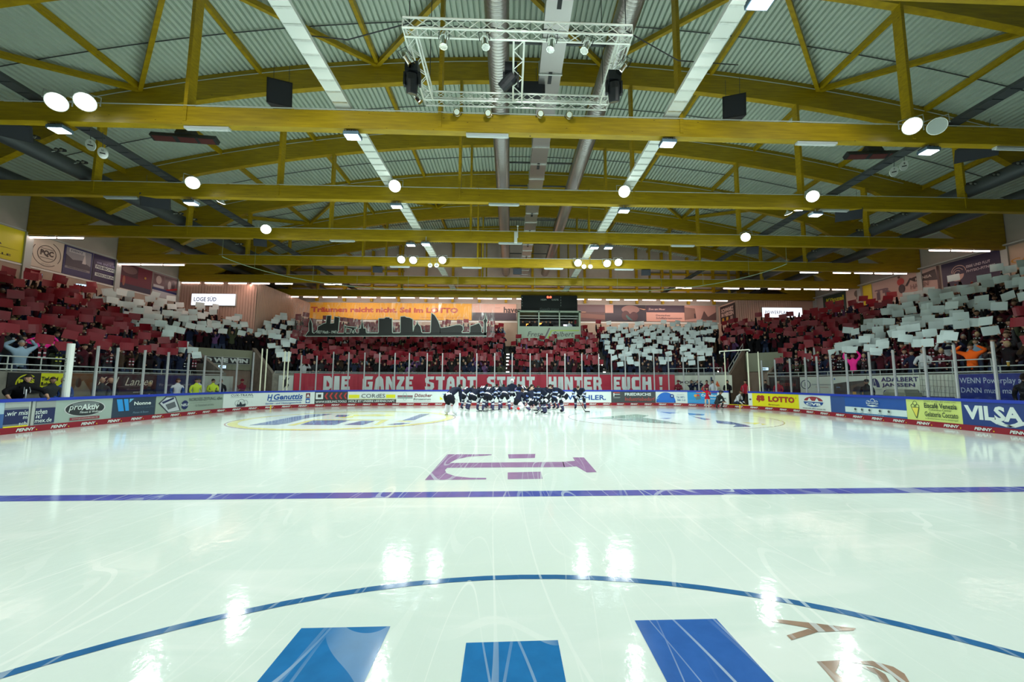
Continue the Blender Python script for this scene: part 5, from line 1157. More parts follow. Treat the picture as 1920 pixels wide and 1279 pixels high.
# webcam box on third beam
p = at(967, 443, Y=20.45); t = empty('beam_camera', p); b = MB(); b.box(-.08, .08, -.1, .08, -.35, .2, WHITEP); b.build('housing', t); b = MB(); b.tube([(.1, -.05, -.1), (.1, -.05, .5)], .02, WHITEP, 8); b.ball((.1, -.05, .53), .05, WHITEP); b.build('antenna', t); tag(t, 'small white camera box with antenna in the middle of the third beam', 'camera')

# ---------------------------------------------------------------- square truss frame with stage lamps
TA, TZ = 8.75, 9.0
L1, L2 = at(757, 54, Y=TA), at(1183, 63, Y=TA)
TZ = (L1.z+L2.z)/2-.0; TBY = 10.75
pf = at(800, 186, Y=TBY); TXL, TXR = L1.x+.12, L2.x-.12
TZ = (at(970, 58, Y=TA).z)
def depth_for(py, Z):   # where the far side stands at the same height
    return at(970, py, Z=Z).y
TBY = depth_for(189, TZ)
TR = mat('truss_aluminium', (.88, .94, .9), .35, .3)
fr = empty('lighting_truss', (TXL, TA, TZ))
def box_truss(a_, b2, nm, s_=.25):
    a_, b2 = Vector(a_)-fr.location, Vector(b2)-fr.location; d = (b2-a_); L = d.length; d.normalize(); up = Vector((0, 0, 1)); sd = d.cross(up); B_ = MB(); h = s_/2
    cs = [(-h, -h), (h, -h), (h, h), (-h, h)]
    for cx, cz in cs: B_.tube([a_+sd*cx+up*cz, b2+sd*cx+up*cz], .025, TR, 8)
    n = max(2, int(L/.29)); 
    for j in range(4):
        c1, c2 = cs[j], cs[(j+1) % 4]
        for i in range(n):
            p = a_+d*(L*i/n); q_ = a_+d*(L*(i+1)/n)
            if i % 2: c1_, c2_ = c1, c2
            else: c1_, c2_ = c2, c1
            B_.tube([p+sd*c1_[0]+up*c1_[1], q_+sd*c2_[0]+up*c2_[1]], .0115, TR, 5, False)
    for e in (a_, b2):
        for j in range(4): c1, c2 = cs[j], cs[(j+1) % 4]; B_.tube([e+sd*c1[0]+up*c1[1], e+sd*c2[0]+up*c2[1]], .016, TR, 5)
    return B_.build(nm, fr)
box_truss((TXL-.12, TA, TZ), (TXR+.12, TA, TZ), 'truss_bar'); box_truss((TXL-.12, TBY, TZ), (TXR+.12, TBY, TZ), 'truss_bar')
box_truss((TXL, TA+.12, TZ), (TXL, TBY-.12, TZ), 'truss_bar'); box_truss((TXR, TA+.12, TZ), (TXR, TBY-.12, TZ), 'truss_bar')
xm = at(972, 120, Y=(TA+TBY)/2-.4).x; box_truss((xm, TA+.12, TZ), (xm, TBY-.12, TZ), 'truss_bar')
for x in (TXL, TXR):
    for y in (TA, TBY):
        b = MB(); b.tube([Vector((x, y, TZ+.1))-fr.location, Vector((x, y, top(x)))-fr.location], .012, DGREY, 5); b.build('chain', fr)
b = MB(); b.tube([Vector((x, TA+.1, TZ+.14+.03*math.sin(9*x)))-fr.location for x in np.linspace(TXL, TXR, 30)], .012, DARK, 5)
b.tube([Vector((TXL, TA, TZ+.1))-fr.location, Vector((TXL-1.5, TA+.3, TZ-.1))-fr.location, Vector((TXL-3.5, TA+1.4, TZ+1.0))-fr.location], .015, DARK, 5)
b.tube([Vector((TXR, TA, TZ+.1))-fr.location, Vector((TXR+1.5, TA+.6, TZ-.1))-fr.location, Vector((TXR+4, TA+2.2, TZ+1.2))-fr.location], .015, DARK, 5); b.build('cable', fr)
tag(fr, 'square frame of silver lattice truss hanging above the ice', 'lighting truss')
CH = mat('chrome_can', (.85, .88, .86), .12, 1.0)
def par(px, py, Y, rx, ry, lab, L=.36, r=.085, lamps=False):
    p = at(px, py, Y=Y); t = empty('stage_lamp', p); t.rotation_euler = (rx, ry, 0)
    b = MB(); b.tube([(0, 0, L/2), (0, 0, L/2-.05), (0, 0, L*.1), (0, 0, -L/2)], [r*.55, r*.85, r, r*1.02], CH, 16); b.tube([(0, 0, L*.1), (0, 0, L*.13)], r*1.06, CH, 16); b.tube([(0, 0, -L/2+.02), (0, 0, -L/2)], r*1.15, CH, 8); b.build('lamp_can', t, smooth=False)
    b = MB(); b.tube([(-r-.03, 0, 0), (-r-.03, 0, L/2+.06), (r+.03, 0, L/2+.06), (r+.03, 0, 0)], .01, DARK, 5); b.build('yoke', t)
    if lamps: b = MB(); b.tube([(0, 0, -L/2-.004), (0, 0, -L/2-.01)], r*.9, flat(225, 240, 230), 12); b.build('lens', t)
    tag(t, lab, 'stage lamp')
for i, (px, py, rx, ry) in enumerate(((832, 74, -.1, 0), (909, 76, -.15, -.15), (1034, 80, -.1, .15), (1100, 84, -.15, .35))):
    par(px, py, TA, rx, ry, 'large shiny stage lamp on the near truss side, %s from the left' % ['first', 'second', 'third', 'fourth'][i], .40, .085)
for i, (px, py) in enumerate(((857, 212), (916, 214), (1013, 215), (1067, 217))):
    par(px, py, TBY-.05, -1.25, (-.1, .3, -.15, .1)[i], 'small stage lamp facing the viewer on the far truss side, %s from the left' % ['first', 'second', 'third', 'fourth'][i], .2, .085, True)
par(764, 109, 9.3, .2, -.6, 'shiny cylindrical stage lamp on the left side of the truss frame', .36, .085); par(1168, 124, 9.3, .2, .6, 'shiny cylindrical stage lamp on the right side of the truss frame', .36, .085); par(783, 184, 10.4, .2, -.7, 'small shiny stage lamp at the far left corner of the truss frame', .26, .07)
def mover(px, py, Y, ry, lab):
    p = at(px, py, Y=Y); t = empty('moving_head', p); b = MB(); b.box(-.16, .16, -.14, .14, .12, .36, DARK); b.build('base', t)
    b = MB(); b.box(-.21, -.16, -.06, .06, -.2, .14, DARK); b.box(.16, .21, -.06, .06, -.2, .14, DARK); b.build('yoke', t)
    b = MB(); q_ = Matrix.Rotation(ry, 3, 'Y') @ Matrix.Rotation(.35, 3, 'X'); b.tube([q_ @ Vector((0, 0, .1)), q_ @ Vector((0, 0, -.05)), q_ @ Vector((0, 0, -.34))], [.13, .16, .14], DARK, 12); b.tube([q_ @ Vector((0, 0, -.341)), q_ @ Vector((0, 0, -.35))], .11, mat('dark_lens', (.05, .08, .1), .05), 12); b.build('lamp_head', t); tag(t, lab, 'moving light')
mover(773, 147, 9.6, .1, 'black moving stage light under the left side of the truss frame'); mover(958, 147, 10.0, .9, 'black moving stage light under the middle bar of the truss frame, head turned sideways'); mover(1151, 163, 9.6, -.1, 'black moving stage light under the right side of the truss frame')
# ---------------------------------------------------------------- people
SKIN = mat('skin', (.40, .23, .15), .6); SKIN2 = mat('skin_pale', (.60, .40, .30), .55)
HAIRS = [mat('hair_dark', (.012, .009, .007), .7, spec=.15), mat('hair_brown', (.05, .03, .018), .7, spec=.15), mat('hair_blond', (.36, .27, .13), .7), mat('hair_grey', (.25, .24, .23), .7)]
EYE = mat('eye_dark', (.01, .01, .01), .3)
def ik(a, b, l1, l2, pole):
    a, b = Vector(a), Vector(b); d = b-a; L = min(d.length, (l1+l2)*.999); d.normalize(); x = (l1*l1-l2*l2+L*L)/(2*L); h = math.sqrt(max(0, l1*l1-x*x))
    pv = Vector(pole); pv = pv-d*pv.dot(d); pv = pv.normalized() if pv.length > 1e-4 else Vector((0, 0, 1))
    return a+d*x+pv*h, a+d*L
def head_mb(B, c, f, up, skin, hair, s=1, lod=1, style='short'):
    """egg shaped head with nose, ears, eyes and hair, face turned to f"""
    f = Vector(f).normalized(); up = Vector(up); up = (up-f*up.dot(f)).normalized(); r = f.cross(up); c = Vector(c)
    n, m_ = (14, 10) if lod else (8, 6); P = []; hairf = []
    for a in range(m_+1):
        t = pi*a/m_; z = math.cos(t); w_ = math.sin(t)
        for j in range(n):
            u = 2*pi*j/n; x, y = math.sin(u)*w_, math.cos(u)*w_            # y forward
            k = 1-.22*max(0, -z)*(1 if y > -.2 else .6)
            hr = (z > .42-.3*max(0, -y)) or (y < -.15 and z > -.45)
            e = 1.08 if (hr and style != 'bald') else 1
            if style == 'long' and y < 0 and z < 0: e = 1.15
            P.append(c+(r*(x*.076*k)+f*(y*.096*k)+up*(z*.118))*s*e)
    F = [[], []]
    for a in range(m_):
        for j in range(n):
            q_ = [a*n+j, (a+1)*n+j, (a+1)*n+(j+1) % n, a*n+(j+1) % n]
            t = pi*(a+.5)/m_; u = 2*pi*(j+.5)/n; z = math.cos(t); y = math.cos(u)*math.sin(t)
            hr = (z > .36-.3*max(0, -y)) or (y < .05 and z > (-.5 if style != 'long' else -1))
            F[1 if hr and style != 'bald' else 0].append(tuple(q_))
    k = len(B.v); B.v += [tuple(p) for p in P]
    for i, M in ((0, skin), (1, hair)):
        mi = B.m(M)
        for q_ in F[i]: B.f.append(tuple(a+k for a in q_)); B.mi.append(mi)
    if lod:
        B.add([c+f*.088*s+up*.018*s+r*.004*s, c+f*.088*s+up*.018*s-r*.004*s, c+f*.118*s-up*.022*s, c+f*.086*s-up*.034*s+r*.017*s, c+f*.086*s-up*.034*s-r*.017*s], [(0, 1, 2), (0, 2, 3), (1, 4, 2), (2, 4, 3)], skin)
        for sg in (-1, 1):
            B.ball(c+f*.084*s+up*.014*s+r*sg*.031*s, .0105*s, EYE, 6, 4); B.ball(c+r*sg*.078*s-f*.008*s, .024*s, skin, 6, 4, (.5, .8, 1.2))
        B.add([c+f*.086*s-up*.058*s+r*.024*s, c+f*.086*s-up*.058*s-r*.024*s, c+f*.084*s-up*.066*s-r*.02*s, c+f*.084*s-up*.066*s+r*.02*s], [(0, 1, 2, 3)], mat('lips', (.30, .12, .10), .5))
FIGQ = []
class Fig:
    """one continuous body: joints grown by a Skin modifier, coloured by the nearest bone"""
    def __init__(s, hip, chest, head, hands, feet, M, face=(0, -1, 0), s_=1, bulk=1, epole=(0, .4, -.6), kpole=(0, -1, .1), lod=1, hair=None, style='short', fingers=0, toe=(0, -1, 0), armb=1, legb=1, shw=.185, spread_e=.5, headup=(0, 0, 1)):
        hip, chest, head = Vector(hip), Vector(chest), Vector(head); tv = (chest-hip).normalized()
        s.lod = lod; V = []; E = []; Rr = []; seg = []
        def v(p, r, r2=None): V.append(Vector(p)*s_); Rr.append((r*s_, (r2 or r)*s_)); return len(V)-1
        def e(a, b, k): E.append((a, b)); seg.append((a, b, k))
        fdir = Vector(face); side = Vector((1, 0, 0))
        p0 = v(hip, .125*bulk, .105*bulk); p1 = v(hip.lerp(chest, .5), .13*bulk, .10*bulk); p2 = v(chest, .15*bulk, .105*bulk); e(p0, p1, 'torso0'); e(p1, p2, 'torso')
        nk = v(chest.lerp(head, .55), .052); e(p2, nk, 'neck0'); nh = v(chest.lerp(head, .85), .05); e(nk, nh, 'neck')
        s.hands = []
        for sg, hd in zip((1, -1), hands):
            sh = chest+side*sg*shw+tv*.03; hd = Vector(hd)
            po = Vector(epole)+side*sg*spread_e; el, wr = ik(sh, hd, .29, .26, po)
            a = v(sh, .064*armb); b2 = v(el, .048*armb); c3 = v(wr, .034*(armb+1)/2); d4 = v(wr+(wr-el).normalized()*.085, .036, .022)
            e(p2, a, 'torso'); e(a, b2, 'sleeve'); e(b2, c3, 'fore'); e(c3, d4, 'hand'); s.hands.append((wr*s_, (wr-el).normalized()))
        s.ankles = []
        for sg, ft in zip((1, -1), feet):
            h0 = hip+side*sg*.095-tv*.06; ft = Vector(ft)+Vector((0, 0, .08)); kp = Vector(kpole)+side*sg*.25; kn, an = ik(h0, ft, .44, .43, kp)
            a = v(h0, .092*legb); b2 = v(kn, .062*legb); c3 = v(an, .044*legb); td = Vector(toe)+side*sg*.15; d4 = v(an+td.normalized()*.16-Vector((0, 0, .045)), .042, .034)
            e(p0, a, 'thigh0'); e(a, b2, 'thigh'); e(b2, c3, 'shin'); e(c3, d4, 'foot'); s.ankles.append((an*s_, td.normalized()))
        s.V, s.E, s.Rr, s.seg, s.M = V, E, Rr, seg, M; s.headp = (head*s_, fdir, Vector(headup), s_); s.hair = hair or HAIRS[0]; s.style = style; s.fingers = fingers; s.sc = s_; s.face = face
        me = bpy.data.meshes.new('sk'); me.from_pydata([tuple(p) for p in V], E, []); ob = bpy.data.objects.new('sk', me); C.objects.link(ob)
        mo = ob.modifiers.new('skin', 'SKIN'); mo.branch_smoothing = .6
        sv = me.skin_vertices[0].data
        for i, r in enumerate(Rr): sv[i].radius = r; sv[i].use_root = (i == 0)
        if lod: su = ob.modifiers.new('sub', 'SUBSURF'); su.levels = lod; su.render_levels = lod
        s.ob = ob; FIGQ.append(s)
    def finish(s):
        dg = bpy.context.evaluated_depsgraph_get(); me = bpy.data.meshes.new_from_object(s.ob.evaluated_get(dg))
        B = MB(); B.v = [tuple(q_.co) for q_ in me.vertices]; n = len(me.polygons)
        cs = np.array([tuple(p.center) for p in me.polygons]); A_ = np.array([tuple(s.V[a]) for a, b, k in s.seg]); B2 = np.array([tuple(s.V[b]) for a, b, k in s.seg])
        d = B2-A_; L2 = (d**2).sum(1)+1e-9; t = np.clip(((cs[:, None, :]-A_)*d).sum(2)/L2, 0, 1); dist = np.linalg.norm(cs[:, None, :]-(A_+t[..., None]*d), axis=2)
        rad = np.array([(s.Rr[a][0]+s.Rr[b][0])/2 for a, b, k in s.seg]); best = (dist-rad*.8).argmin(1)
        for i, p in enumerate(me.polygons):
            k = s.seg[best[i]][2]; tt = t[i, best[i]]; B.f.append(tuple(p.vertices)); B.mi.append(B.m(s.M(k, tt)))
        bpy.data.meshes.remove(me); o = s.ob; sk = o.data; bpy.data.objects.remove(o); bpy.data.meshes.remove(sk)
        c, f, u, sc = s.headp; skn = s.M('head', 0); head_mb(B, c, f, u, skn, s.hair, sc*1.02, s.lod, s.style)
        if s.fingers:
            for wr, dr in s.hands:
                sd = dr.cross(Vector(s.face)).normalized() if abs(dr.dot(Vector(s.face))) < .95 else Vector((1, 0, 0)); nr = sd.cross(dr).normalized()
                for j in range(4):
                    b0 = wr+dr*.085*sc+sd*(j-1.5)*.019*sc; L = (.07, .08, .075, .06)[j]*sc
                    B.tube([b0, b0+dr*L*.5+nr*.004, b0+dr*L*.85+nr*.022*sc], [.009*sc, .0085*sc, .007*sc], s.M('hand', 1), 6)
                b0 = wr+dr*.03*sc+sd*.03*sc; B.tube([b0, b0+dr*.03*sc+sd*.025*sc, b0+dr*.06*sc+sd*.03*sc], [.011*sc, .010*sc, .008*sc], s.M('hand', 1), 6)
        return B
def clothes(top_, pants, shoe=None, skin=SKIN, sleeve=None, **kw):
    shoe = shoe or DARK; sleeve = sleeve or top_
    d = {'torso': top_, 'torso0': top_, 'neck': skin, 'neck0': top_, 'sleeve': sleeve, 'fore': sleeve, 'hand': skin, 'thigh0': pants, 'thigh': pants, 'shin': pants, 'foot': shoe, 'head': skin}
    d.update(kw)
    if 'slv' in kw: d['sleeve'] = kw['slv']
    def M(k, t):
        m_ = d[k]
        return m_(t) if callable(m_) else m_
    return M

# ---- the crowd in the stands
CL = [('black', (.008, .008, .010), 30), ('dark navy', (.012, .018, .045), 16), ('maroon', (.055, .008, .015), 22), ('dark grey', (.03, .03, .034), 12), ('olive', (.05, .06, .035), 5), ('brown', (.05, .03, .018), 5),
      ('white', (.5, .53, .55), 2.5), ('light blue', (.2, .3, .4), 1.5), ('red', (.22, .02, .025), 3), ('purple', (.12, .06, .16), 2)]
CM = [mat('cloth_'+n_.replace(' ', '_'), c3, .85, spec=.12) for n_, c3, w_ in CL]; CW = [w_ for n_, c3, w_ in CL]
JEANS = mat('jeans', (.03, .045, .09), .8, spec=.12); BLKT = mat('trousers_black', (.008, .008, .010), .8, spec=.12)
BASE = CM[0]
POSES = {'over': [(.20, -.14, 1.93), (-.20, -.14, 1.93)], 'face': [(.22, -.34, 1.55), (-.22, -.34, 1.55)], 'one': [(.22, -.18, 1.96), (-.24, -.12, .92)], 'rest': [(.20, -.30, 1.08), (-.20, -.30, 1.08)], 'clap': [(.04, -.36, 1.36), (-.05, -.36, 1.36)], 'up': [(.30, -.05, 1.98), (-.32, -.08, 1.95)]}
CARD = {'over': (0, -.19, 2.16), 'face': (0, -.40, 1.76), 'one': (.10, -.22, 2.18)}
TPL = {}
def std(hands, lod, M, hair, style='short', **kw):
    return Fig((0, 0, .93), (0, -.01, 1.36), (0, -.035, 1.64), hands, [(.12, 0, 0), (-.12, 0, 0)], M, lod=lod, hair=hair, style=style, **kw)
tq = []
for ps, hd in POSES.items():
    for lod in (1, 0):
        ep = (0, -.2, -.5) if ps in ('over', 'up', 'face', 'one') else (0, .4, -.6)
        tq.append(((ps, lod), std(hd, lod, clothes(BASE, BLKT), HAIRS[0], epole=ep, bulk=1.18, armb=1.25)))
bpy.context.view_layer.update()
for k, f_ in tq: TPL[k] = f_.finish()
_mc = {}
def person_mesh(ps, ci, hi):
    k = (ps, ci, hi)
    if k not in _mc:
        B = TPL[(ps, 1)]; me = B.mesh('person_body'); me.shade_smooth()
        for i, M in enumerate(B.mats):
            if M is BASE: me.materials[i] = CM[ci]
            elif M is HAIRS[0]: me.materials[i] = HAIRS[hi]
            elif M is BLKT and ci % 2: me.materials[i] = JEANS
        _mc[k] = me
    return _mc[k]
# scarf, shared
SCM = [mat('scarf_maroon', (.16, .015, .03), .9), mat('scarf_white', (.6, .62, .65), .9), mat('scarf_yellow', (.55, .6, .05), .9)]
def scarf_mesh(m1, m2):
    B = MB(); n = 12; r = .085
    for i in range(n):
        a, c2 = 2*pi*i/n, 2*pi*(i+1)/n; B.tube([(r*math.cos(a), r*.85*math.sin(a)-.02, 1.475), (r*math.cos(c2), r*.85*math.sin(c2)-.02, 1.475)], .034, m1 if i % 2 else m2, 6)
    B.box(-.092, .092, -.17, -.07, 1.41, 1.46, m1)
    for sg in (-1, 1):
        for j in range(7): B.box(sg*.06-.032, sg*.06+.032, -.175, -.155, 1.42-.05*(j+1), 1.42-.05*j, m2 if j in (2, 5) else m1)
    return B.mesh('scarf')
SCARF = [scarf_mesh(SCM[0], SCM[1]), scarf_mesh(CM[1], SCM[2]), scarf_mesh(CM[0], SCM[1])]
# cards
REDC = mat('red_foil_card', (.19, .006, .016), .38, spec=.35); WHC = mat('white_paper_card', (.58, .69, .70), .6)
def card_mb(M, bend=0, w_=.475, h_=.345):
    B = MB(); n = 6; P = []
    for i in range(n+1):
        x = -w_/2+w_*i/n; y = bend*(1-(2*i/n-1)**2)
        P += [(x, y, -h_/2), (x, y, h_/2), (x, y+.004, h_/2), (x, y+.004, -h_/2)]
    F = [(0, 1, 2, 3), (4*n+3, 4*n+2, 4*n+1, 4*n)]
    for i in range(n):
        a = 4*i; c2 = a+4; F += [(a, c2, c2+1, a+1), (a+1, c2+1, c2+2, a+2), (a+2, c2+2, c2+3, a+3), (a+3, c2+3, c2, a)]
    B.add(P, F, M); return B
CARDS = {'red': [card_mb(REDC, b_) for b_ in (0, .03, -.03)], 'white': [card_mb(WHC, b_) for b_ in (0, .02, -.03)]}
CARDM = {k: [b_.mesh(k+'_card') for b_ in v_] for k, v_ in CARDS.items()}
RC = random.Random(11); people = []
def choose(): return RC.choices(range(len(CL)), CW)[0]
def add_person(sec, row, X, Y, Z, col, p_card, tx=0, ty=10):
    X += RC.uniform(-.08, .08); Y += RC.uniform(-.08, .08); d = Vector((tx-X, ty-Y)); rz = math.atan2(d.x, -d.y)+RC.uniform(-.25, .25); sc = RC.uniform(.93, 1.05)
    has = col and RC.random() < p_card
    ps = RC.choices(['over', 'face', 'one'], [4, 5.5, .8] if row > 2 else [2, 7, .6])[0] if has else RC.choices(['rest', 'clap', 'up', 'one'], [5, 3, .5, .8])[0]
    px, py = pix(X, Y, Z+1.5); dep = math.hypot(X, Y)
    people.append(dict(sec=sec, row=row, p=(X, Y, Z), rz=rz, sc=sc, pose=ps, card=col if has else None, ci=choose(), hi=RC.choices([0, 1, 2, 3], [5, 4, 1.5, 1.5])[0], px=px, dep=dep, vis=-10 < px < 1930))
XBL = at(480, 570, Y=30.15).x; XBR = at(1383, 590, Y=34.9).x
AISLE = [(at(952, 660, Y=32).x, .38), (at(1134, 660, Y=32).x, .45)]
for i in range(NR):
    d_ = row_d(i)+.30; s_ = sy(9.0)+RC.random()*.3; s_end = sr_(9.0)
    while s_ < s_end:
        X, Y, _z = onpath(s_, 0, -d_)
        stretch = 1+(d_/RR_ if (SLC < s_ < SLC+ARC or SRC-ARC < s_ < SRC) else 0)
        px, py = pix(X, Y, FZ+RZ*i+1.9); ok = True
        sec = 'left' if s_ < SLC+ARC*.42 else ('right' if s_ > SRC-ARC*.42 else 'far end')
        if i < NT and (TL0-.9 < s_ < TL1+.25 or TR0-.25 < s_ < TR1+.25): ok = False
        if X < XBL+.35 and Y > 29.6: ok = False
        if X > XBR-.35 and Y > 34.5: ok = False
        if sec == 'far end':
            for ax, hw in AISLE:
                if abs(X-ax) < hw: ok = False
            if -15.0 < X < -9 and 541 < px < 556: ok = False
            if X > 9 and 1340 < px < 1356: ok = False
            if i >= 7 and .1 < X < 5.9: ok = False
        if Y > YF-.9 or X < XL+.5 or X > XR-.5: ok = False
        if ok:
            if sec == 'left' or px < 548: col, pc = ('red', .80 if (i > 1 or Y > 17) else .6) if (sec == 'left' and Y < 22.4 and X < -15) else ('white', .93)
            elif sec == 'right' or px > 1350:
                if Y > 23.6+.1*i or s_ < SRC-.6: col, pc = 'red', .82
                elif Y > 14.9 or i > 6: col, pc = 'white', .72
                else: col, pc = 'red', .5
            else: col, pc = ('red', .96) if px < 1131 else ('white', .88)
            if i == 0: pc *= .62
            if i == NR-1: pc *= .6
            if i < 2 and px > 1300 and sec == 'far end': pc = .12
            add_person(sec, i, X, Y, FZ+RZ*i, col, pc, 0, 8)
        s_ += RC.uniform(.44, .57)/stretch
vis = sorted([q_ for q_ in people if q_['vis']], key=lambda q_: q_['dep'])
# keep clear the places of the singled-out fans (built below)
SPECIAL = [(-17.45, 15.2), (17.45, 14.75), (17.45, 13.6), (17.45, 20.1), (-17.9, 16.3)]
people = [q_ for q_ in people if all(math.hypot(q_['p'][0]-a, q_['p'][1]-b2) > .42 for a, b2 in SPECIAL)]
vis = [q_ for q_ in vis if q_ in people]
near = set(id(q_) for q_ in vis[:296])
nred = set(id(q_) for q_ in [q_ for q_ in vis if q_['card'] == 'red'][:297]); nwh = set(id(q_) for q_ in [q_ for q_ in vis if q_['card'] == 'white'][:298])
ROWN = ['first', 'second', 'third', 'fourth', 'fifth', 'sixth', 'seventh', 'eighth', 'ninth', 'tenth', 'eleventh', 'twelfth']
PD = {'over': 'holding a sheet overhead', 'face': 'holding a sheet before them', 'one': 'with one arm raised', 'rest': 'with lowered hands', 'clap': 'with hands together', 'up': 'with both arms up'}
class Stuff:
    def __init__(s): s.V = []; s.F = []; s.MI = []; s.mats = []; s.n = 0
    def add(s, B, M, remap):
        v = np.array(B.v, dtype=np.float32).reshape(-1, 3); R = np.array(M.to_3x3(), dtype=np.float32); v = v@R.T+np.array(M.translation, dtype=np.float32)
        idx = []
        for m_ in B.mats:
            m2 = remap(m_)
            if m2 not in s.mats: s.mats.append(m2)
            idx.append(s.mats.index(m2))
        s.V.append(v); n = s.n; s.F += [tuple(a+n for a in f_) for f_ in B.f]; s.MI += [idx[k] for k in B.mi]; s.n += len(v)
    def build(s, name, label, cat, smooth=False):
        me = bpy.data.meshes.new(name); me.from_pydata(np.concatenate(s.V).tolist(), [], s.F)
        for m_ in s.mats: me.materials.append(m_)
        me.polygons.foreach_set('material_index', s.MI); me.update()
        if smooth: me.shade_smooth()
        o = bpy.data.objects.new(name, me); C.objects.link(o); return tag(o, label, cat, None, 'stuff')
SB = {}; SR = {}; SW = {}
def st(D, k):
    if k not in D: D[k] = Stuff()
    return D[k]
def xf(p, rz, sc): return Matrix.Translation(p) @ Matrix.Rotation(rz, 4, 'Z') @ Matrix.Scale(sc, 4)
for q_ in people:
    p, rz, sc, ps = q_['p'], q_['rz'], q_['sc'], q_['pose']; sec = q_['sec']; where = '%s stand' % sec if sec != 'far end' else 'far end stand'
    if id(q_) in near:
        o = bpy.data.objects.new('spectator', person_mesh(ps, q_['ci'], q_['hi'])); C.objects.link(o); o.location = p; o.rotation_euler = (0, 0, rz); o.scale = (sc,)*3
        lab = 'person in %s %s, %s row of %s' % (CL[q_['ci']][0], PD[ps], ROWN[q_['row']], where)
        tag(o, lab, 'person', 'fans in the nearer rows of the %s' % where)
        if RC.random() < .33:
            s2 = bpy.data.objects.new('scarf', SCARF[RC.choices([0, 1, 2], [5, 1, 3])[0]]); C.objects.link(s2); s2.parent = o
    else:
        ci, hi = q_['ci'], q_['hi']
        st(SB, sec).add(TPL[(ps, 0)], xf(p, rz, sc), lambda m_: CM[ci] if m_ is BASE else (HAIRS[hi] if m_ is HAIRS[0] else (JEANS if (m_ is BLKT and ci % 2) else m_)))
    if q_['card']:
        c3 = Vector(CARD[ps])*sc; c3.z += RC.uniform(-.03, .05); M = xf(p, rz, 1) @ Matrix.Translation(c3) @ Matrix.Rotation(RC.gauss(0, .25), 4, 'Z') @ Matrix.Rotation(RC.gauss(0, .10), 4, 'Y') @ Matrix.Rotation(RC.gauss(.0, .16), 4, 'X')
        k = RC.randrange(3); col = q_['card']
        if id(q_) in (nred if col == 'red' else nwh):
            o = bpy.data.objects.new('%s_card' % col, CARDM[col][k]); C.objects.link(o); o.matrix_world = M
            tag(o, '%s sheet held up %s, %s row of the %s' % (col, {'over': 'overhead by both hands', 'face': 'before a face', 'one': 'by one hand'}[ps], ROWN[q_['row']], where), 'card', '%s sheets in the %s' % (col, where))
        else: st(SR if col == 'red' else SW, sec).add(CARDS[col][k], M, lambda m_: m_)
for sec, s2 in SB.items(): s2.build('crowd', 'mass of small distant spectators filling the upper part of the %s' % ('far end stand' if sec == 'far end' else sec+' stand'), 'crowd')
for sec, s2 in SR.items(): s2.build('red_card_mass', 'mass of small distant red sheets in the upper %s' % ('far end stand' if sec == 'far end' else sec+' stand'), 'cards')
for sec, s2 in SW.items(): s2.build('white_card_mass', 'mass of small distant white sheets in the upper %s' % ('far end stand' if sec == 'far end' else sec+' stand'), 'cards')
# aisle step lights on the far stand
STL = glow('step_light_glow', (1, .97, .9), 2.2)
for ax, lab in ((AISLE[0][0], 'in the middle'), (AISLE[1][0], 'right of the middle'), (None, 'at the right end')):
    for i in range(0, 10):
        Y = RYE+row_d(i); 
        if ax is None:
            c4 = [q_ for q_ in np.arange(SRC-ARC, SRC, .05) if pix(*onpath(q_, FZ+RZ*i, -row_d(i)))[0] > 1348-i*.5]
            if i > 5: continue
            p = at_s(c4[0], FZ+RZ*i-.16, -row_d(i)+.012)
        else: p = Vector((ax, Y-.012, FZ+RZ*i-.16))
        b = MB(); b.box(-.13, .13, -.012, 0, -.05, .05, STL); o = b.build('step_light'); o.location = p; tag(o, 'small bright step light in the far stand aisle, '+lab, 'step light', 'step lights '+lab)

# ---- singled-out people
NIK = []
def person(p, rz, fig, label, cat='person', group=None, extra=None, name='person'):
    NIK.append((p, rz, fig, label, cat, group, extra, name))
def C2(n_, c3): return mat('cloth_'+n_, c3, .85, spec=.15)
ORA = C2('orange', (.85, .12, .01)); PNK = C2('hot_pink', (.9, .03, .30)); HIV = mat('hi_vis_yellow', (.62, .80, .02), .6); LB2 = C2('pale_blue', (.25, .36, .47)); WSH = C2('white_shirt', (.62, .66, .70)); MRN = C2('deep_maroon', (.17, .015, .03)); REDJ = C2('red_jacket', (.30, .015, .03)); CHAR = C2('charcoal', (.035, .04, .045)); ROY = C2('royal_blue', (.03, .08, .3))
H = HAIRS
def F_(hands, M, hair=H[0], **kw):
    kw.setdefault('bulk', 1.12); kw.setdefault('armb', 1.2)
    return Fig((0, 0, .93), (0, -.01, 1.36), (0, -.035, 1.64), hands, [(.12, 0, 0), (-.12, 0, 0)], M, hair=hair, **kw)
# man leaning on the left boards: hands on the top rail
lean = Fig((0, .30, .93), (0, -.02, 1.33), (.02, -.16, 1.60), [(.42, -.30, 1.05), (-.42, -.30, 1.05)], [(.14, .3, 0), (-.14, .35, 0)], clothes(CM[0], BLKT, fore=lambda t: SKIN if t > .75 else CM[0]), face=(-.75, -.65, -.05), bulk=1.35, armb=1.45, hair=H[0], fingers=1, epole=(0, .5, .1), spread_e=1.2, s_=1.06)
pm = at_s(s_at(62), 0, -.42)
person((pm.x, pm.y, 0), math.atan2(.97, .25), lean, 'dark haired man in black leaning with both hands on the left boards', extra='hood')
def behind(px, off, fig, label, rz=None, z=0, **kw):
    p = at_s(s_at(px), 0, -off); person((p.x, p.y, z), rz if rz is not None else math.atan2(-p.x, p.y-8), fig, label, **kw)
DN = [(.14, -.2, .95), (-.14, -.2, .95)]; FOLD = [(-.12, -.24, 1.16), (.12, -.26, 1.12)]
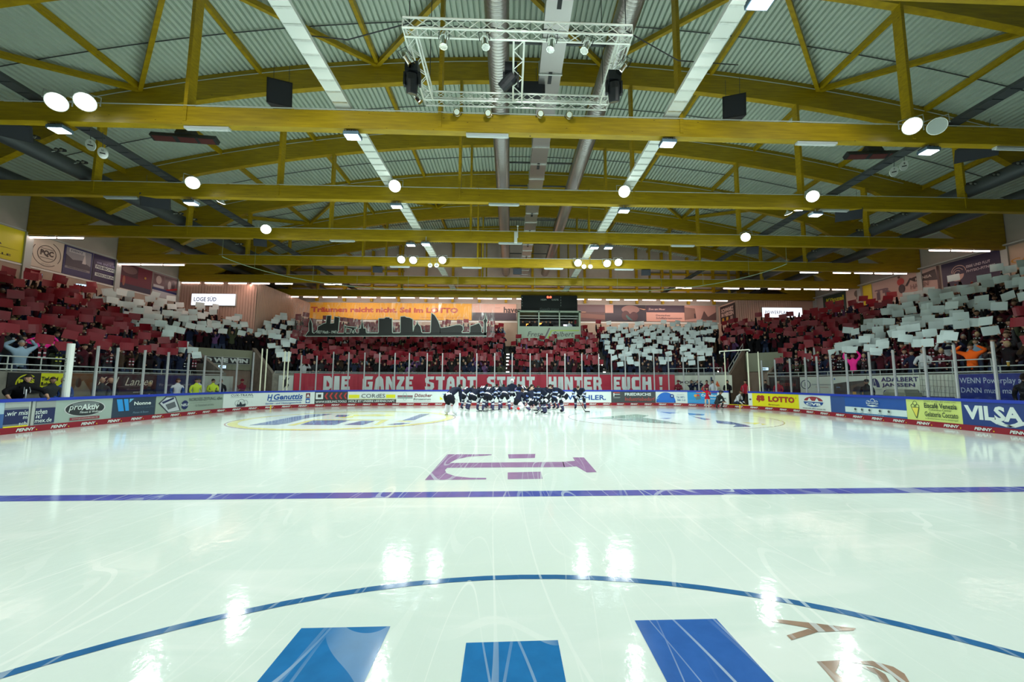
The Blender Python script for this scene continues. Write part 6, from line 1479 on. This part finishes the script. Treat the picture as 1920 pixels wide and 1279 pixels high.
behind(142, .9, F_(DN, clothes(CHAR, BLKT), H[1]), 'brown haired person in dark clothes before the brown banner')
behind(157, .8, F_(DN, clothes(ROY, BLKT), H[2], style='long'), 'fair haired person in a blue top before the brown banner')
behind(226, .8, F_(DN, clothes(CHAR, BLKT), H[3], style='bald'), 'bald man in a dark jacket behind the glass by the maroon script banner')
behind(250, 1.0, F_(DN, clothes(CM[0], BLKT), H[3], style='bald', face=(.8, -.5, 0)), 'bald man in a black suit looking sideways by the maroon script banner')
behind(312, .8, F_([(.1, -.3, 1.1), (-.1, -.3, 1.15)], clothes(CM[0], BLKT), H[2], style='long', s_=.9), 'blond person in black behind the glass by the navy banner')
behind(366, .9, F_(DN, clothes(WSH, BLKT, sleeve=ROY), H[1], face=(.7, -.6, 0)), 'person in a white and blue jacket behind the glass near the tunnel')
behind(395, .8, F_(DN, clothes(HIV, BLKT), H[0]), 'medic in a bright yellow jacket behind the glass, left one of two', face=None) if 0 else behind(395, .8, F_(DN, clothes(HIV, BLKT), H[0]), 'medic in a bright yellow jacket behind the glass, left one of two')
behind(409, 1.15, F_(DN, clothes(WSH, BLKT), H[1]), 'person in a white and blue top between the two yellow jackets')
behind(422, .8, F_([(.1, -.3, 1.15), (-.1, -.3, 1.1)], clothes(HIV, BLKT), H[0], face=(-.5, -.6, -.3)), 'medic in a bright yellow jacket behind the glass looking down, right one of two')
behind(442, 1.1, F_(DN, clothes(CM[0], BLKT), H[1]), 'person in a black jacket beside the left tunnel door')
behind(474, 1.0, F_(FOLD, clothes(MRN, BLKT), H[0]), 'person in maroon jacket and cap with folded arms by the left tunnel', extra='cap')
behind(1271, .9, F_([(.1, -.3, 1.2), (-.1, -.3, 1.2)], clothes(MRN, BLKT), H[0], face=(.5, -.7, 0)), 'person in a maroon hooded top and cap right of the long red banner', extra='cap')
behind(1294, .9, F_([(-.2, -.3, 1.4), (.1, -.3, 1.4)], clothes(CM[1], BLKT), H[1]), 'person in a dark navy jersey pointing, behind the far right glass')
behind(1304, 1.1, F_([(.12, -.25, 1.6), (-.1, -.3, 1.6)], clothes(CM[1], BLKT), H[0]), 'person in dark navy filming with raised hands behind the far right glass')
behind(1320, .9, F_(FOLD, clothes(MRN, BLKT), H[0]), 'person in a maroon and white jersey behind the far right glass')
behind(1330, .9, F_(DN, clothes(WSH, JEANS), H[0], face=(-.8, -.4, 0)), 'person in a white shirt looking sideways behind the far right glass')
behind(1355, .9, F_([(.08, -.3, 1.1), (-.08, -.3, 1.1)], clothes(CM[0], BLKT), H[0], bulk=1.3), 'stout person in a black jacket behind the far right boards beside the gate')
behind(1388, .7, F_(DN, clothes(REDJ, BLKT), H[0], bulk=1.25), 'person in a red jacket and black trousers standing in the open gate', extra='stripe')
behind(1413, 1.25, F_(DN, clothes(CM[0], BLKT), H[0]), 'person in black standing behind the corner right of the open gate')
behind(1432, 1.3, F_(DN, clothes(REDJ, BLKT), H[0]), 'dim person in a red jacket before the right tunnel door')
behind(1589, 1.0, F_(DN, clothes(CM[0], BLKT), H[1], bulk=1.25), 'person in dark cap and jacket before the car photo banner', extra='cap')
behind(1862, 1.2, F_(DN, clothes(CM[0], BLKT), H[0], s_=1.08, face=(0, 1, 0)), 'dark haired person seen from behind in front of the bright blue banner')
# crouching men and the small skater at the far right corner
cr = lambda M, hair, **kw: Fig((0, .12, .34), (0, -.12, .72), (0, -.22, .98), kw.pop('hands', [(.12, -.42, .42), (-.12, -.42, .42)]), [(.20, -.05, 0), (-.20, -.02, 0)], M, hair=hair, kpole=(0, -1, .8), bulk=1.2, armb=1.2, **kw)
p = at(1347, 766, Z=0); person((p.x, p.y, 0), .35, cr(clothes(CHAR, CHAR), H[0], fingers=1), 'man in dark cap and grey sweater crouching beside the small skater', extra='cap_low')
p = at_s(s_at(1379), 0, -.25); person((p.x, p.y, .0), .5, cr(clothes(WSH, JEANS), H[1], fingers=1, hands=[(.14, -.36, .34), (-.16, -.38, .30)]), 'man in a white sweatshirt and jeans crouching in the open gate')
p = at(1327, 765.5, Z=0)
kid = Fig((0, 0, .93), (0, 0, 1.32), (0, -.02, 1.60), [(.12, -.3, 1.2), (-.25, -.18, 1.75)], [(.09, 0, .06), (-.09, .03, .06)], clothes(C2('skater_red', (.45, .01, .03)), mat('tights', (.62, .45, .32), .6), WSH), hair=H[0], s_=.76, bulk=.92, fingers=1)
person((p.x, p.y, .0), -.5, kid, 'small figure skater in a red dress and white skates at the far right boards', extra='skirt')
# singled-out fans
ARM2 = POSES['over']
person((-17.42, 15.2, FZ), 1.2, F_([(.22, -.1, 1.75), (-.24, -.14, 1.72)], clothes(LB2, JEANS), H[3], bulk=1.45, armb=1.6), 'stout fan in pale blue jacket at the front of the left stand')
person((17.42, 14.75, FZ), -1.15, F_([(.24, -.2, 1.66), (-.24, -.2, 1.66)], clothes(ORA, BLKT), H[1], bulk=1.25, armb=1.4), 'fan in a bright orange jacket at the front of the right stand')
person((17.42, 13.6, FZ), -1.15, F_([(.25, -.25, 1.05), (-.25, -.25, 1.1)], clothes(CM[0], BLKT), H[2], bulk=1.5, armb=1.5, face=(-.6, -.6, 0)), 'big fair haired fan in black beside the orange jacketed one')
person((17.42, 20.1, FZ), -1.1, F_([(.26, -.15, 1.85), (-.3, -.15, 1.8)], clothes(PNK, BLKT), H[1], bulk=1.2, armb=1.4), 'fan in hot pink with raised arms at the front of the right stand')
person((-17.95, 16.3, FZ+RZ), 1.2, F_([(.22, -.2, 1.7), (-.26, -.15, 1.6)], clothes(PNK, BLKT), H[1], bulk=1.1), 'fan in hot pink behind the pale blue jacket in the left stand')
# press box people
for i, px in enumerate((980, 993, 1003, 1017, 1024, 1032, 1067, 1072)):
    p = at(px, 600, Y=35.2); person((p.x, 35.2+.15*(i % 2), at(1000, 612, Y=34.42).z-1.15), 0, F_(DN, clothes((CM[3], CM[0], CHAR, CM[1])[i % 4] if i != 6 else WSH, BLKT), H[i % 2], lod=0), 'person sitting at the window of the press box, number %d from the left' % (i+1), group='people in the press box')

# ---- the players' huddle
JER = C2('jersey_black_navy', (.010, .014, .032)); JWH = C2('jersey_white', (.62, .65, .72)); PNT = C2('hockey_pants', (.008, .010, .016)); SOK = C2('sock_navy', (.045, .045, .10)); GLV = C2('glove_black', (.012, .012, .015)); SKT = C2('skate_black', (.012, .013, .02)); LBT = C2('jersey_trim_blue', (.14, .22, .55))
def hockey(**kw):
    kw.pop('sleeve', None)
    return clothes(JER, PNT, SKT, SKIN2, None, torso0=lambda t: JWH if .12 < t < .42 else JER, sleeve_=None, slv=lambda t: LBT if .55 < t < .68 else (JWH if .68 < t < .8 else JER), fore=lambda t: JWH if .3 < t < .45 else (LBT if .45 <= t < .55 else JER), hand=GLV, thigh=lambda t: JWH if .55 < t < .85 else PNT, shin=lambda t: JWH if .34 < t < .44 else (SOK if t > .1 else PNT), **kw)
def goalie(): return clothes(JER, PNT, SKT, SKIN2, torso0=lambda t: JWH if t < .35 else JER, hand=GLV, shin=lambda t: JWH, foot=JWH)
def bend(M, v=0, lean=.45, face=(0, -.75, -.65), **kw):
    kw.setdefault('lod', 2)
    h = .86-.04*v; kw.setdefault('bulk', 1.42); kw.setdefault('armb', 1.75); kw.setdefault('legb', 1.45); kw.setdefault('hair', H[(v) % 2])
    return Fig((0, .16, h), (0, -.12-lean*.45, 1.18-.05*v), (0, -.36-lean*.5, 1.28-.08*v), [(.24, -.42, .66), (-.24, -.42, .64+.02*v)], [(.27, .0, .06), (-.26, .06, .06)], M, face=face, shw=.23, headup=(0, -.3, 1), kpole=(0, -1, .2), s_=1.07, **kw)
def stand(M, **kw):
    kw.setdefault('lod', 2)
    kw.setdefault('bulk', 1.45); kw.setdefault('armb', 1.75); kw.setdefault('legb', 1.45)
    return Fig((0, .02, .92), (0, -.03, 1.36), (0, -.07, 1.67), [(.25, -.3, 1.0), (-.25, -.3, .98)], [(.22, 0, .06), (-.22, 0, .06)], M, shw=.23, **kw)
HUD = [  # px, py of the feet, heading (0 = towards the viewer), pose, look
    (844, 779, 2.55, 'goalie_bend', 'goalkeeper with white leg pads bending, leftmost of the huddle'),
    (870, 769.5, 2.3, 'bend', 'dark player bending with back to the viewer, just right of the leftmost goalkeeper'),
    (887, 771.5, 2.75, 'bend', 'dark player bending from behind with white panels on the trousers, third from the left'),
    (903, 767, 2.7, 'bend', 'dark player bending, behind the third from the left'),
    (915, 772.5, 3.0, 'bend', 'dark player bending with wide white shirt hem, fourth from the left'),
    (931, 768.5, 3.2, 'bend', 'dark player bending, between the two with white hems left of the middle'),
    (946, 771.5, 3.25, 'bend', 'dark player bending from behind, left of the kneeling white clad goalkeeper'),
    (960, 764.5, 0.0, 'stand_mask', 'goalkeeper in a white mask standing upright at the back of the huddle'),
    (972, 770, 2.2, 'kneel_white', 'kneeling player with white and red leg pads in the middle of the huddle'),
    (984, 768.5, -2.6, 'bend', 'dark player bending right of the kneeling one'),
    (999, 771, -2.9, 'kneel', 'fair haired player kneeling on the ice with back turned, right of the middle'),
    (1012, 766, -1.2, 'bend', 'dark player bending at the back, right of the middle'),
    (1021, 777.5, -1.35, 'bend', 'dark player bending sideways nearest the viewer, with a striped leg'),
    (1030, 769, -1.5, 'bend', 'dark haired player behind the one nearest the viewer'),
    (1043, 768.5, -1.2, 'bend', 'dark player bending with dark hair, second from the right end of the huddle'),
    (1055, 774.5, -1.55, 'bend', 'dark player bending sideways at the right end of the huddle'),
    (1088, 769, -.35, 'bend', 'dark player bending alone to the right of the huddle, facing the viewer'),
    (905, 764.8, .4, 'bend', 'dark player bending at the back left of the huddle, facing the viewer'),
    (930, 764.5, .1, 'bend', 'dark player bending at the back of the huddle, left of the white mask'),
    (990, 764.5, -.2, 'bend', 'dark player bending at the back of the huddle, right of the white mask')]
for i, (px, py, rz, ps, lab) in enumerate(HUD):
    p = at(px, py, Z=0)
    if ps == 'bend': f_ = bend(hockey(), i % 3)
    elif ps == 'goalie_bend': f_ = bend(goalie(), 0, .55, bulk=1.55, legb=1.9)
    elif ps == 'stand_mask': f_ = stand(hockey(), bulk=1.6)
    elif ps == 'kneel_white': f_ = Fig((0, .1, .52), (0, -.12, .95), (0, -.3, 1.12), [(.25, -.4, .5), (-.25, -.4, .5)], [(.3, .38, .04), (-.28, .30, .04)], clothes(JER, PNT, SKT, SKIN2, hand=GLV, thigh=lambda t: WSH, shin=lambda t: mat('pad_red', (.6, .01, .01), .5) if t > .7 else WSH), face=(0, -.7, -.6), bulk=1.5, armb=1.7, legb=1.9, shw=.23, hair=H[1])
    else: f_ = Fig((0, .1, .55), (0, -.1, 1.0), (0, -.22, 1.22), [(.25, -.35, .55), (-.25, -.35, .55)], [(.25, .35, .04), (-.25, .30, .04)], hockey(), face=(.5, .7, -.2), bulk=1.45, armb=1.7, legb=1.5, shw=.23, hair=H[2])
    person((p.x, p.y, 0), rz, f_, lab, 'player', None, 'mask' if ps == 'stand_mask' else ('pads' if 'goalie' in ps else ('number' if i % 2 or i == 4 else None)), 'hockey_player')
bpy.context.view_layer.update()
for p, rz, f_, lab, cat, grp, extra, name in NIK:
    B_ = f_.finish(); o = B_.build(name, smooth=True); o.location = p; o.rotation_euler = (0, 0, rz); tag(o, lab, cat, grp)
    hc, hf, hu, hs = f_.headp
    def kid_(nm, b): k = b.build(nm, o, smooth=True); return k
    if extra in ('cap', 'cap_low'):
        f2 = hf.normalized(); b = MB(); b.ball(hc+Vector((0, .0, .045)), .098, MRN if 'maroon' in lab else DARK, 14, 8, (1, 1.08, .85)); b.tube([hc+f2*.05+Vector((0, 0, .06)), hc+f2*.19+Vector((0, 0, .04))], [.07, .05], MRN if 'maroon' in lab else DARK, 10); kid_('cap', b)
    if extra == 'hood':
        b = MB(); b.tube([(.11*math.cos(a)+.0, .02+.09*math.sin(a)-.08, 1.44+.03*math.sin(a)) for a in np.linspace(-.6, 3.8, 14)], .04, CM[0], 8); kid_('hood', b)
        b = MB(); b.tube([(.06, -.20, 1.42), (.075, -.235, 1.30), (.07, -.235, 1.24)], .006, WSH, 5); b.tube([(-.06, -.20, 1.42), (-.075, -.235, 1.28), (-.07, -.23, 1.2)], .006, WSH, 5); kid_('drawstring', b)
        b = MB(); b.box(-.012, .012, -.20, -.17, 1.0, 1.35, WSH); kid_('zip', b)
    if extra == 'skirt':
        b = MB(); b.tube([Vector(q2)*.76 for q2 in ((0, 0, 1.05), (0, 0, .92), (0, 0, .76))], [.11*.76, .16*.76, .24*.76], C2('skater_red', (.45, .01, .03)), 16, False); kid_('skirt', b)
    if extra == 'stripe':
        b = MB()
        for sg in (-1, 1): b.tube([(sg*.14, -.15, 1.38), (sg*.12, -.165, 1.0)], .006, WSH, 5)
        kid_('jacket_stripe', b)
    if cat == 'player':
        for (an, td) in f_.ankles:
            b = MB(); td = Vector((td.x, td.y, 0)).normalized(); b.bar(an+Vector((0, 0, -.125))-td*.09, an+Vector((0, 0, -.125))+td*.2, .006, .028, STEEL); b.bar(an+Vector((0, 0, -.10))-td*.07, an+Vector((0, 0, -.10))+td*.17, .02, .03, WSH); kid_('skate_blade', b)
        if extra == 'mask':
            b = MB(); b.ball(hc, .135, mat('mask_white', (.75, .78, .8), .3), 14, 10, (.95, 1.08, 1.12)); [b.tube([(hc.x-.07, hc.y-.152+abs(k_)*.01, hc.z-.06+.03*k_), (hc.x, hc.y-.172+abs(k_)*.01, hc.z-.06+.03*k_), (hc.x+.07, hc.y-.152+abs(k_)*.01, hc.z-.06+.03*k_)], .004, DGREY, 5) for k_ in range(-1, 4)]; b.box(hc.x-.06, hc.x-.015, hc.y-.165, hc.y-.13, hc.z+.0, hc.z+.035, DARK); b.box(hc.x+.015, hc.x+.06, hc.y-.165, hc.y-.13, hc.z+.0, hc.z+.035, DARK); kid_('goalie_mask', b)
        if extra == 'number':
            v, f = text_mesh(str(R0.choice([7, 11, 18, 23, 44, 52, 77, 86])), .04); c3 = f_.V[1].lerp(f_.V[2], .45); tv = (f_.V[2]-f_.V[1]).normalized(); nrm = Vector((0, -tv.z, tv.y)); nrm = nrm if nrm.z > 0 or abs(tv.z) > .9 else -nrm
            if nrm.y < 0 and abs(tv.z) > .9: nrm = -nrm
            up = tv; base = c3+nrm*.175*1.0
            b = MB(); b.add([base+Vector((-1, 0, 0))*(x-.5)*.24+up*(z-.5)*.24 for x, z in v], f, WSH); kid_('back_number', b)
        if extra == 'pads':
            for (an, td) in f_.ankles:
                b = MB(); b.tube([an+Vector((0, -.11, -.02)), an+Vector((0, -.16, .3)), an+Vector((0, -.12, .62))], [.11, .13, .12], WSH, 10); kid_('leg_pad', b)
# sticks
def stick(a_, b2, lab):
    a_, b2 = Vector(a_), Vector(b2); t = empty('hockey_stick', (a_.x, a_.y, 0)); o3 = Vector((a_.x, a_.y, 0)); b = MB(); b.bar(a_-o3, b2-o3, .022, .03, DARK); b.build('shaft', t)
    d = (a_-b2); d.z = 0; d = d.normalized() if d.length > .05 else Vector((1, 0, 0)); b = MB(); b.bar(a_-o3, a_-o3+d*.3+Vector((0, 0, .01)), .012, .065, DARK); b.build('blade', t); tag(t, lab, 'hockey stick')
p = at(1032, 769.5, Z=0); q_ = at(1003, 776, Z=0); stick((q_.x+.1, q_.y, .04), (p.x, p.y, .55), 'black hockey stick pointing to the viewer before the kneeling fair haired player')
p = at(1097, 773, Z=0); stick((p.x, p.y, .04), (p.x-.35, p.y+.35, .75), 'hockey stick held by the lone player right of the huddle')
p = at(908, 772, Z=0); stick((p.x, p.y, .04), (p.x+.9, p.y+.1, .1), 'hockey stick lying on the ice in front of the fourth player from the left')
p = at(1025, 770, Z=0); stick((p.x-.5, p.y-.3, .04), (p.x+.5, p.y+.2, .8), 'hockey stick held across by the dark haired player right of the middle')
p = at(945, 745, Y=24.5); stick((p.x, 24.4, .75), (p.x-.25, 24.5, 1.75), 'hockey stick sticking up at the back of the huddle, left of the white mask')
# equipment box behind the right glass, phone and cup
p = at_s(s_at(1650), 0, -1.0); t = empty('equipment_cart', (p.x, p.y, 0)); b = MB(); b.box(-.35, .35, -.5, .5, .95, 1.2, flat(110, 115, 95)); b.box(-.3, .3, -.42, .42, 1.2, 1.32, flat(150, 155, 135)); b.build('box', t)
for sx in (-.3, .3):
    for sy in (-.45, .45): b = MB(); b.box(sx-.03, sx+.03, sy-.03, sy+.03, 0, .95, DGREY); b.build('leg', t)
tag(t, 'grey green equipment cart behind the glass in front of the white arch logo banner', 'cart')
p = Vector((17.05, 13.35, 2.17)); b = MB(); b.tube([p, p+Vector((0, 0, .14))], [.03, .042], mat('beer', (.5, .3, .05), .1), 12); b.tube([p+Vector((0, 0, .14)), p+Vector((0, 0, .17))], .043, WSH, 12); tag(rebase(b.build('beer_cup'), p), 'clear cup of beer on the right stand rail', 'cup')
